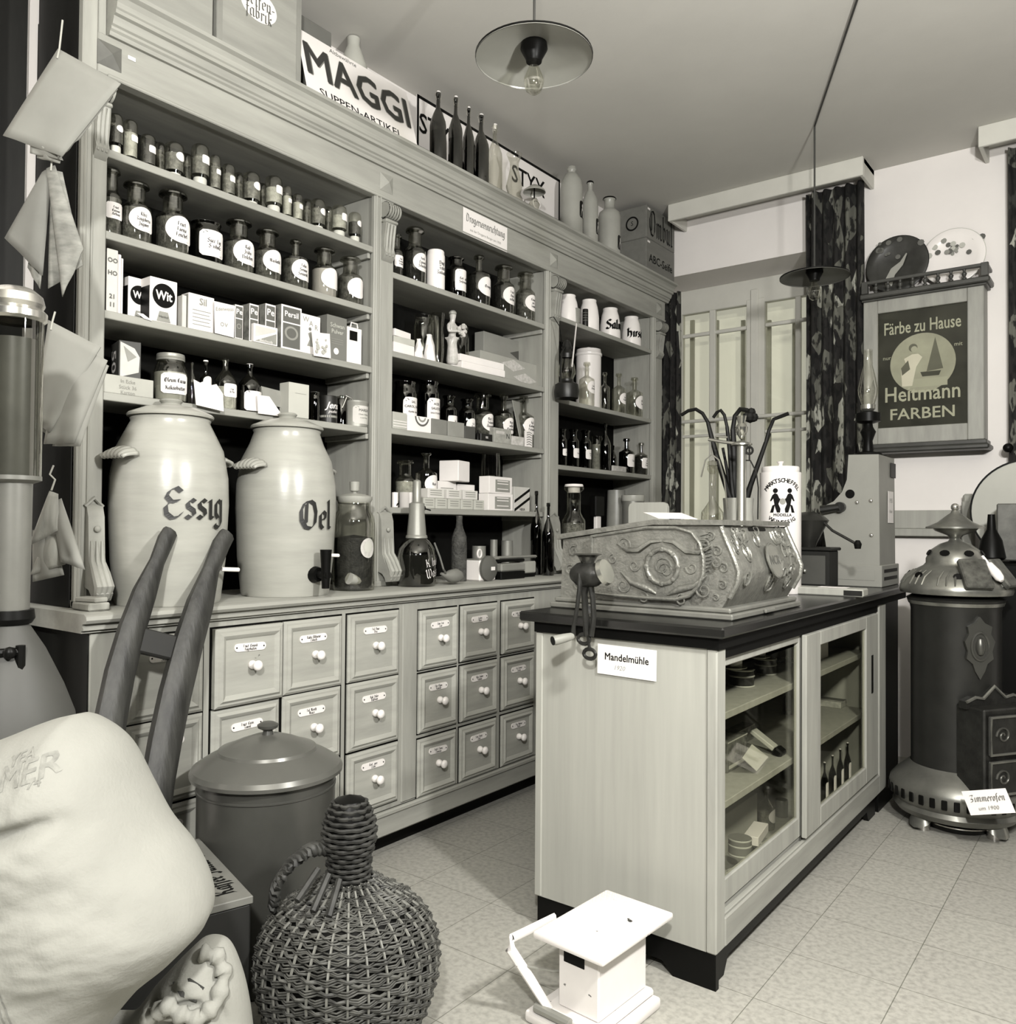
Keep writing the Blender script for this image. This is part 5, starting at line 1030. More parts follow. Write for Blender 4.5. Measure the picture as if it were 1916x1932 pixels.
G().box(XD - .03, XD + .004, YA + .055, yR0, .101, .182, .004).box(XD - .035, XD - .022, YA + .055, yR0, .182, .196, .002).box(XD - .012, XD - .002, YA + .055, yR0, .182, .190, .002).obj('bottom_rail', WOOD, ct)
G().box(XD - .03, XD - .004, YA + .055, yR0, .89, .9215).obj('top_rail', mat('black_apron', .004, .6, spec=.1), ct)
for i, z in enumerate((.718, .462)): G().box(XC_ + .021, -.958, YA + .03, YB - .02, z - .022, z, .002).obj('shelf_board', WOODX, ct)
# plinth with an arched cut-out
g = G()
g.poly([(XC_ + .005, 0), (XC_ + .10, 0), (XC_ + .13, .035), (-1.08, .035), (-1.045, 0), (XD - .003, 0), (XD - .003, .1), (XC_ + .005, .1)], FY(0, YA + .006, 0) @ Tz(-.02), .02)
g.poly([(YA + .01, 0), (YA + .10, 0), (YA + .13, .045), (YB - .15, .045), (YB - .12, 0), (YB - .01, 0), (YB - .01, .1), (YA + .01, .1)], FX(XD - .03, 0, 0) @ Tz(-.01), .02)
g.box(XC_ + .01, XC_ + .03, YA + .02, YB - .01, .0, .1)
g.obj('plinth', BLACK, ct, smooth=0)
# right hand end beyond the glazed part
G().box(-1.49, -.93, YB + .025, 4.30, 0, .9215).obj('rear_box', BLACK, ct)
def sash(u0, u0b, u1b, u1, x, lab):
    y0, ya, yb, y1 = oX(u0, 1400, x).y, oX(u0b, 1400, x).y, oX(u1b, 1400, x).y, oX(u1, 1400, x).y
    d = G().box(x - .018, x, y0, ya, .20, .888, .003).box(x - .018, x, yb, y1, .20, .888, .003).box(x - .018, x, ya, yb, .20, .268, .003).box(x - .018, x, ya, yb, .838 if x > -.915 else .862, .888, .003).obj('sliding_door', WOODZ, ct)
    G().box(x - .011, x - .008, ya, yb, .268, .85).obj('glass_pane', glass('door_glass', .9, .22), d); return d, y1
sash(1362, 1367.5, 1506, 1519, -.931, '')
d, y1 = sash(1521, 1548, 1634, 1656, -.906, '')
yk = oX(1645, 1310, -.905).y
G().box(-.9058, -.903, yk - .012, yk + .012, .56, .72, .001).obj('door_handle', BLACK, d)
# --- things behind the glass
def inside(u0, u1, vtop, Zb, x): 
    p, r, h = place(u0, u1, vtop, Zb, 0, X=x); return p, r, h
Z1, Z2, Z0 = .7188, .4628, .1308
GC1 = 'round boxes and cuffs on the upper counter shelf'
for i, (u0, u1, v, x, lb) in enumerate(((1374, 1422, 1288, -1.08, 'dark round tin with pale rims behind the left glass, front one'), (1422, 1464, 1276, -1.10, 'dark round tin with pale rims, second in the row behind the glass'))):
    p, r, h = inside(u0, u1, v, Z1, x); t = thing('round_tin', lb, 'tin', p, 0, GC1); h = .055
    body(t, [(0, 0), (r * .97, 0), (r * .97, h), (0, h)], DTIN, 'can')
    for z in (.001, h * .62, h): G().lathe([(r * .97, z - .003), (r * 1.04, z), (r * .97, z + .003)], 28).obj('rim', PLC, t)
    c_ = thing('paper_cuff', f'white stiff cuff standing on the {["front", "second"][i]} dark round tin', 'cuff', p + Vector((-.012, -.035, h + .0035)), 0, GC1)
    body(c_, [(r * .62, 0), (r * .66, .062), (r * .64, .062), (r * .60, 0)], mat('cuff_paper', .5, .7), 'cuff_wall'); body(c_, [(r * .62, .001), (r * 1.0, .006), (r * 1.0, .008), (r * .62, .004)], mat('cuff_paper', .5, .7), 'brim')
p, r, h = inside(1452, 1500, 1240, Z1, -1.15); t = thing('dark_kettle', 'black kettle with bail handle at the far end of the upper shelf', 'kettle', p); body(t, [(0, 0), (r, 0), (r, h * .35), (r * .6, h * .55), (r * .3, h * .6), (0, h * .62)], IRON, 'kettle_body'); G().tube([(0, r * .9 * cos(a), h * .4 + h * .5 * sin(a)) for a in [pi * i / 10 for i in range(11)]], .004, 6).obj('handle', STEEL, t)
GC2 = 'things on the middle counter shelf'
def ibox(nm, lb, u0, u1, vtop, Zb, x, dp, mm, rz=0, grp=None, cat='box'):
    ya, yb = y_of(u0, x, Zb + .05), y_of(u1, x, Zb + .05); z1 = oX((u0 + u1) / 2, vtop, x).z; w, h = yb - ya, z1 - Zb
    t = thing(nm, lb, cat, (x, (ya + yb) / 2, Zb), rz, grp); G().box(-dp, 0, -w / 2, w / 2, 0, h, .0015).obj('carton', mm, t, smooth=0); return t, FX(.0005, 0, h / 2), w, h
PRT = mat('printed_tin', .13, .5, var=.8, scale=35)
t, M, w, h = ibox('printed_box', 'patterned grey box standing at the left behind the glass', 1372, 1409, 1392, Z2, -1.06, .05, PRT, 0, GC2)
art(t, 'label_strip', rect(-w * .45, w * .45, -h * .4, -h * .28), M, PLC); art(t, 'top_edge', rect(-w * .5, w * .5, h * .46, h * .5), M, PLC)
t, M, w, h = ibox('printed_box', 'taller patterned box right behind the grey patterned one', 1388, 1424, 1374, Z2, -1.16, .05, PRT, 0, GC2); art(t, 'top_edge', rect(-w * .5, w * .5, h * .47, h * .5), M, PLC)
ca = [oX(1418, 1404, -1.02), oX(1449, 1428, -1.0), oX(1427, 1455, -.985), oX(1400, 1430, -1.0)]
t = quad_card('picture_card', ca, PLC, .0012); tag(t, 'pale square picture card lying tilted on the middle shelf', 'card', GC2)
a, b_ = oX(1440, 1368, -1.10), oX(1462, 1412, -1.02); t = thing('dusting_brush', 'brush with pale bristles leaning on the middle shelf', 'brush', b_, 0, GC2); ax = (a - b_).normalized(); Mb = frame((0, 0, 0), (0, 1, 0), ax)
G().box(-.022, .022, 0, .095, -.008, .008, .003, M=Mb).obj('bristles', PLC, t); G().box(-.026, .026, -.034, 0, -.014, .014, .006, M=Mb).obj('brush_head', BLACK, t)
p, r, h = inside(1476, 1494, 1300, Z2, -1.2); t = thing('dark_bottle', 'dark bottle at the far end of the middle shelf', 'bottle', p, 0, GC2); body(t, [(0, 0), (r, 0), (r, h * .6), (r * .4, h * .75), (r * .4, h), (0, h)], GLASSB, 'glass_body')
GC0 = 'things on the bottom of the counter'
t, M, w, h = ibox('grey_carton', 'large plain grey carton at the bottom left behind the glass', 1366, 1428, 1517, Z0, -1.14, .12, mat('carton_grey', .40, .8), 0, GC0)
t = bottle('slope', 1429, 1461, 1490, Z0, 'glass bottle with oval label at the counter bottom', GC0, [''], gm=GLASS, X=-1.12, shape='oval', stop=False, fill=SPICE)
p, r, h = inside(1462, 1486, 1508, Z0, -1.12); t = thing('dark_jar', 'dark cylindrical jar right of the labelled bottle, counter bottom', 'jar', p, 0, GC0); body(t, [(0, 0), (r, 0), (r, h * .9), (r * .9, h), (0, h)], mat('dark_jar', .10, .4), 'jar_body')
for i, (u0, u1, z, hh, x, lb, mm) in enumerate(((1372, 1405, 0, .06, -1.0, 'lower round tin nearest the glass', CARD), (1374, 1417, .062, .055, -1.04, 'upper grey round tin with pale rims on the bottom stack', mat('grey_round', .16, .6)), (1420, 1450, 0, .055, -1.04, 'grey round tin under the white box', mat('grey_round', .16, .6)))):
    p, r, h = inside(u0, u1, 1600, Z0, x); p.z += z; t = thing('round_box', lb, 'tin', p, 0, GC0); body(t, [(0, 0), (r, 0), (r, hh), (0, hh)], mm, 'can')
    for zq in (.004, hh * .6, hh - .003): G().lathe([(r, zq - .003), (r * 1.03, zq), (r, zq + .003)], 28).obj('rim', PLC, t)
t, M, w, h = ibox('white_box', 'small white box on top of a grey round tin', 1424, 1455, 1567, Z0 + .059, -1.03, .05, PAPER, 8, GC0)
t, M, w, h = ibox('white_packet', 'white packet at the left end behind the right sliding door', 1546, 1562, 1210, Z1, -1.04, .05, PAPER)
ca = [oX(1579, 1212, -1.18), oX(1603, 1200, -1.18), oX(1607, 1219, -1.15), oX(1577, 1227, -1.15)]; t = quad_card('lettered_card', ca, PLC, .0015); tag(t, 'small lettered card leaning on the upper shelf of the right door', 'card')
Mq = frame((ca[0] + ca[2]) / 2 + Vector((.003, 0, 0)), ca[2] - ca[3], (0, 0, 1)); lettering(t, [('für Haushalt', .012, 0, .012), ('und Küche', .012, 0, -.008)], Mq @ Tz(.002), INK)
t, M, w, h = ibox('lettered_box', 'printed pale carton box on the middle shelf of the right door', 1586, 1606, 1320, Z2, -1.05, .10, mat('print_box', .38, .7, var=.35, scale=30), 0)
lettering(t, [('KANDIS', h * .26, 0, h * .1)], M @ Tz(.0006), INK); G().box(-.10, 0, -w * .3, w * .3, h + .0003, h + .0008).obj('lid_print', INKG, t)
bottle('slope', 1556, 1573, 1278, Z2, 'glass bottle left of the pale carton behind the right door', None, gm=GLASSG, X=-1.15, stop=False)
for i, (u0, u1, v) in enumerate(((1548, 1562, 1437), (1563, 1577, 1424), (1578, 1591, 1412), (1592, 1605, 1400))):
    bottle('slope', u0, u1, v, Z0, ['nearest', 'second', 'third', 'farthest'][i] + ' of the four labelled phials at the bottom of the right door', 'labelled phials behind the right door', [''], gm=GLASSD, X=-1.02, shape='rect', stop=PORC, lw=1.9, lh=.45, lz=.34, name='phial', seg=16)
# --- ornate cash register at the near end of the top
NICK = mat('nickelled_bronze', .23, .40, .55, var=.25, scale=30, bump=.25, bscale=120)
ZT2 = ZK + .0008
rg = thing('ornate_till', 'ornate embossed cash register casing with raised scrollwork on the counter', 'cash register')
YR, YR2 = 2.285, 2.84
x0, x1 = -1.535, -.945
G().box(x0 - .02, x1 + .02, YR - .022, YR2 + .02, ZT2, ZT2 + .018, .004).box(x0 - .008, x1 + .010, YR - .012, YR2 + .01, ZT2 + .018, ZT2 + .034, .005).obj('base_moulding', mat('till_base', .24, .45, .5, var=.2), rg)
zb0 = ZT2 + .034
cur = [oY(u, v, YR) for u, v in ((1373, 1128), (1388, 1100), (1391, 1078), (1381, 1050), (1370, 1025), (1361, 1003), (1357, 992))]
cl = [(c_.x, c_.z) for c_ in cur]
tl_ = oY(1062, 1018, YR); tm = oY(1235, 990, YR)
outl = [(x0 + .01, zb0)] + [(x1 - .02, zb0)] + cl + [(tm.x, tm.z), (tl_.x, tl_.z)]
g = G(); g.poly(outl, FY(0, YR, 0) @ Tz(-(YR2 - YR)), YR2 - YR); g.obj('casing', NICK, rg, smooth=30)
# lid following the sloping top
ov = .012
lt = [(tl_.x - .02, tl_.z), (tm.x, tm.z), (cl[-1][0] + ov, cl[-1][1] + .002), (cl[-1][0] + ov, cl[-1][1] + .017), (tm.x, tm.z + .016), (tl_.x - .02, tl_.z + .016)]
G().poly(lt, FY(0, YR - .014, 0) @ Tz(-(YR2 - YR) - .024), YR2 - YR + .024).obj('lid', NICK, rg, smooth=0)
# raised side plate with a rounded end
def on_side(u, v): p = oY(u, v, YR - .018); return p
pl = [on_side(*q) for q in ((1117, 1012), (1220, 996), (1275, 996), (1305, 1005), (1320, 1025), (1327, 1052), (1327, 1080), (1318, 1105), (1300, 1124), (1275, 1131), (1220, 1128), (1150, 1122), (1117, 1118))]
P2 = [(p.x, p.z) for p in pl]
G().poly(P2, FY(0, YR - .001, 0), .018).obj('side_plate', NICK, rg, smooth=0)
G().tube([(x, YR - .021, z) for x, z in P2], .0055, 8, closed=True).obj('plate_rim', NICK, rg)
cx_, cz_ = sum(p[0] for p in P2) / len(P2), sum(p[1] for p in P2) / len(P2)
def scroll(c, r0, a0, turns, sgn=1, y=0., r1=.0036, seg=18):
    pts = []
    for i in range(seg + 1):
        f_ = i / seg; a = a0 + sgn * turns * 2 * pi * f_; rr = r0 * (1 - .8 * f_); pts.append((c[0] + rr * cos(a), y, c[1] + rr * sin(a)))
    return pts, [r1 * (1 - .5 * i / seg) for i in range(seg + 1)]
yo = YR - .0195
def orn(nm, pts, rr): G().tube(pts, rr, 6).obj(nm, NICK, rg, smooth=60)
W_, H_ = .5 * (P2[6][0] - P2[0][0]), .5 * (P2[2][1] - P2[9][1])
wr = [(cx_ + .052 * cos(a), yo, cz_ + .052 * sin(a)) for a in [2 * pi * i / 24 for i in range(24)]]
G().tube(wr, [.007 if i % 2 else .0095 for i in range(24)], 8, closed=True).obj('wreath', NICK, rg, smooth=60)
for a in range(0, 360, 45): G().ball((cx_ + .052 * cos(R(a)), yo - .004, cz_ + .052 * sin(R(a))), .0085, (1, .7, 1), 8).obj('wreath_leaf', NICK, rg)
for s_ in (-1, 1):
    for (dx, dz, r0, a0, tn, sg_) in ((.105, .045, .024, 200, 1.4, -1), (.105, -.045, .024, 160, 1.4, 1), (.075, .0, .020, 180, 1.2, 1), (.135, .012, .017, 90, 1.3, -1), (.05, -.068, .018, 90, 1.2, 1)):
        c_ = (cx_ + s_ * dx * W_ / .15, cz_ + dz * H_ / .075); a = R(a0 if s_ > 0 else 180 - a0)
        p_, r_ = scroll(c_, r0, a, tn, sg_ * s_, yo); orn('scroll', p_, r_)
    orn('garland', [(cx_ + s_ * W_ * .02, yo, cz_ + H_ * .72), (cx_ + s_ * W_ * .2, yo, cz_ + H_ * .70), (cx_ + s_ * W_ * .42, yo, cz_ + H_ * .45), (cx_ + s_ * W_ * .62, yo, cz_ + H_ * .42), (cx_ + s_ * W_ * .82, yo, cz_ + H_ * .62)], [.004, .008, .010, .008, .003])
    orn('garland', [(cx_ + s_ * W_ * .1, yo, cz_ - H_ * .78), (cx_ + s_ * W_ * .3, yo, cz_ - H_ * .62), (cx_ + s_ * W_ * .55, yo, cz_ - H_ * .5), (cx_ + s_ * W_ * .75, yo, cz_ - H_ * .2)], [.004, .012, .009, .003])
p_, r_ = scroll((cx_, cz_), .03, 0, 1.5, 1, yo); orn('scroll', p_, r_); p_, r_ = scroll((cx_ + .012, cz_ - .012), .026, pi, 1.2, -1, yo); orn('scroll', p_, r_)
# left strip beside the plate and the strip right of it
for (u, v, r0) in ((1082, 1040, .020), (1075, 1075, .018), (1090, 1105, .016)):
    q = oY(u, v, YR); p_, r_ = scroll((q.x, q.z), r0, 1., 1.3, 1, YR - .001); orn('scroll', p_, r_)
for (u, v, r0) in ((1340, 1012, .015), (1352, 1040, .016), (1364, 1072, .016), (1362, 1104, .014), (1350, 1128, .010)):
    q = oY(u, v, YR); p_, r_ = scroll((q.x, q.z), r0, 2., 1.4, -1, YR - .001); orn('scroll', p_, r_)
for k in range(11):
    q = oY(1330 + 6 * sin(k * .3), 1008 + 7 * k, YR); G().box(-.012, .012, -.0015, .0015, -.002, .003, M=frame((q.x, YR - .002, q.z), (1, 0, .25), (0, 0, 1))).obj('rib', NICK, rg)
# bowed front end: edge bands, relief, slot and monogram shield
def on_front(t_, y):                                # t_ along the curve
    k = t_ * (len(cl) - 1); i = min(int(k), len(cl) - 2); f_ = k - i; return Vector((cl[i][0] + (cl[i + 1][0] - cl[i][0]) * f_, y, cl[i][1] + (cl[i + 1][1] - cl[i][1]) * f_))
for y in (YR + .004, YR2 - .006): G().tube([on_front(i / 12., y) + Vector((.002, 0, 0)) for i in range(13)], .0085, 8).obj('edge_band', NICK, rg)
for j in range(34):
    t_, y = random.uniform(.06, .94), random.uniform(YR + .04, YR2 - .04)
    if abs(t_ - .42) < .22 and abs(y - (YR + YR2) / 2) < .09: continue
    c_ = on_front(t_, y); a = random.uniform(0, 6); pts = []
    for i in range(12):
        f_ = i / 11.; rr = .028 * (1 - .75 * f_); aa = a + f_ * 7.5 * (1 if j % 2 else -1); tt = min(max(t_ + rr * sin(aa) / .21, .02), .98); pts.append(on_front(tt, y + rr * cos(aa)) + Vector((.002, 0, 0)))
    G().tube(pts, [.005 - .003 * i / 11 for i in range(12)], 5).obj('scroll', NICK, rg, smooth=60)
ysh = (YR + YR2) / 2 + .01; c_ = on_front(.42, ysh)
Msh = frame(c_ + Vector((.006, 0, 0)), (0, 1, 0), on_front(.6, ysh) - on_front(.25, ysh))
G().poly([(x, y) for x, y in disc(.052, 24, .9)], Msh, .008).obj('shield', mat('shield_nickel', .34, .3, .7), rg, smooth=0); lettering(rg, [('NCR', .040, 0, 0, dict(bold=.02, shear=.2))], Msh @ Tz(.0086), INKG)
G().tube([Msh @ Vector((.055 * .9 * cos(a), .055 * sin(a), .006)) for a in [2 * pi * i / 24 for i in range(24)]], .004, 6, closed=True).obj('shield_rim', NICK, rg)
c_ = on_front(.9, (YR + YR2) / 2); G().box(-.07, .07, -.005, .005, 0, .003, M=frame(c_ + Vector((.001, 0, 0)), (0, 1, 0), on_front(1, 2.5) - on_front(.8, 2.5))).obj('slot', BLACK, rg, smooth=0)
G().box(x1 + .0205, x1 + .030, YR + .22, YR + .30, ZT2 + .004, ZT2 + .016, .003).obj('drawer_pull', mat('till_base', .24, .45, .5), rg)
t = quad_card('price_sheet', [oY(1213, 966.5, 2.52), oY(1285, 967.5, 2.62), Vector((oY(1305, 978, 2.36).x, 2.40, cl[-1][1] + .021)), Vector((oY(1236, 980, 2.36).x, 2.38, tm.z + .021))], PAPER, .001)
tag(t, 'white sheet lying bent on the lid of the ornate till', 'paper')
# --- almond mill clamped on the counter edge
YM = 2.062
def am(u, v, y=YM): return oY(u, v, y)
o_ = am(1108, 1150); ml = thing('almond_mill', 'black cast almond mill with crank clamped to the counter edge', 'mill', o_)
def rel(u, v, y=YM): return am(u, v, y) - o_
tp, tb = rel(1108, 1046), rel(1108, 1070)
G().lathe([(.012, tb.z - tp.z), (.030, -.004), (.043, 0), (.040, .002), (.012, -.02)], 24, M=Matrix.Translation(tp)).obj('hopper', mat('polished_iron', .10, .25, .7), ml)
bc = rel(1108, 1084)
G().lathe([(0, -.05), (.020, -.05), (.034, -.03), (.038, 0), (.034, .03), (.02, .05), (0, .05)], 18, M=Matrix.Translation(bc) @ rotm('Y', 90)).tube([bc, tp], .014, 10).obj('grinding_body', IRON, ml)
dr = rel(1138, 1080); G().lathe([(0, -.012), (.030, -.010), (.040, .0), (.036, .012), (0, .014)], 24, M=Matrix.Translation(dr) @ rotm('Y', 70)).obj('drum', mat('bright_drum', .35, .25, .8), ml)
G().tube([bc, rel(1102, 1120), rel(1105, 1170), rel(1108, 1200, YM + .005)], [.018, .010, .010, .012], 8).tube([rel(1112, 1090), rel(1118, 1130), rel(1120, 1165), rel(1115, 1200)], [.010, .008, .008, .009], 8).tube([rel(1108, 1150), rel(1108, 1150, 2.092)], .014, 8).obj('clamp_arm', IRON, ml)
for i, (v, u) in enumerate(((1206, 1101), (1234, 1112))):
    a, b_ = rel(1104 + 4 * i, 1196), rel(u, v - 8)
    G().tube([a, b_], .005, 6).tube([b_ + Vector((.020 * cos(q), 0, .014 * sin(q) - .012)) for q in [2 * pi * k / 14 for k in range(14)]], .006, 6, closed=True).obj('wing_screw', IRON, ml)
G().tube([rel(1094, 1082, YM - .03), rel(1093, 1110, YM - .035), rel(1088, 1150, YM - .04), rel(1082, 1180, YM - .04), rel(1081, 1199, YM - .04)], [.008, .007, .006, .006, .008], 8).obj('crank', IRON, ml)
a, b_ = rel(1081, 1200, YM - .042), rel(1043, 1209, YM - .10)
G().tube([a, a.lerp(b_, .1), a.lerp(b_, .5), a.lerp(b_, .9), b_], [.008, .011, .0135, .0145, .012], 14).obj('wooden_grip', mat('grip_wood', .26, .5), ml); G().tube([b_, b_ + (b_ - a) * .03], .013, 14).obj('grip_end', BLACK, ml)
# --- sign below the mill
q = [oY(1127, 1216, 2.1265), oY(1238, 1226, 2.1265), oY(1238, 1284, 2.1265), oY(1128, 1272, 2.1265)]
c_ = (q[0] + q[2]) / 2; t = thing('paper_sign', 'white paper sign reading Mandelmühle pinned to the counter end', 'sign', (c_.x, 2.1275, c_.z)); Mq = frame((0, -.0004, 0), (1, 0, -.012), (0, 0, 1)); w, h = q[1].x - q[0].x, q[0].z - q[3].z
card(t, 'sheet', w, h, Mq, t=.001); lettering(t, [('Mandelmühle', .0295, .0, h * .1, dict(bold=.018, w=.92))], Mq @ Tz(.0014), INK); lettering(t, [('1920', .019, -w * .12, -h * .24, dict(shear=.25))], Mq @ Tz(.0014), mat('pencil', .25, .9), name='pencil_lettering')
# --- further goods standing on the counter
def onC(u, y, z=ZT2): return oY(u, 0, y).x if False else None
def ctr(u, v, y): p = oY(u, v, y); return Vector((p.x, y, ZT2))
p = ctr(1225, 985, 3.05); t = thing('wooden_board', 'pale wooden board with rounded corners standing behind the till', 'board', p)
a, b_ = oY(1189, 960, 3.05), oY(1262, 960, 3.05); zt_ = oY(1225, 948, 3.05).z - ZT2; w = b_.x - a.x
pts = [(-w / 2, 0), (w / 2, 0), (w / 2, zt_ - .02), (w / 2 - .006, zt_ - .006), (w / 2 - .02, zt_), (-w / 2 + .02, zt_), (-w / 2 + .006, zt_ - .006), (-w / 2, zt_ - .02)]
G().poly(pts, FY(0, 0, 0), .018).obj('plank', WOODX, t, smooth=0)
# balance with brass post
Yb = 3.22; p = ctr(1398, 975, Yb); t = thing('brass_balance', 'tall brass balance post with beam and hanging wire hoops', 'balance', p)
def rb(u, v, y=Yb): return oY(u, v, y) - p
zt_ = rb(1398, 842).z
G().lathe([(0, 0), (.07, 0), (.07, .02), (.03, .03), (.019, .05), (.019, zt_), (0, zt_)], 20).obj('post', BRASS, t); G().lathe([(.02, zt_), (.042, zt_ + .004), (.042, zt_ + .010), (.012, zt_ + .022), (0, zt_ + .022)], 20).obj('collar', BRASS, t)
zq = zt_ + .022; G().lathe([(0, zq), (.008, zq + .01), (.022, zq + .035), (.024, zq + .055), (.014, zq + .07), (.021, zq + .10), (.019, zq + .10), (.0, zq + .075)], 18).obj('finial', mat('silvered', .5, .15, .9), t)
G().tube([rb(1336, 829), rb(1365, 834), rb(1398, 838), rb(1414, 840)], .0065, 6).tube([rb(1350, 823), rb(1372, 825)], .004, 6).obj('beam', BRASS, t)
G().tube([rb(1340, 830), rb(1342, 856)], .0016, 5).tube([rb(1322, 900), rb(1330, 868), rb(1342, 857), rb(1356, 868), rb(1366, 905), rb(1372, 960)], .0035, 6).obj('left_hoop', BRASS, t)
G().tube([rb(1413, 840), rb(1413, 868)], .003, 5).tube([rb(1400, 868), rb(1415, 869), rb(1426, 890), rb(1430, 920), rb(1429, 980)], .003, 6).obj('right_hoop', IRON, t); G().tube([rb(1413, 850) + Vector((.014 * cos(q), 0, .014 * sin(q))) for q in [2 * pi * k / 14 for k in range(14)]], .005, 6, closed=True).obj('hook_ring', IRON, t)
# canes in a pale crock
Yu = 3.42; p = ctr(1392, 985, Yu); t = thing('cane_crock', 'pale crock holding walking canes behind the till', 'crock', p); hz = oY(1392, 940, Yu).z - ZT2
body(t, [(0, 0), (.06, 0), (.075, hz * .5), (.06, hz * .85), (.064, hz), (.056, hz), (.056, .02), (0, .02)], mat('pale_crock', .42, .4), 'crock_body')
for i, (pp, lb, rr) in enumerate((([(1285, 783), (1298, 775), (1312, 772), (1325, 780), (1335, 797), (1341, 822), (1352, 862), (1366, 905), (1380, 950), (1388, 985)], 'black cane with long crook reaching furthest left', .010), ([(1345, 788), (1352, 778), (1359, 774), (1366, 783), (1371, 805), (1376, 850), (1380, 910), (1388, 985)], 'black cane with small hooked grip, second from left', .009), ([(1420, 783), (1408, 774), (1396, 772), (1386, 785), (1382, 810), (1384, 850), (1386, 920), (1390, 985)], 'black umbrella with curved grip beside the brass post', .013), ([(1487, 780), (1472, 786), (1459, 791), (1450, 812), (1444, 835), (1430, 875), (1412, 925), (1397, 985)], 'black cane leaning to the right with bent grip', .010), ([(1363, 845), (1368, 870), (1377, 920), (1389, 985)], 'plain black stick without grip among the canes', .008), ([(1452, 818), (1440, 850), (1420, 905), (1400, 985)], 'slim shiny black stick beside the right leaning cane', .007))):
    a3 = [oY(u, v, Yu + .012 * (i - 2.5)) for u, v in pp]; o0 = a3[-1]; c_ = thing('walking_cane', lb, 'cane', o0, 0, 'canes in the crock')
    n_ = 5 if i < 4 else 2; G().tube([q - o0 for q in a3[:n_]], rr * .8, 8).obj('grip', LEATHER, c_); G().tube([q - o0 for q in a3[n_ - 1:]], [rr * (.9 + .5 * min(k, 3) / 3.) for k in range(len(a3) - n_ + 1)], 8).obj('shaft', LEATHER, c_)
c_ = oY(1414, 786, Yu); t = G(); 
for k in range(7): t.ball((c_.x + random.uniform(-.02, .03), Yu + random.uniform(-.015, .015) - .03, c_.z + random.uniform(-.02, .015)), .020, (1, 1, 1), 8)
tag(t.obj('tassel', LEATHER), 'black tassel bow tied on the umbrella grip', 'tassel')
t = bottle('narrow', 1322, 1364, 868, ZT2, 'clear ribbed glass carafe with domed top behind the till', None, gm=GLASS, X=ctr(1343, 970, 3.15).x, stop=True, name='glass_carafe')
p, r, h = place(1434, 1509, 892, ZT2, 0, X=ctr(1471, 1000, 3.40).x); t = thing('vinegar_canister', 'white enamel vinegar canister with emblem of two figures', 'canister', p)
body(t, [(0, 0), (r * .98, 0), (r, .005), (r, h)], WHITE, 'can', 36); h2 = oX(1471, 881, p.x).z - ZT2
body(t, [(r * .9, h), (r * .92, h2 - .006), (r * .88, h2), (0, h2 + .004)], WHITE, 'lid', 32); G().lathe([(0, h2), (.010, h2), (.008, h2 + .01), (.016, h2 + .022), (0, h2 + .026)], 12).obj('knob', WHITE, t)
tt = atan2(-p.y, -p.x) + R(6)                       # the print faces the customers
zm = oX(1468, 947, p.x).z - ZT2
def ring_text(s, R0, ang, size, up):
    b = bmesh.new()
    n = len(s)
    for k, ch in enumerate(s):
        a = R(ang) * (k / (n - 1) - .5) * (1 if up else -1); bb = text_bm(ch, size, .03)
        T = Matrix.Translation((R0 * sin(a), R0 * cos(a) * (1 if up else -1), 0)) @ Matrix.Rotation(-a if up else a, 4, 'Z')
        if not up: T = Matrix.Translation((-R0 * sin(a), -R0 * cos(a), 0)) @ Matrix.Rotation(-a, 4, 'Z')
        bmesh.ops.transform(bb, matrix=T, verts=bb.verts[:]); mp = {v: b.verts.new(v.co) for v in bb.verts}
        for f in bb.faces: b.faces.new([mp[v] for v in f.verts])
        bb.free()
    return b
g = G(); Rz_ = Matrix.Rotation(tt, 4, 'Z') @ Matrix.Translation((0, 0, zm))
g.merge(wrapped(ring_text('MARKTSCHEFFEL', .085, 104, .024, True), r, 0, .001), Rz_)
g.merge(wrapped(ring_text('WEINESSIG', .085, 66, .022, False), r, 0, .001), Rz_)
bb = text_bm('MODELLA', .016, .03); bmesh.ops.translate(bb, vec=(0, -.055, 0), verts=bb.verts[:]); g.merge(wrapped(bb, r, 0, .001), Rz_)
g.obj('lettering', INK, t, smooth=0, recalc=False)
for s_ in (-1, 1):
    b2 = bmesh.new()
    for sh_ in ([(.010, -.045), (.022, -.045), (.03, -.02), (.034, .0), (.036, .012), (.046, .0), (.05, .004), (.04, .026), (.030, .034), (.020, .03), (.012, .012), (.008, .012), (.016, -.01), (.008, -.03)], disc(.010, 12, 1, .028, .044), [(.036, -.045), (.05, -.045), (.040, -.016), (.030, -.012)]):
        vs_ = [b2.verts.new((s_ * x, y, 0)) for x, y in sh_]; b2.faces.new(vs_ if s_ > 0 else vs_[::-1])
    G_ = G(); G_.merge(wrapped(b2, r, 0, .001), Rz_); G_.obj('emblem_figure', INK, t, smooth=0)
b2 = bmesh.new(); b2.faces.new([b2.verts.new((x, y, 0)) for x, y in disc(.013, 16, .9, 0, .0)]); g = G(); g.merge(wrapped(b2, r, 0, .001), Rz_); g.obj('emblem_shield', CARD, t, smooth=0)
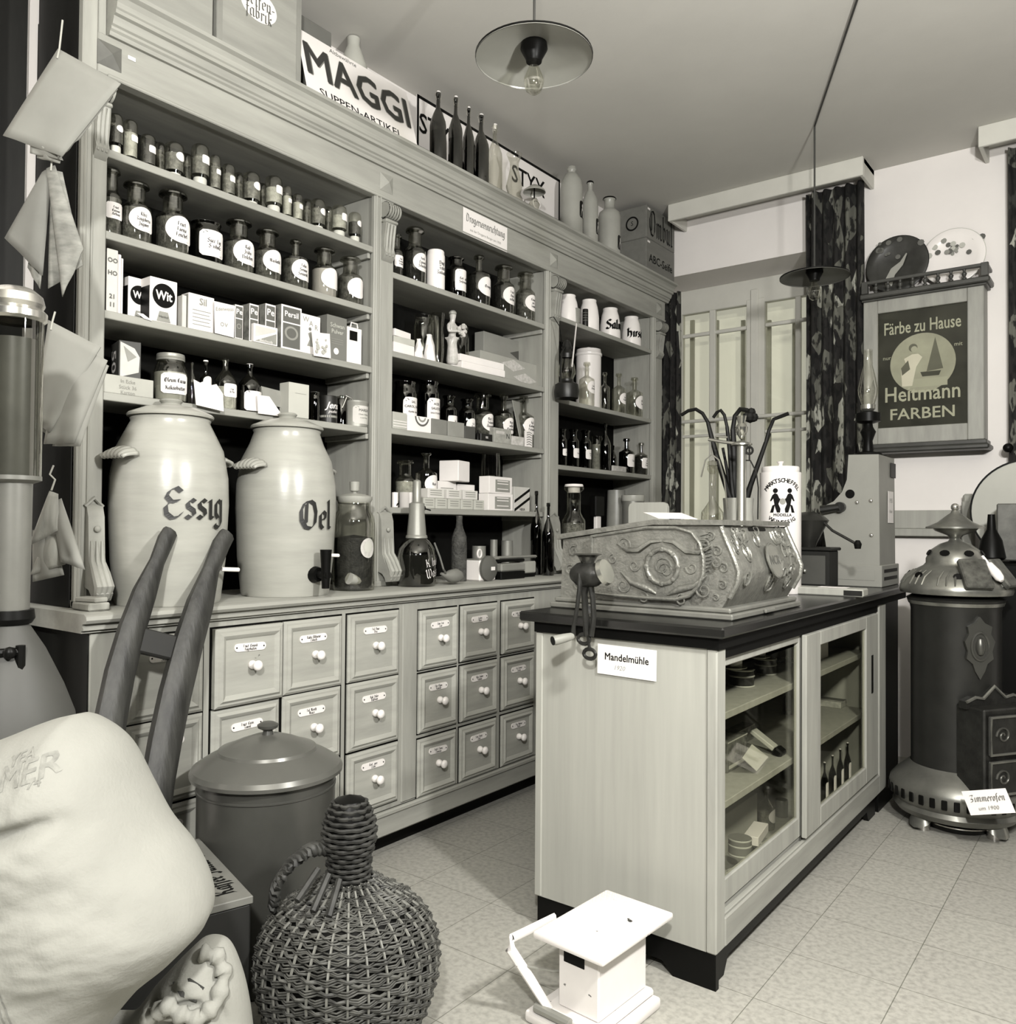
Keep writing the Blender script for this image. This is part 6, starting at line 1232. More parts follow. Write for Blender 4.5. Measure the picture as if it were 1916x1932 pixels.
# coffee grinder
Yg = 3.62; p = ctr(1520, 1075, Yg); t = thing('coffee_grinder', 'dark coffee grinder with bowl hopper and long crank on the counter', 'grinder', p)
def rgd(u, v, y=Yg): return oY(u, v, y) - p
zb_ = rgd(1520, 1038).z; wL, wR = rgd(1478, 1050).x, rgd(1578, 1050).x
G().box(wL, wR, -.07, .09, 0, .02, .004).box(wL + .015, wR - .015, -.055, .075, .02, zb_, .004).box(wL + .005, wR - .005, -.065, .085, zb_, zb_ + .014, .004).obj('wooden_box', DARKW, t)
G().box(wL + .03, wR - .03, -.060, -.0555, .03, zb_ - .02, .002).obj('drawer', mat('grinder_drawer', .06, .4), t); G().ball((.5 * (wL + wR), -.068, zb_ * .5), .009, seg=10).obj('drawer_knob', BRASS, t)
c_ = rgd(1523, 1030); zt2 = rgd(1523, 982).z; rr = (rgd(1560, 985).x - rgd(1487, 985).x) / 2
G().lathe([(.03, zb_ + .012), (.035, zb_ + .03), (rr * .7, zb_ + .045 + (zt2 - zb_) * .25), (rr, zt2 - .004), (rr * 1.03, zt2), (rr * .8, zt2 + .018), (rr * .4, zt2 + .034), (0, zt2 + .04)], 26, M=Matrix.Translation((c_.x, .01, 0))).obj('hopper', mat('dark_bowl', .035, .3, .5), t)
e_ = rgd(1617, 1030, Yg - .05); G().tube([(c_.x, .01, zt2 + .03), (c_.x + .03, 0, zt2 + .03), ((c_.x + e_.x) / 2, -.02, (zt2 + e_.z) / 2 + .01), (e_.x - .01, -.04, e_.z + .01)], .006, 8).obj('crank', IRON, t); G().lathe([(0, 0), (.012, 0), (.016, .02), (.008, .035), (0, .036)], 12, M=Matrix.Translation((e_.x, -.045, e_.z - .012))).obj('knob', BLACK, t)
p = ctr(1566, 1100, 3.44); a, b_ = oY(1492, 1098, 3.44), oY(1637, 1098, 3.44); t = thing('flat_box', 'flat wooden box lying on the counter before the grinder', 'box', ((a.x + b_.x) / 2, 3.44, ZT2), 4); w = (b_.x - a.x) * .93
G().box(-w / 2, w / 2, -.05, .05, 0, .030, .004).obj('box_body', WOODX, t); G().box(w * .24, w / 2 - .004, -.0505, -.0495, .004, .024).obj('dark_end_label', DARKW, t)
t = thing('paper_slip', 'white slip on top of the flat wooden box', 'paper', ((a.x + b_.x) / 2 + .02, 3.44, ZT2 + .0308), 4); G().box(-.055, .055, -.03, .03, 0, .001).obj('sheet', PAPER, t, smooth=0)
q = [oZ(1552, 1116, ZT2), oZ(1580, 1111, ZT2), oZ(1604, 1113, ZT2), oZ(1577, 1121, ZT2)]
t = quad_card('paper_slip', [v_ + Vector((0, 0, .001)) for v_ in q], PAPER, .0008); tag(t, 'white slip lying flat on the bare counter top near its edge', 'paper')
q = oZ(1478, 1130, ZT2); t = thing('tent_card', 'small white folded tent card at the right of the ornate till', 'card', (q.x, q.y, ZT2 + .0004), 60); G().poly([(-.032, 0), (.030, 0), (.010, .055), (-.008, .055)], frame((0, 0, 0), (1, 0, 0), (0, .3, 1)), .001).poly([(-.032, 0), (.030, 0), (.010, .055), (-.008, .055)], frame((0, .034, 0), (1, 0, 0), (0, -.3, 1)), .001).obj('card_sheet', PAPER, t, smooth=0)
# --- grey office till at the far end
Yt = 4.04; zb_ = ZT2
def T_(u, v, y=Yt): return oY(u, v, y)
t = thing('grey_till', 'grey sheet-metal cash register with side crank at the far counter end', 'cash register', (T_(1620, 1090).x, Yt, zb_)); o_ = Vector(t.location)
pf = [T_(u, v) - o_ for u, v in ((1563, 1044), (1553, 1000), (1545, 965), (1551, 956), (1572, 946), (1588, 928), (1597, 905), (1600, 858), (1657, 857), (1659, 1040))]
pz = [(q.x, max(q.z, .10)) for q in pf]; pz[0] = (pz[0][0], .10); pz[-1] = (pz[-1][0], .10)
dpt = .30
G().poly(pz, FY(0, 0, 0) @ Tz(-dpt), dpt).obj('housing', GREYP, t, smooth=20)
xl, xr = pz[0][0] - .012, pz[-1][0] + .012
G().box(xl, xr, -.012, dpt + .02, 0, .10, .003).box(xl + .03, xr - .03, -.0135, -.012, .030, .075, .001).obj('drawer_base', GREYP, t)
G().box(xr, xr + .0015, .03, dpt - .02, .030, .045).obj('side_groove', BLACK, t); G().box(xr, xr + .0015, .03, dpt - .02, .065, .08).obj('side_groove', BLACK, t)
c_ = T_(1586, 957) - o_; e_ = T_(1552, 962) - o_
G().tube([(c_.x, -.001, c_.z), (c_.x, -.03, c_.z)], .024, 16).tube([(c_.x, -.028, c_.z), (e_.x, -.034, e_.z)], [.016, .020], 10).obj('crank', DTIN, t)
q = T_(1603, 932) - o_; G().lathe([(0, .001), (.021, .001), (.021, 0)], 20, M=FY(q.x, -.0005, q.z)).obj('key_hole', BLACK, t, smooth=0)
for u, v in ((1616, 948), (1642, 945), (1643, 1010)): q = T_(u, v) - o_; G().lathe([(0, .008), (.006, .006), (.010, 0)], 12, M=FY(q.x, -.0005, q.z)).obj('screw', STEEL, t)
q = oX(1679, 957, pz[-1][0] + o_.x) - o_; card(t, 'paper_label', .105, .15, FX(pz[-1][0] + .001, q.y, q.z), PAPER)
lettering(t, [('1935', .03, 0, .03), ('Kasse', .022, 0, -.02)], FX(pz[-1][0] + .0028, q.y, q.z), mat('pencil', .25, .9))
q = oX(1684, 888, pz[-1][0] + o_.x) - o_; G().box(-.05, .05, -.035, .035, 0, .001, M=FX(pz[-1][0] + .0005, q.y, q.z)).obj('window', BLACK, t, smooth=0)
# lamp on the till
c_ = oY(1637, 856, Yt + .1); t = thing('paraffin_lamp', 'black paraffin lamp with tall glass chimney on the grey till', 'lamp', (c_.x, Yt + .1, T_(1630, 857).z + .001)); o_ = Vector(t.location)
zf = lambda v: oY(1637, v, Yt + .1).z - o_.z
k_ = proj(o_)[2] / F
G().lathe([(0, 0), (26 * k_, 0), (24 * k_, .012), (10 * k_, .02), (8 * k_, zf(832)), (14 * k_, zf(815)), (9 * k_, zf(806)), (8 * k_, zf(800)), (22 * k_, zf(796)), (22 * k_, zf(780)), (9 * k_, zf(776)), (9 * k_, zf(768)), (0, zf(768))], 20).obj('base', BLACK, t)
G().lathe([(9 * k_, zf(776)), (13 * k_, zf(772)), (13 * k_, zf(764)), (0, zf(764))], 16).obj('burner', BRASS, t)
G().lathe([(11 * k_, zf(764)), (17 * k_, zf(745)), (18 * k_, zf(735)), (12 * k_, zf(705)), (8 * k_, zf(690)), (7.5 * k_, zf(660))], 20).obj('chimney', glass('chimney_glass', .88, 1.2), t, smooth=60)
# ================================================================ picture cabinet and plates on the back wall
YP = 4.83
pc = thing('picture_cabinet', 'wooden wall cabinet with a dye advertisement behind glass', 'cabinet', (0, YP, 0)); o_ = Vector(pc.location)
def P_(u, v): return oY(u, v, YP)
xl, xr = P_(1628, 700).x, P_(1856, 700).x; zt_, zb_ = P_(1742, 551).z, P_(1742, 834).z
gx0, gx1, gz0, gz1 = P_(1655, 700).x, P_(1824, 700).x, P_(1740, 803).z, P_(1740, 580).z
dp = YW - YP - .001
CBW = mat('cabinet_wood', .30, .5, var=.2, scale=6, stretch=(3, 3, .5)); DKM = mat('cabinet_dark', .05, .4, var=.3)
G().box(xl, gx0, 0, dp, zb_, zt_, .004).box(gx1, xr, 0, dp, zb_, zt_, .004).box(gx0, gx1, 0, dp, zb_, gz0, .003).box(gx0, gx1, 0, dp, gz1, zt_, .003).obj('frame', CBW, pc)
G().box(xl - .012, xr + .03, -.03, dp, zt_ + .0005, zt_ + .030, .006).box(xl - .006, xr + .015, -.015, dp, zt_ - .012, zt_, .003).obj('top_moulding', DKM, pc)
G().box(xl - .002, xr + .025, -.025, dp, zb_ - .05, zb_ - .022, .008).box(xl, xr + .012, -.012, dp, zb_ - .022, zb_ - .0005, .003).obj('bottom_moulding', DKM, pc)
zr0, zr1 = zt_ + .030, zt_ + .098
G().box(xl, xr + .02, -.028, -.005, zr1 - .018, zr1, .003).box(xr - .012, xr + .024, -.03, -.002, zr0, zr1 + .002, .003).box(xl - .004, xl + .03, -.03, -.002, zr0, zr1, .003).obj('gallery_rail', DKM, pc)
G().box(xr + .004, xr + .022, -.005, dp, zr1 - .018, zr1, .003).obj('side_rail', DKM, pc)
for k in range(8):
    x = xl + .07 + k * (xr - xl - .12) / 7.6
    G().lathe([(.010, zr0), (.012, zr0 + .006), (.006, zr0 + .012), (.011, zr0 + .022), (.013, zr0 + .03), (.006, zr0 + .04), (.009, zr1 - .018)], 10, M=Matrix.Translation((x, -.016, 0))).obj('spindle', DKM, pc)
pst = G().box(gx0, gx1, .02, .024, gz0, gz1).obj('poster', mat('poster_dark', .02, .6, var=.7, scale=7), pc)
cu_, cv_ = P_(1738, 683).x, P_(1738, 683).z; rP = (P_(1800, 683).x - P_(1676, 683).x) / 2
Mp = FY(cu_, .0195, cv_)
art(pc, 'poster_disc', disc(rP, 40), Mp, mat('poster_pale', .42, .6, var=.15)); PG = mat('poster_grey', .14, .6); LT = mat('poster_letter', .52, .6, var=.1)
art(pc, 'poster_tent', [(.02, -.05), (.10, -.04), (.062, .13)], Mp, PG, .0012); art(pc, 'poster_basin', [(-.01, -.05), (.09, -.05), (.08, -.075), (0, -.075)], Mp, mat('poster_black', .06, .6), .0016); art(pc, 'poster_table', rect(-.09, .12, -.13, -.085), Mp, PLC, .0011)
art(pc, 'poster_figure', [(-.10, -.12), (-.05, -.12), (-.03, -.02), (.0, .03), (-.02, .05), (-.05, .05), (-.09, .03), (-.08, .0), (-.105, -.03)], Mp, PAPER, .0012); art(pc, 'poster_hair', disc(.022, 14, 1, -.045, .085), Mp, PG, .0014); art(pc, 'poster_face', disc(.016, 14, 1, -.04, .077), Mp, PLC, .0018); art(pc, 'poster_sleeve', [(-.105, -.02), (-.07, .02), (-.06, -.03), (-.10, -.06)], Mp, PG, .0015)
Mt = FY((gx0 + gx1) / 2, .0195, 0); wP = gx1 - gx0
def fit(o_, M, w_):
    xs = [(M.inverted() @ v.co).x for v in o_.data.vertices]; c_ = (max(xs) + min(xs)) / 2; o_.data.transform(M @ Matrix.Diagonal((w_ / (max(xs) - min(xs)), 1, 1, 1)) @ Matrix.Translation((-c_, 0, 0)) @ M.inverted())
for tx, v, sz, wf in (('Färbe zu Hause', 613, .095, .86), ('Heitmann', 741, .115, .84), ('FARBEN', 779, .085, .72)):
    m_ = Mt @ Matrix.Translation((0, P_(1738, v).z, .001)); fit(lettering(pc, [(tx, sz, 0, 0, dict(bold=.012))], m_, LT), m_, wP * wf)
lettering(pc, [('nur', .03, -wP * .40, P_(1738, 668).z), ('mit', .03, wP * .40, P_(1738, 655).z)], Mt @ Tz(.001), LT)
G().box(gx0, gx1, .010, .012, gz0, gz1).obj('glass_pane', glass('picture_glass', .92, .12), pc)
for i, (u, v, r_, lb, mm) in enumerate(((1693, 512, 55, 'dark round plate with pale bird leaning behind the cabinet gallery', mat('dark_plate', .035, .3, var=.5)), (1797, 499, 55, 'white round plate with flower bunch leaning behind the cabinet gallery', PORC))):
    c_ = oY(u, v, YW - .06); R_ = r_ * proj(c_)[2] / F; t = thing('wall_plate', lb, 'plate', (c_.x, YW - .05 - .022 * (1 - i), zr0 + o_.z + R_ * .985 + .002), 0, 'plates on the picture cabinet')
    Mq = frame((0, 0, 0), (1, 0, 0), (0, .10, 1)); G().lathe([(0, .004), (R_ * .62, .004), (R_ * .72, .012), (R_ * .98, .018), (R_, .016), (R_ * .98, .010), (R_ * .7, .002), (0, -.002)], 48, M=Mq @ Tz(-.008)).obj('plate_body', mm, t, smooth=60)
    G().lathe([(R_ * .985, .0175), (R_ * 1.005, .0165), (R_ * 1.0, .012)], 48, M=Mq @ Tz(-.008)).obj('rim_line', BLACK if i == 0 else PLC, t)
    if i == 0:
        g = G(); g.poly([(-.06, -.14), (-.03, -.15), (-.01, -.06), (.03, -.01), (.05, .05), (.045, .055), (.015, .01), (-.03, -.02), (-.055, -.07)], Mq @ Tz(.0052)); g.obj('painted_bird', mat('pale_bird', .3, .5), t, smooth=0)
        for q in range(9): a, b_ = random.uniform(-.1, .12), random.uniform(.02, .14); G().poly(disc(random.uniform(.008, .02), 8, 1, a, b_), Mq @ Tz(.0052 if hypot(a, b_) < R_ * .6 else .011)).obj('painted_leaf', mat('grey_leaf', .12, .5), t, smooth=0)
    else:
        for q in range(22):
            a, b_ = random.gauss(.02, .04), random.gauss(.05, .035)
            G().poly(disc(random.uniform(.006, .018), 8, 1, a, b_), Mq @ Tz(.0050 + .00005 * q)).obj('painted_flower', (CARD, INKG, PLC)[q % 3], t, smooth=0)
c_ = oY(1901, 845, 4.84); tag(G().ball(c_, .024, seg=14).tube([c_, (c_.x + .02, 4.955, c_.z)], .008, 8).obj('holdback_knob', BLACK), 'black round curtain knob at the right edge', 'knob')

# ================================================================ stove
SX, SY = -.635, 3.985
st = thing('iron_stove', 'round dark iron room stove with nickelled dome and urn', 'stove', (SX, SY, 0)); kS = proj((SX, SY, .8))[2] / F
zv = lambda v: oY(1797, v, SY).z
NK = mat('stove_nickel', .25, .30, .7, var=.25, scale=14); ENM = mat('stove_enamel', .018, .38, .2, var=.25, scale=12); r_ = lambda px: px * kS
G().lathe([(r_(76), zv(1448)), (r_(76), zv(1150)), (r_(78), zv(1140)), (r_(84), zv(1128)), (r_(70), zv(1120)), (0, zv(1120))], 44).obj('drum', ENM, st)
G().lathe([(r_(74), zv(1140)), (r_(80), zv(1139)), (r_(82), zv(1133)), (r_(77), zv(1130))], 44).obj('top_ring', NK, st)
G().lathe([(r_(70), zv(1121)), (r_(94), zv(1118)), (r_(96), zv(1112)), (r_(94), zv(1103)), (r_(86), zv(1090)), (r_(70), zv(1076)), (r_(54), zv(1067)), (r_(50), zv(1062)), (r_(50), zv(1054)), (r_(42), zv(1038)), (r_(26), zv(1026)), (r_(12), zv(1021)), (r_(9), zv(1016)), (r_(14), zv(1010)), (r_(34), zv(1002)), (r_(42), zv(994))], 44).obj('dome', NK, st, smooth=50)
g = G(); n = 32
g.lathe([(r_(42), zv(994)), (r_(50), zv(997)), (r_(50), zv(994)), (r_(30), zv(985)), (r_(14), zv(972)), (r_(8), zv(968)), (r_(6), zv(963)), (0, zv(962))], n).obj('urn_lid', NK, st)
G().ball((0, 0, zv(957)), r_(7.5), seg=14).obj('finial', STEEL, st)
for k in range(14):
    a = 2 * pi * k / 14; rr, zz = (r_(80), zv(1084)) if k % 2 else (r_(45), zv(1043))
    Mk = frame((rr * cos(a) * 1.005, rr * sin(a) * 1.005, zz), (-sin(a), cos(a), 0), (-cos(a) * .6, -sin(a) * .6, 1)); G().poly(disc(r_(6), 10, 1.5), Mk, .004).obj('vent_hole', BLACK, st, smooth=0)
for k in range(40):
    a = 2 * pi * k / 40
    if k % 4 == 0: continue
    G().tube([(r_(93) * cos(a), r_(93) * sin(a), zv(1101)), (r_(84) * cos(a), r_(84) * sin(a), zv(1087)), (r_(70) * cos(a + .05), r_(70) * sin(a + .05), zv(1075))], [.003, .005, .002], 5).obj('rib', NK, st, smooth=60)
G().lathe([(r_(77), zv(1438)), (r_(84), zv(1444)), (r_(100), zv(1458)), (r_(112), zv(1472)), (r_(114), zv(1482)), (r_(112), zv(1496)), (r_(104), zv(1508)), (r_(108), zv(1516)), (r_(100), zv(1527)), (0, zv(1527))], 48).obj('base_ring', mat('base_ring', .16, .36, .6, var=.3), st)
for k in range(36):
    a = 2 * pi * k / 36; G().box(-.011, .011, -.020, .020, -.002, .004, .003, M=frame((r_(113.2) * cos(a), r_(113.2) * sin(a), zv(1489)), (-sin(a), cos(a), 0), (0, 0, 1))).obj('slot', BLACK, st, smooth=0)
for k in range(4):
    a = R(-122 + 90 * k); d_ = Vector((cos(a), sin(a), 0)); q = lambda rr, z: d_ * r_(rr) + Vector((0, 0, z))
    G().tube([q(72, zv(1522)), q(86, zv(1534)), q(82, .10), q(78, .06), q(80, .045)], [.045, .050, .028, .022, .030], 10).obj('leg', NK, st, smooth=60); G().lathe([(0, 0), (.026, 0), (.028, .05), (.024, .055), (0, .055)], 16, M=Matrix.Translation(q(80, 0))).obj('foot', STEEL, st)
AF = R(-34); dF = Vector((cos(AF), sin(AF), 0)); tF = Vector((-sin(AF), cos(AF), 0))
Mf = frame(dF * r_(76), tF, (0, 0, 1))
zd0, zd1 = zv(1468), zv(1312)
G().box(-.13, .13, zd0, zd1, -.05, .085, .006, M=Mf).obj('door_housing', IRON, st)
cr_ = [(-.145, zd1 - .01), (-.145, zd1 + .02), (-.10, zd1 + .035), (-.06, zd1 + .028), (0, zd1 + .075), (.06, zd1 + .028), (.10, zd1 + .035), (.145, zd1 + .02), (.145, zd1 - .01)]
G().poly(cr_, Mf @ Tz(-.02), .035).obj('crest', IRON, st, smooth=0); G().tube([Mf @ Vector((x, y, .018)) for x, y in cr_[1:-1]], .007, 6).obj('crest_rim', NK, st)
for i, (a, b_) in enumerate(((zv(1392), zv(1322)), (zv(1462), zv(1400)))):
    d_ = G().box(-.118, .118, a, b_, .0855, .10, .005, M=Mf).obj('stove_door', IRON, st); G().tube([Mf @ Vector((x, y, .101)) for x, y in ((-.112, a + .006), (.112, a + .006), (.112, b_ - .006), (-.112, b_ - .006))], .006, 6, closed=True).obj('door_rim', NK, d_)
    for s_ in (-1, 1):
        pts = []
        for j in range(20): f_ = j / 19.; aa = f_ * 9; rr = .036 * (1 - .85 * f_); pts.append(Mf @ Vector((s_ * (.05 + rr * cos(aa)), (a + b_) / 2 + rr * sin(aa), .101)))
        G().tube(pts, .005, 6).obj('scroll', mat('stove_relief', .10, .35, .6), d_, smooth=60)
    G().lathe([(0, .03), (.012, .028), (.014, .016), (.006, .0)], 12, M=Mf @ Matrix.Translation((.128, (a + b_) / 2 + .02, .07))).obj('latch', NK, d_)
zm = zv(1208); Mm = frame(Vector((cos(R(-52)), sin(R(-52)), 0)) * r_(76.5), (-sin(R(-52)), cos(R(-52)), 0), (0, 0, 1)); SRL = mat('stove_relief', .10, .35, .6)
md_ = G().poly([(.0, .12), (.02, .095), (.05, .08), (.045, .05), (.062, .02), (.05, -.02), (.055, -.05), (.03, -.07), (.02, -.10), (0, -.135), (-.02, -.10), (-.03, -.07), (-.055, -.05), (-.05, -.02), (-.062, .02), (-.045, .05), (-.05, .08), (-.02, .095)], Mm @ Matrix.Translation((0, zm, -.004)), .014).obj('medallion', SRL, st, smooth=0)
G().tube([Mm @ Vector((.036 * cos(q), zm + .056 * sin(q), .011)) for q in [2 * pi * k / 24 for k in range(24)]], .006, 6, closed=True).obj('medallion_ring', SRL, md_); G().ball(Mm @ Vector((0, zm, .010)), .03, (.7, .7, 1.3), 10).obj('medallion_boss', SRL, md_)
# filler flap with porcelain grip on the dome
zz = zv(1083)
for i, a in enumerate((-58, -14)):
    d_ = Vector((cos(R(a)), sin(R(a)), 0)); Mk = frame(d_ * r_(76) + Vector((0, 0, zz)), (-d_.y, d_.x, 0), (-d_.x * .75, -d_.y * .75, 1)); G().box(-.055, .055, -.07, .07, .004, .030, .006, M=Mk).obj('filler_flap', mat('flap_bronze', .12, .4, .6, var=.5, scale=30), st)
d_ = Vector((cos(R(-36)), sin(R(-36)), 0)); a_, b_ = d_ * r_(62) + Vector((0, 0, zv(1056) + .02)), d_ * r_(103) + Vector((0, 0, zv(1098) + .02))
G().tube([a_, a_.lerp(b_, .3), a_.lerp(b_, .34), a_.lerp(b_, .7), a_.lerp(b_, .9), b_], [.006, .006, .014, .020, .017, .008], 12).obj('porcelain_grip', PORC, st)
t = thing('ash_pan', 'dark round ash pan with bright rim under the stove', 'pan', (SX + .01, SY - .02, .0006)); body(t, [(0, 0), (r_(52), 0), (r_(60), .028), (r_(58), .028), (r_(50), .006), (0, .006)], DTIN, 'pan_body', 36); G().lathe([(r_(58), .0285), (r_(61), .0285), (r_(61), .024)], 36).obj('rim', STEEL, t)
q = [oY(u, v, SY - .34) for u, v in ((1813, 1493), (1896, 1487), (1918, 1528), (1834, 1533))]
q[2] += Vector((.0, -.04, 0)); q[3] += Vector((0, -.04, 0))
t = quad_card('paper_sign', q, PAPER, .0015); tag(t, 'white paper sign reading Zimmerofen leaning on the stove base', 'sign')
Mq = frame((q[0] + q[2]) / 2 - Vector((0, .004, 0)), q[1] - q[0], q[0] - q[3]); lettering(t, [('Zimmerofen', .0165, 0, .016, dict(nib=.2)), ], Mq @ Tz(.001), INKG); lettering(t, [('um 1900', .020, 0, -.022)], Mq @ Tz(.001), mat('pencil', .25, .9), name='pencil_lettering')
# things at the right edge behind the stove
c_ = oY(1941, 964, 4.62); t = thing('round_shield', 'large grey disc with black rim cut by the right edge', 'disc', c_); RR = 99 * proj(c_)[2] / F
G().lathe([(0, .004), (RR * .97, .004), (RR * .97, -.004), (0, -.004)], 56, M=FY(0, 0, 0)).obj('disc', mat('shield_grey', .42, .6, var=.04), t, smooth=0); G().lathe([(RR * .965, .007), (RR, .007), (RR, -.007), (RR * .965, -.007)], 56, M=FY(0, 0, 0)).obj('rim', BLACK, t)
a, b_ = oY(1879, 950, 4.45), oY(1960, 1062, 4.45)
t = thing('dark_machine', 'tall dark machine casing standing at the right edge beside the stove', 'machine', (a.x + .12, 4.45, 0))
xo = t.location.x
G().box(a.x - xo, b_.x - xo, 0, .10, oY(1900, 1058, 4.45).z, a.z, .006).obj('upper_box', mat('machine_box', .10, .5, var=.6, scale=8), t); G().box(oY(1868, 1100, 4.45).x - xo, .5, -.05, .3, .001, oY(1900, 1062, 4.45).z - .002, .01).obj('cabinet_body', BLACK, t)
G().lathe([(0, 0), (.06, .02), (.045, .10), (.02, .15), (.015, .22), (0, .22)], 16, M=Matrix.Translation((oY(1868, 1058, 4.40).x - xo, -.02, oY(1868, 1060, 4.40).z))).obj('oil_can_head', BLACK, t)

# ================================================================ white platform scale
ZS = .235
pq = [oZ(u, v, ZS) for u, v in ((1010, 1757), (1137, 1673), (1265, 1721), (1143, 1813))]
WSC = mat('chipped_white', .80, .4, var=.04, dirt=(30., .70, .03))
o_ = Vector(((pq[0].x + pq[2].x) / 2, (pq[0].y + pq[2].y) / 2, 0)); ex = (pq[3] - pq[0]); ey = (pq[1] - pq[0]); wS, dS = ex.length, ey.length
sc = thing('platform_scale', 'small white enamelled platform scale on the floor before the counter', 'scale', o_); Mp = frame((0, 0, 0), ex, ey)
G().box(-wS / 2, wS / 2, -dS / 2, dS / 2, ZS - .018, ZS, .006, M=Mp, seg=2).obj('platform', WSC, sc)
g = G()
for i in range(26):
    for j in range(22):
        x, y = -wS / 2 + wS * (i + 1.) / 27, -dS / 2 + dS * (j + 1.) / 23
        g.box(-.0022, .0022, -.0009, .0009, ZS, ZS + .0009, M=Mp @ Matrix.Translation((x, y, 0)) @ rotm('Z', 45 if (i + j) % 2 else -45))
tag(g.obj('tread_pattern', WSC, sc, smooth=0), None, None, None, 'stuff')
G().box(-wS * .28, wS * .30, -dS * .36, dS * .30, .05, ZS - .0185, .004, M=Mp).obj('column', WSC, sc)
G().box(-wS * .285, -wS * .22, -dS * .30, dS * .02, ZS - .075, ZS - .035, .002, M=Mp).box(-wS * .20, wS * .10, -dS * .365, -dS * .355, ZS - .07, ZS - .03, .002, M=Mp).obj('dial_window', BLACK, sc)
G().box(-wS * .62, wS * .46, -dS * .50, dS * .36, .0006, .03, .008, M=Mp, seg=2).box(-wS * .42, wS * .38, -dS * .44, dS * .34, .0305, .05, .006, M=Mp).obj('base', WSC, sc)
Mi = Mp.inverted(); loc = lambda u, v, z: Mi @ (oZ(u, v, z) - o_)
G().tube([(-wS * .48, -dS * .47, .044), (wS * .02, -dS * .47, .044)], .012, 10, M=Mp).obj('roller', ZINC, sc)
w0 = [Vector((-wS * .40, dS * .12, ZS - .024)), Vector((-wS * .50, -dS * .10, ZS - .022)), Vector((-wS * .52, -dS * .30, ZS - .020))]
fr = [oZ(1045, 1731, ZS - .02) - o_, oZ(965, 1770, ZS - .015) - o_, oZ(962, 1790, ZS - .035) - o_, oZ(1000, 1848, .11) - o_, oZ(1036, 1905, .045) - o_]
G().tube(fr, [.012, .012, .013, .013, .011], 8, flat=.7).obj('lever_bar', WSC, sc)
G().tube([oZ(985, 1822, .15) - o_, oZ(1045, 1832, .13) - o_, oZ(1080, 1828, .12) - o_], .003, 6).obj('link_rod', ZINC, sc)

# ================================================================ wicker demijohn
DJ = oD(657, 1760, 1.96); t = thing('wicker_demijohn', 'big demijohn in brown wicker basket with woven cap', 'demijohn', (DJ.x, DJ.y, 0)); kD = 1.96 / F
zD = lambda v: oD(657, v, 1.96).z
prf = [(100, zD(2030) if zD(2030) > .001 else .002)] ; 
zmax = zD(1655)
PR = [(.112, .012), (.150, .06), (.186, .13), (.208, .21), (.214, .27), (.208, .325), (.190, .37), (.160, .41), (.122, .44), (.085, .465), (.058, .49)]
sc_ = (zmax - .012) / (.49 - .012); PR = [(r0, .012 + (z - .012) * sc_) for r0, z in PR]
def prof_at(f_):
    k = f_ * (len(PR) - 1); i = min(int(k), len(PR) - 2); q = k - i; return PR[i][0] + (PR[i + 1][0] - PR[i][0]) * q, PR[i][1] + (PR[i + 1][1] - PR[i][1]) * q
G().lathe([(0, .004)] + [(max(r0 - .010, .01), z) for r0, z in PR], 40).obj('glass_body', BLACK, t)
L = [0.]; pts_ = [prof_at(i / 120.) for i in range(121)]
for a, b_ in zip(pts_, pts_[1:]): L.append(L[-1] + hypot(b_[0] - a[0], b_[1] - a[1]))
nst = 30; g = G(); rows = 40
for k in range(rows):
    s_ = L[-1] * (k + .5) / rows; i = next(j for j in range(len(L)) if L[j] >= s_); r0, z0 = pts_[i]
    hh = L[-1] / rows
    for sub in (-1, 0, 1):
        n = nst * 4
        tl = Vector((pts_[min(i + 1, 120)][0] - pts_[i - 1][0], pts_[min(i + 1, 120)][1] - pts_[i - 1][1])).normalized()
        jit = random.uniform(-.0012, .0012)
        pp = []
        for j in range(n):
            a = 2 * pi * j / n; w_ = .0062 * cos(nst * a + pi * k) + .0006 * sin(7 * a + k)
            off = sub * hh * .29; rr = r0 + tl.x * off + w_ * (.9 + .1 * sub) - .0015 * abs(sub); pp.append((rr * cos(a), rr * sin(a), z0 + tl.y * off + .0022 * sin(nst * .5 * a + k * 1.7 + sub) + jit))
        g.tube(pp, hh * .165, 5, closed=True)
tag(g.obj('wicker_weave', WICK, t, smooth=60, recalc=False), None, None, None, 'stuff')
for k in range(nst):
    a = 2 * pi * (k + .5) / nst; G().tube([(r0 * cos(a), r0 * sin(a), z) for r0, z in pts_[::4]], .0032, 5).obj('stake', mat('pale_willow', .16, .55, var=.3), t, smooth=60)
zn0, zn1 = zmax - .01, zD(1500)
G().lathe([(.046, zn0), (.044, zn0 + .05), (.050, zn0 + (zn1 - zn0) * .45), (.056, zn0 + (zn1 - zn0) * .6), (.052, zn0 + (zn1 - zn0) * .8), (.035, zn1 - .012), (0, zn1)], 24).obj('cap_core', BLACK, t)
g = G()
for k in range(16):
    f_ = k / 16.; z = zn0 + (zn1 - zn0) * (.02 + .95 * f_); rr = (.046 if f_ < .3 else .046 + .012 * sin(pi * min((f_ - .3) / .55, 1))) * (1 if f_ < .78 else sqrt(max(1 - ((f_ - .78) / .24) ** 2, .05)))
    g.tube([((rr + .003 + .0035 * cos(9 * a + pi * k)) * cos(a), (rr + .003 + .0035 * cos(9 * a + pi * k)) * sin(a), z) for a in [2 * pi * j / 40 for j in range(40)]], .0048, 5, closed=True)
tag(g.obj('woven_cap', WICKD, t, smooth=60, recalc=False), None, None, None, 'stuff')
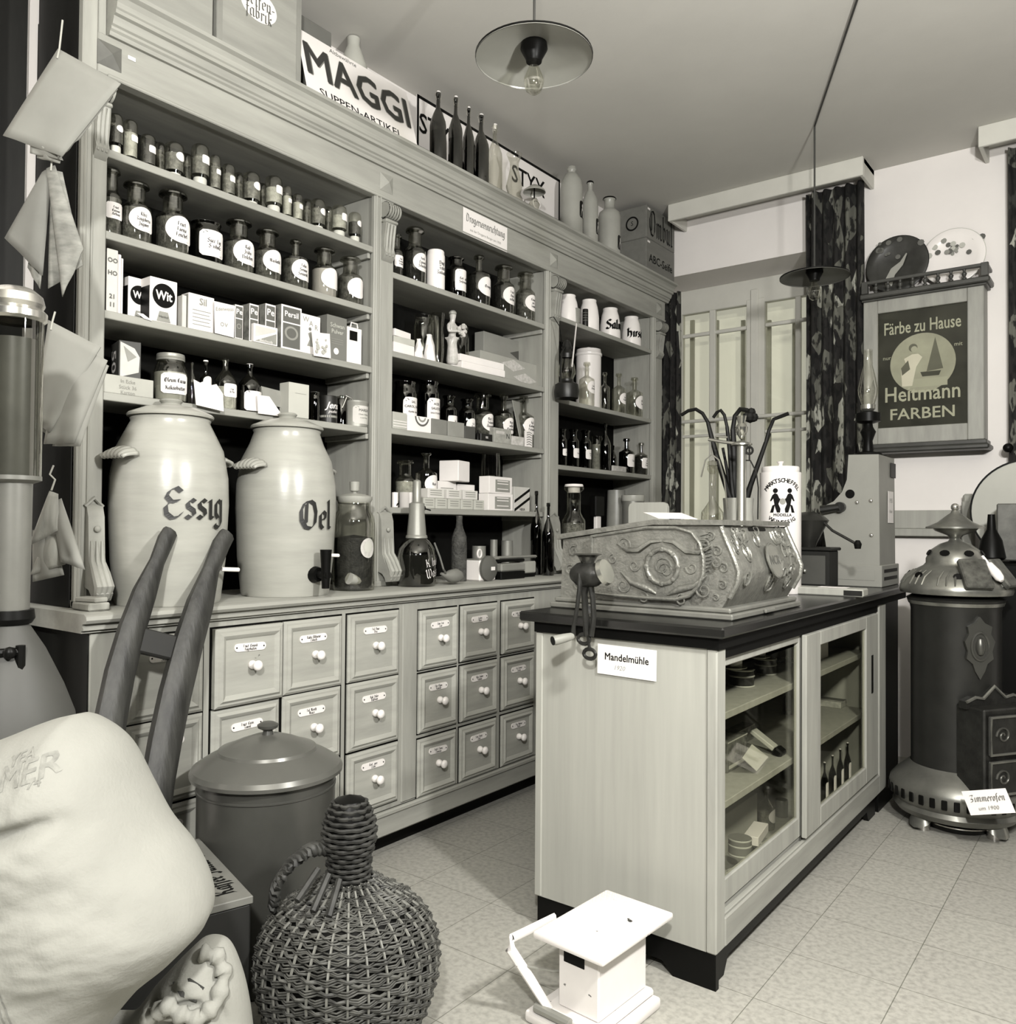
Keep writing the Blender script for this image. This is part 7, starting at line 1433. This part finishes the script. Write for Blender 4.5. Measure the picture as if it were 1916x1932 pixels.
h0, h1, h2, h3, h4 = [oD(u, v, D_) - Vector(t.location) for u, v, D_ in ((628, 1600, 1.95), (585, 1602, 1.93), (548, 1630, 1.92), (520, 1672, 1.92), (516, 1715, 1.93))]
cv = [h0, h1, h2, h3, h4]; pts = []
for i in range(4):
    for j in range(10): pts.append(cv[i].lerp(cv[i + 1], j / 10.))
for s_ in range(3): G().tube([p + Vector((.010 * cos(i * .9 + 2.1 * s_), .004 * sin(i * .9 + 2.1 * s_), .010 * sin(i * .9 + 2.1 * s_))) for i, p in enumerate(pts)], .0085, 6).obj('handle_strand', WICKD, t, smooth=60)
for (ua, va, ub, vb) in ((600, 1640, 560, 1700), (620, 1650, 590, 1720), (640, 1660, 620, 1730)):
    G().tube([oD(ua, va, 1.91) - Vector(t.location), oD(ub, vb, 1.84) - Vector(t.location)], .008, 6).obj('tie', WICKD, t)

# ================================================================ lidded bin
bc = (-1.985, 1.475, 0); t = thing('lidded_bin', 'grey round lidded bin standing before the drawers', 'bin', bc); Db = proj((bc[0], bc[1], .5))[2]; kb = Db / F
zq = lambda v: oD(497, v, Db).z
BM = mat('bin_enamel', .07, .32, .25, var=.12); zr = zq(1448)
G().lathe([(0, .0006), (.185, .0006), (.19, .01), (.19, zr - .004), (0, zr - .004)], 44).obj('bin_body', BM, t); G().lathe([(.1905, zr - .05), (.193, zr - .048), (.193, zr - .044), (.1905, zr - .042)], 44).obj('bead', BM, t)
Rl = 139 * kb
ld = G().lathe([(Rl * .96, zr - .014), (Rl, zr - .010), (Rl * 1.005, zr), (Rl * .97, zr + .012), (Rl * .80, zr + .035), (Rl * .66, zr + .050), (Rl * .64, zr + .058), (Rl * .60, zr + .060), (Rl * .40, zr + .078), (Rl * .2, zr + .092), (0, zr + .096)], 56).obj('lid', mat('bin_lid', .12, .28, .25, var=.08), t, smooth=25)
zk = zr + .094; G().lathe([(0, zk), (.016, zk), (.013, zk + .012), (.028, zk + .02), (.030, zk + .028), (.018, zk + .035), (0, zk + .036)], 20).obj('knob', mat('bin_knob', .06, .35), ld)

# ================================================================ sack barrow leaning on the worktop
tb = thing('sack_barrow', 'old dark timber sack barrow with two long handles leaning on the worktop', 'barrow', (-2.02, 1.3, 0)); o_ = Vector(tb.location)
A_ = (Vector((-2.165, 0, 1.03)), Vector((-1.86, 0, 0)))
n_ = Vector((1.03, 0, .305)).normalized()
def oB(u, v, lift=0.):
    a = ray(u, v); p0 = A_[0] + n_ * lift; return O + a * ((p0 - O).dot(n_) / a.dot(n_)) - o_
for nm, pp, ww in (('left_shaft', [(321, 1003), (313, 1018), (296, 1060), (272, 1120), (248, 1190), (226, 1270), (208, 1360), (196, 1440), (186, 1530), (178, 1640)], [17, 19, 17, 27, 31, 34, 36, 37, 38, 38]), ('right_shaft', [(428, 1009), (417, 1027), (398, 1075), (377, 1140), (353, 1220), (330, 1310), (311, 1400), (297, 1480), (287, 1560), (278, 1680)], [18, 20, 19, 31, 35, 37, 38, 38, 38, 38])):
    P3 = [oB(*q) for q in pp]; G().tube(P3, [w_ * (p + o_ - O).dot(CAM_M @ Vector((0, 0, -1))) / F * .95 for w_, p in zip(ww, P3)], 8, flat=.75).obj('shaft', OLDW, tb, smooth=50)
c0, c1 = oB(243, 1203), oB(362, 1232); G().box(-.01, (c1 - c0).length + .01, -.034, .034, -.012, .012, .004, M=frame(c0, c1 - c0, Vector((-.3, 0, 1)))).obj('cross_bar', mat('bar_black', .012, .6), tb)
c0, c1 = oB(200, 1480), oB(300, 1520); G().box(-.01, (c1 - c0).length + .01, -.034, .034, -.012, .012, .004, M=frame(c0, c1 - c0, Vector((-.3, 0, 1)))).obj('cross_bar', mat('bar_black', .012, .6), tb)

# ================================================================ coffee chest under the sack
ZB_ = .40
cq = [oZ(u, v, ZB_) for u, v in ((322, 1588), (378, 1583), (478, 1690), (386, 1727))]
ct_ = thing('coffee_chest', 'dark wooden chest with lettered grey lid beside the sacks', 'chest', (cq[2].x, cq[2].y, 0)); o_ = Vector(ct_.location)
e1 = (cq[1] - cq[2]); e2 = (cq[3] - cq[2]).normalized() * .42; e1 = e1.normalized() * (e1.length * 1.02); e2 = (e2 - e1 * (e2.dot(e1) / e1.length_squared))
Mc = frame((0, 0, 0), e1, e2); lw_, dw_ = e1.length, e2.length; sg_ = 1 if Mc.to_3x3().col[2].z > 0 else -1
def cbox(g, a, b_, c_, d_, z0, z1, bv=0.):
    X_, Y_ = e1.normalized(), e2.normalized(); M_ = Matrix(((X_.x, Y_.x, 0, 0), (X_.y, Y_.y, 0, 0), (0, 0, 1, 0), (0, 0, 0, 1))); return g.box(a, b_, c_, d_, z0, z1, bv, M=M_)
cbox(G(), .004, lw_ - .004, .004, dw_, .0006, ZB_ - .018, .004).obj('chest_body', mat('chest_dark', .012, .6), ct_); cbox(G(), 0, lw_, 0, dw_, ZB_ - .0178, ZB_, .002).obj('lid', mat('chest_lid', .15, .6, var=.15), ct_)
X_, Y_ = e1.normalized(), e2.normalized()
Ml = frame((X_ * lw_ * .5 + Y_ * .048) + Vector((0, 0, ZB_ + .0006)), X_, Y_) 
if Ml.to_3x3().col[2].z < 0: Ml = frame((X_ * lw_ * .5 + Y_ * .048) + Vector((0, 0, ZB_ + .0006)), X_, -Y_) ; Ml = frame((X_ * lw_ * .5 + Y_ * .048) + Vector((0, 0, ZB_ + .0006)), X_, Vector((-X_.y, X_.x, 0)))
o2 = lettering(ct_, [('Kaffee Julius Ellers', .03, 0, 0, dict(nib=.3))], Ml, INK); fit(o2, Ml, lw_ * .82)
M2_ = frame((X_ * lw_ * .52 + Y_ * .13) + Vector((0, 0, ZB_ + .0006)), X_, Vector((-X_.y, X_.x, 0))); art(ct_, 'trade_mark', [(-.05, -.03), (.05, -.03), (.05, .02), (.01, .02), (0, .035), (-.01, .02), (-.05, .02)], M2_, INK)

# ================================================================ sacks
def pillow(name, outline, D0, depth, m, lab, cat, grooves=(), noise=.006, rings=46, expo=2.6, pull=0.):
    """a stuffed sack: silhouette given as a closed curve at distance D0, filled out to its own thickness"""
    P = outline; n0 = len(P); dense = []
    for i in range(n0):                             # closed Catmull-Rom curve
        p0, p1, p2, p3 = [Vector((*P[(i + k) % n0], 0)) for k in (-1, 0, 1, 2)]
        for j in range(8):
            t_ = j / 8.; dense.append(.5 * ((2 * p1) + (p2 - p0) * t_ + (2 * p0 - 5 * p1 + 4 * p2 - p3) * t_ ** 2 + (3 * p1 - p0 - 3 * p2 + p3) * t_ ** 3))
    cx = sum(p.x for p in dense) / len(dense); cy = sum(p.y for p in dense) / len(dense)
    fw = CAM_M @ Vector((0, 0, -1))
    from mathutils import noise as NZ
    ang = sorted([(atan2(p.y - cy, p.x - cx), hypot(p.x - cx, p.y - cy)) for p in dense]); ang = [(ang[-1][0] - 2 * pi, ang[-1][1])] + ang + [(ang[0][0] + 2 * pi, ang[0][1])]
    def radius(a):
        for (a0, r0), (a1, r1) in zip(ang, ang[1:]):
            if a0 <= a <= a1: return r0 + (r1 - r0) * (a - a0) / max(a1 - a0, 1e-6)
        return ang[-1][1]
    def surf(u, v, side, lift=0.):
        t_ = hypot(u - cx, v - cy) / radius(atan2(v - cy, u - cx)); t_ = min(t_, 1.)
        d = depth * max(1 - t_ ** expo, 0) ** .5
        w = 0.
        if side > 0:
            for (ua, va, ub, vb, sg, am_) in grooves:
                ab = Vector((ub - ua, vb - va)); ap = Vector((u - ua, v - va)); k = min(max(ap.dot(ab) / ab.length_squared, 0), 1); dd = (ap - ab * k).length
                w -= am_ * math.exp(-(dd / sg) ** 2) * (1 - (2 * k - 1) ** 4 * .8)
            w += noise * (NZ.noise(Vector((u * .012, v * .02, D0))) + .5 * NZ.noise(Vector((u * .03, v * .05, 3.))))
            w *= min(1., (1 - t_) * 6)
        return oD(u, v, D0) - fw * ((d + w) * side + lift)
    g = G(); n = len(dense); grid = {}
    for side in (1, -1):
        ce = g.bm.verts.new(surf(cx, cy, side)); prev = None
        for k in range(1, rings + 1):
            t_ = k / rings
            if k == rings and side == -1: ring = rim
            else: ring = [g.bm.verts.new(surf(cx + (p.x - cx) * t_, cy + (p.y - cy) * t_, side)) for p in dense]
            if k == rings and side == 1: rim = ring
            for i in range(n):
                j = (i + 1) % n
                try: g.bm.faces.new((ce, ring[i], ring[j]) if prev is None else (prev[i], ring[i], ring[j], prev[j]))
                except ValueError: pass
            prev = ring
    c3 = oD(cx, cy, D0); o = g.obj(name + '_cloth', m, None, smooth=180); 
    return o, surf, c3
ol = [(155, 1352), (212, 1394), (258, 1478), (300, 1556), (352, 1622), (386, 1690), (388, 1742), (342, 1796), (270, 1856), (196, 1945), (120, 2060), (20, 2140), (-110, 2160), (-230, 2060), (-270, 1830), (-240, 1600), (-150, 1450), (0, 1396), (70, 1368), (120, 1352)]
s1, surf1, c3 = pillow('sack', ol, 1.42, .20, SACK, '', '', [(-40, 1560, 190, 1488, 14, .030), (-60, 1500, 60, 1480, 10, .016), (60, 1640, 240, 1600, 26, .008), (-60, 1760, 120, 1700, 22, .010), (-60, 1860, 90, 1830, 20, .012), (200, 1480, 230, 1560, 18, .008)])
t = thing('coffee_sack', 'full pale sack with faded capitals filling the lower left corner', 'sack', (c3.x, c3.y, .30)); s1.name = 'sack_cloth'; s1.parent = t; s1.location = -Vector(t.location)
def on_sack(o_parent, surf, bms, m, nm, lift=.0015):
    g = G()
    for b in bms:
        for v in b.verts: v.co = surf(v.co.x, v.co.y, 1, lift)
        g.merge(b)
    o = g.obj(nm, m, o_parent, smooth=0, recalc=False); o.location = -Vector(o_parent.location); return o
def px_text(s, size, u, v, rot, bold=.03):
    b = text_bm(s, size, bold); bmesh.ops.subdivide_edges(b, edges=b.edges[:], cuts=1); bmesh.ops.transform(b, matrix=Matrix.Translation((u, v, 0)) @ Matrix.Diagonal((1, -1, 1, 1)) @ Matrix.Rotation(R(rot), 4, 'Z'), verts=b.verts[:]); return b
FADE = mat('faded_print', .22, .9, var=.25, scale=60)
on_sack(t, surf1, [px_text('CAMER', 50, 100, 1424, 17, .02), px_text('YEA', 24, 112, 1394, 24, .02), px_text('74', 20, 152, 1428, 12, .01)], FADE, 'sack_print')
def px_line(pts, w):
    b = bmesh.new(); prev = None
    for i in range(len(pts) - 1):
        for j in range(12):
            p = Vector(pts[i]).lerp(Vector(pts[i + 1]), j / 12.); q = [b.verts.new((p.x - w, p.y, 0)), b.verts.new((p.x + w, p.y, 0))]
            if prev: b.faces.new((prev[0], prev[1], q[1], q[0]))
            prev = q
    return b
for dx in (0, 9): on_sack(t, surf1, [px_line([(26 + dx, 1558), (70 + dx, 1650), (118 + dx, 1735), (140 + dx, 1820), (150 + dx, 1930), (150 + dx, 2020)], 1.6)], mat('seam_thread', .18, .9), 'seam', .001)
# second, crumpled sack below it
ol2 = [(386, 1772), (424, 1778), (448, 1822), (466, 1890), (478, 1990), (486, 2110), (470, 2230), (380, 2290), (220, 2300), (60, 2290), (-60, 2220), (-80, 2080), (40, 1980), (150, 1935), (235, 1925), (300, 1852), (350, 1800)]
s2, surf2, c3 = pillow('sack', ol2, 1.56, .10, SACK, '', '', [(420, 1790, 440, 1900, 7, .014), (300, 1860, 400, 1845, 8, .02), (330, 1880, 410, 1905, 8, .018), (250, 1925, 420, 1880, 10, .014), (360, 1920, 420, 1990, 9, .012), (440, 1860, 455, 2040, 9, .008)], noise=.02, expo=3.2)
t = thing('open_sack', 'crumpled open sack squeezed below the full one', 'sack', (c3.x, c3.y, .0)); s2.name = 'sack_cloth'; s2.parent = t; s2.location = -Vector(t.location)
g = G(); rim = [(392, 1776, .05), (422, 1784, .055), (438, 1815, .06), (434, 1850, .07), (410, 1868, .08), (380, 1856, .085), (352, 1840, .08), (330, 1862, .07), (300, 1880, .06)]
P3 = [surf2(u, v, 1, .012) for u, v, q in rim]; P4 = []
for i in range(len(P3) - 1):
    for j in range(6): P4.append(P3[i].lerp(P3[i + 1], j / 6.))
o = g.tube(P4, [.014 + .004 * sin(i * 1.3) for i in range(len(P4))], 8).obj('rolled_hem', SACK, t, smooth=180); o.location = -Vector(t.location)
g = G(); o = g.poly([(u, v) for u, v in ((350, 1818), (385, 1806), (412, 1822), (400, 1842), (372, 1832))]); 
for v in g.bm.verts: v.co = surf2(v.co.x, v.co.y, 1, .004)
o = g.obj('dark_mouth', mat('sack_inside', .03, .9), t, smooth=0); o.location = -Vector(t.location)

# ================================================================ oil pump at the left edge
Dp = 1.62; pc_ = oD(22, 1000, Dp); t = thing('oil_pump', 'tall oil measuring pump with glass cylinder at the left edge', 'pump', (pc_.x, pc_.y, 0)); kp = Dp / F
zp = lambda v: oD(22, v, Dp).z
G().lathe([(48 * kp, zp(905)), (48 * kp, zp(600))], 32).obj('glass_cylinder', glass('pump_glass', .55, .9), t); G().lathe([(0, zp(900)), (42 * kp, zp(900)), (42 * kp, zp(640)), (0, zp(640))], 24).obj('oil', mat('oil_column', .14, .4, var=.2), t)
G().lathe([(47 * kp, zp(606)), (54 * kp, zp(600)), (54 * kp, zp(588)), (46 * kp, zp(580)), (50 * kp, zp(572)), (46 * kp, zp(556)), (30 * kp, zp(543)), (0, zp(538))], 32).obj('cap', STEEL, t)
G().lathe([(49 * kp, zp(898)), (49 * kp, zp(906)), (34 * kp, zp(912)), (32 * kp, zp(1150)), (0, zp(1150))], 28).obj('lower_tube', mat('pump_tube', .15, .35, .3), t)
G().lathe([(0, zp(1148)), (40 * kp, zp(1150)), (42 * kp, zp(1166)), (36 * kp, zp(1176)), (0, zp(1176))], 24).obj('dark_collar', BLACK, t)
G().lathe([(30 * kp, zp(1175)), (60 * kp, zp(1225)), (92 * kp, zp(1295)), (112 * kp, zp(1350)), (118 * kp, zp(1420)), (118 * kp, .001), (0, .001)], 40).obj('tank', mat('pump_tank', .05, .6, var=.12), t)
d_ = (O - Vector((pc_.x, pc_.y, 1.25))); d_.z = 0; d_.normalize(); s_ = Vector((-d_.y, d_.x, 0)); q = d_ * 62 * kp + Vector((0, 0, zp(1222)))
G().tube([q - s_ * .03, q + s_ * .022], .008, 8).tube([q + s_ * .018 + Vector((0, 0, .012)), q + s_ * .018 - Vector((0, 0, .062))], .009, 8).ball(q + s_ * .0 + d_ * .01, .012, seg=10).obj('tap', BLACK, t)

# ================================================================ paper bags hanging on strings
def hang(lab, D0, quads, string, mm=KRAFT, thick=.006, extra=None, cat='bags'):
    top = oD(*string[0], D0); t = thing('paper_bags', lab, cat, top)
    o_ = Vector(t.location); fw = CAM_M @ Vector((0, 0, -1))
    for k, q in enumerate(quads):
        pts = [oD(u, v, D0 + .006 * k + (q[4] if len(q) > 4 else 0)) - o_ for u, v in q[:4]]
        n = (pts[1] - pts[0]).cross(pts[3] - pts[0]).normalized(); n = n if n.dot(fw) > 0 else -n
        def fn(a, b, pts=pts, n=n, k=k):
            p = pts[0].lerp(pts[1], a).lerp(pts[3].lerp(pts[2], a), b); return p - n * (.012 * sin(pi * a) * sin(pi * b) + .003 * sin(9 * a + k) * b)
        G().sheet(fn, 10, 10).obj('bag_sheet', mm if not isinstance(mm, list) else mm[k % len(mm)], t, smooth=60, solid=thick)
    G().tube([oD(u, v, D0 - .004) - o_ for u, v in string], .0022, 6).obj('string', STRING, t)
    if extra: extra(t, o_)
    return t
hang('stack of flat brown paper bags hanging topmost on a string', 2.02, [((110, 92), (228, 158), (118, 296), (6, 256)), ((122, 100), (222, 168), (150, 262), (110, 300)), ((60, 250), (112, 285), (118, 302), (58, 290)), ((70, 262), (118, 290), (112, 308), (70, 298))], [(118, 38), (112, 92), (108, 110)], KRAFT, .003)
PLM = mat('plaid_bag', .20, .8, var=.35, scale=16, stretch=(1, 1, 3))
hang('fan of printed grey paper bags hanging below the topmost stack', 2.05, [((88, 318), (104, 312), (158, 470), (118, 560)), ((80, 325), (98, 315), (80, 520), (10, 450)), ((96, 320), (118, 325), (155, 500), (92, 545)), ((84, 322), (98, 318), (75, 545), (52, 505))], [(98, 300), (96, 322)], [PLM, mat('dim_bag', .15, .8), PLM, KRAFT], .003)
hang('thick stack of brown paper bags hanging in the middle', 2.0, [((92, 604), (190, 655), (95, 816), (64, 796)), ((120, 640), (203, 680), (140, 836), (84, 838)), ((150, 660), (205, 690), (150, 842), (100, 842)), ((72, 700), (120, 760), (92, 822), (62, 800))], [(104, 588), (99, 606), (96, 622)], KRAFT, .004)
hang('striped paper cones hanging lowest on a knotted string', 1.98, [((94, 926), (110, 932), (112, 1000), (55, 1030)), ((98, 950), (116, 940), (160, 1075), (116, 1060)), ((88, 1010), (118, 1000), (122, 1065), (58, 1085)), ((62, 1000), (100, 1000), (120, 1085), (62, 1098))], [(101, 878), (94, 895), (104, 905), (97, 925)], [mat('striped_bag', .24, .8, var=.3, scale=12, stretch=(4, 4, .3)), KRAFT], .003)
g = thing('wooden_offcuts', 'split wooden offcuts lying on the worktop by the left pillar', 'wood', (-2.34, 1.10 + .04, ZT)); G().box(-.05, .05, -.03, .03, 0, .022, .004).obj('block', WOODX, g); G().box(-.04, .045, -.022, .02, .0225, .036, .003, M=rotm('Z', 12)).obj('chip', WOODX, g)

# ================================================================ big stoneware crocks and the glass jar in the left bay
for i, (u0, u1, vlid, ucx, lab, tx) in enumerate(((214, 426, 762, 320, 'huge salt-glazed stoneware crock lettered Essig', 'Essig'), (448, 632, 786, 541, 'large salt-glazed stoneware crock lettered Oel', 'Oel'))):
    X = -2.385; y = y_of((u0 + u1) / 2, X, 1.3); D_ = proj((X, y, 1.3))[2]; Rr = (u1 - u0) / 2 * D_ / F
    zt_ = 1.612 if i == 0 else 1.606
    t = thing('stoneware_crock', lab, 'crock', (X, y, ZT), 0, None); h = zt_ - ZT
    zl = oX(ucx, (790, 812)[i], X).z - ZT
    P5 = [(0, 0), (Rr * .86, 0), (Rr * .88, .01), (Rr * .955, h * .22), (Rr, h * .50), (Rr * .985, h * .64), (Rr * .90, h * .78), (Rr * .74, h * .875), (Rr * .66, zl - .012), (Rr * .68, zl - .004), (Rr * .66, zl), (0, zl)]
    body(t, P5, STONE, 'crock_body', 56)
    ld = body(t, [(Rr * .60, zl + .0005), (Rr * .72, zl + .002), (Rr * .73, zl + .008), (Rr * .70, zl + .014), (Rr * .45, zl + .032), (Rr * .20, zl + .040), (Rr * .16, zl + .046), (Rr * .20, zl + .054), (Rr * .17, zl + .060), (0, zl + .062)], STONE, 'lid', 48)
    for s_ in (-1, 1):
        zh = h * .72; a = (R(-80 + 0) if s_ < 0 else R(98)); d_ = Vector((cos(a), sin(a), 0))
        G().sheet(lambda p, q, d_=d_, zh=zh, Rr=Rr: d_ * (Rr * .93 + .045 * sin(pi * p * .5) ) + Vector((-d_.y, d_.x, 0)) * (.06 * (q - .5) * 2 * (1 - .25 * p)) + Vector((0, 0, zh + .03 * cos(pi * p * .5) * (1 - (2 * q - 1) ** 2 * .6) - .004 * (1 if int(q * 12) % 2 else 0))), 8, 24).obj('lug_handle', STONE, t, smooth=60, solid=.012)
    o2 = lettering(t, [(tx, .058 if i == 0 else .060, 0, h * (.50 if i == 0 else .46), dict(nib=.26))], wrap=(Rr * 1.0, .0035), m=mat('cobalt_dark', .015, .4))
    o2.rotation_euler = (0, 0, R((-4, -2)[i]))
    if 1:
        zt2 = .075; a = R(0 if i else -26); d_ = Vector((cos(a), sin(a), 0)); q0 = d_ * (Rr * .88) + Vector((0, 0, zt2))
        if i: 
            tp_ = G().tube([q0, q0 + d_ * .028], [.030, .024], 16).tube([q0 + d_ * .028, q0 + d_ * .075], .014, 12).tube([q0 + d_ * .062 + Vector((0, 0, .045)), q0 + d_ * .062 - Vector((0, 0, .045))], [.017, .013], 12).tube([q0 + d_ * .062 + Vector((0, 0, .085)), q0 + d_ * .062 + Vector((0, 0, .04))], [.020, .017], 12).obj('tap', BLACK, t)
            s3 = Vector((-d_.y, d_.x, 0)); G().tube([q0 + d_ * .062 + Vector((0, 0, .066)) + s3 * .015, q0 + d_ * .062 + Vector((0, 0, .064)) + s3 * .055], .006, 8).obj('tap_pin', PORC, tp_)
        else:
            pn = G().tube([oX(418, 1074, -2.20) - Vector(t.location), oX(450, 1075, -2.20) - Vector(t.location)], .0065, 8).obj('tap_pin', PORC, t)
X = -2.36; p, r, h = place(628, 706, 924, ZT, 0, X=X); t = thing('sweet_jar', 'large lidded glass storage jar with round medallion beside the oil crock', 'jar', p); hk = oX(667, 907, X).z - ZT
body(t, [(0, 0), (r * .98, 0), (r, .01), (r, h * .66), (r * .95, h * .74), (r * .80, h * .79), (r * .78, h * .90)], GLASS, 'glass_body', 36); body(t, [(r * .76, h * .86), (r * .80, h * .88), (r * .86, h * .90), (r * .86, h * .93), (r * .5, h * .955), (r * .12, h * .965), (r * .10, h * .975), (r * .22, h * .99), (r * .24, hk * .99), (0, hk)], mat('frosted_lid', .34, .4), 'lid', 32)
body(t, [(0, .008), (r * .9, .008), (r * .92, h * .52), (0, h * .55)], mat('dark_sweets', .02, .7, var=.9, scale=40, bump=.4), 'contents', 24)
lb = lab_patch(r, r * .85, r * .95, h * .42, 'oval', .001).obj('medallion', PALEP, t); G_ = lab_patch(r, r * .5, r * .55, h * .43, 'oval', .0022).obj('medallion_face', PLC, lb)
q = Vector((r * .62, -r * .2, .012)); G().tube([q + Vector((0, -.05, .035)), q + Vector((0, 0, .022)), q + Vector((0, .02, .012)), q + Vector((0, .062, .006))], [.022, .018, .008, .006], 12).obj('wooden_scoop', WOODX, t)
# ================================================================ light
def spot(name, loc, to, power, size, angle=150, blend=.6, col=(1, .985, .95)):
    d = bpy.data.lights.new(name, 'POINT'); d.energy = power; d.shadow_soft_size = size; d.color = col
    o = bpy.data.objects.new(name, d); COL.objects.link(o); o.location = loc
    o.rotation_euler = (Vector(to) - Vector(loc)).to_track_quat('-Z', 'Y').to_euler(); return o
spot('photo_lamp', (.45, -.75, 2.45), (-1.6, 2.2, 1.2), 430, .08)
spot('photo_lamp', (.35, 1.35, 2.15), (-1.8, 2.9, 1.3), 235, .08)
w = bpy.data.worlds.new('room_air'); SC.world = w; w.use_nodes = True
w.node_tree.nodes['Background'].inputs[0].default_value = (.9, .85, .8, 1); w.node_tree.nodes['Background'].inputs[1].default_value = .02
vs = SC.view_settings; vs.view_transform = 'Standard'; vs.look = 'None'; vs.gamma = 1; vs.exposure = 0; vs.use_curve_mapping = False
SC.display_settings.display_device = 'sRGB'
SC.cycles.max_bounces = 8; SC.cycles.transparent_max_bounces = 24; SC.cycles.diffuse_bounces = 2; SC.cycles.caustics_reflective = False; SC.cycles.caustics_refractive = False
SC.cycles.use_denoising = True
bpy.context.view_layer.update()
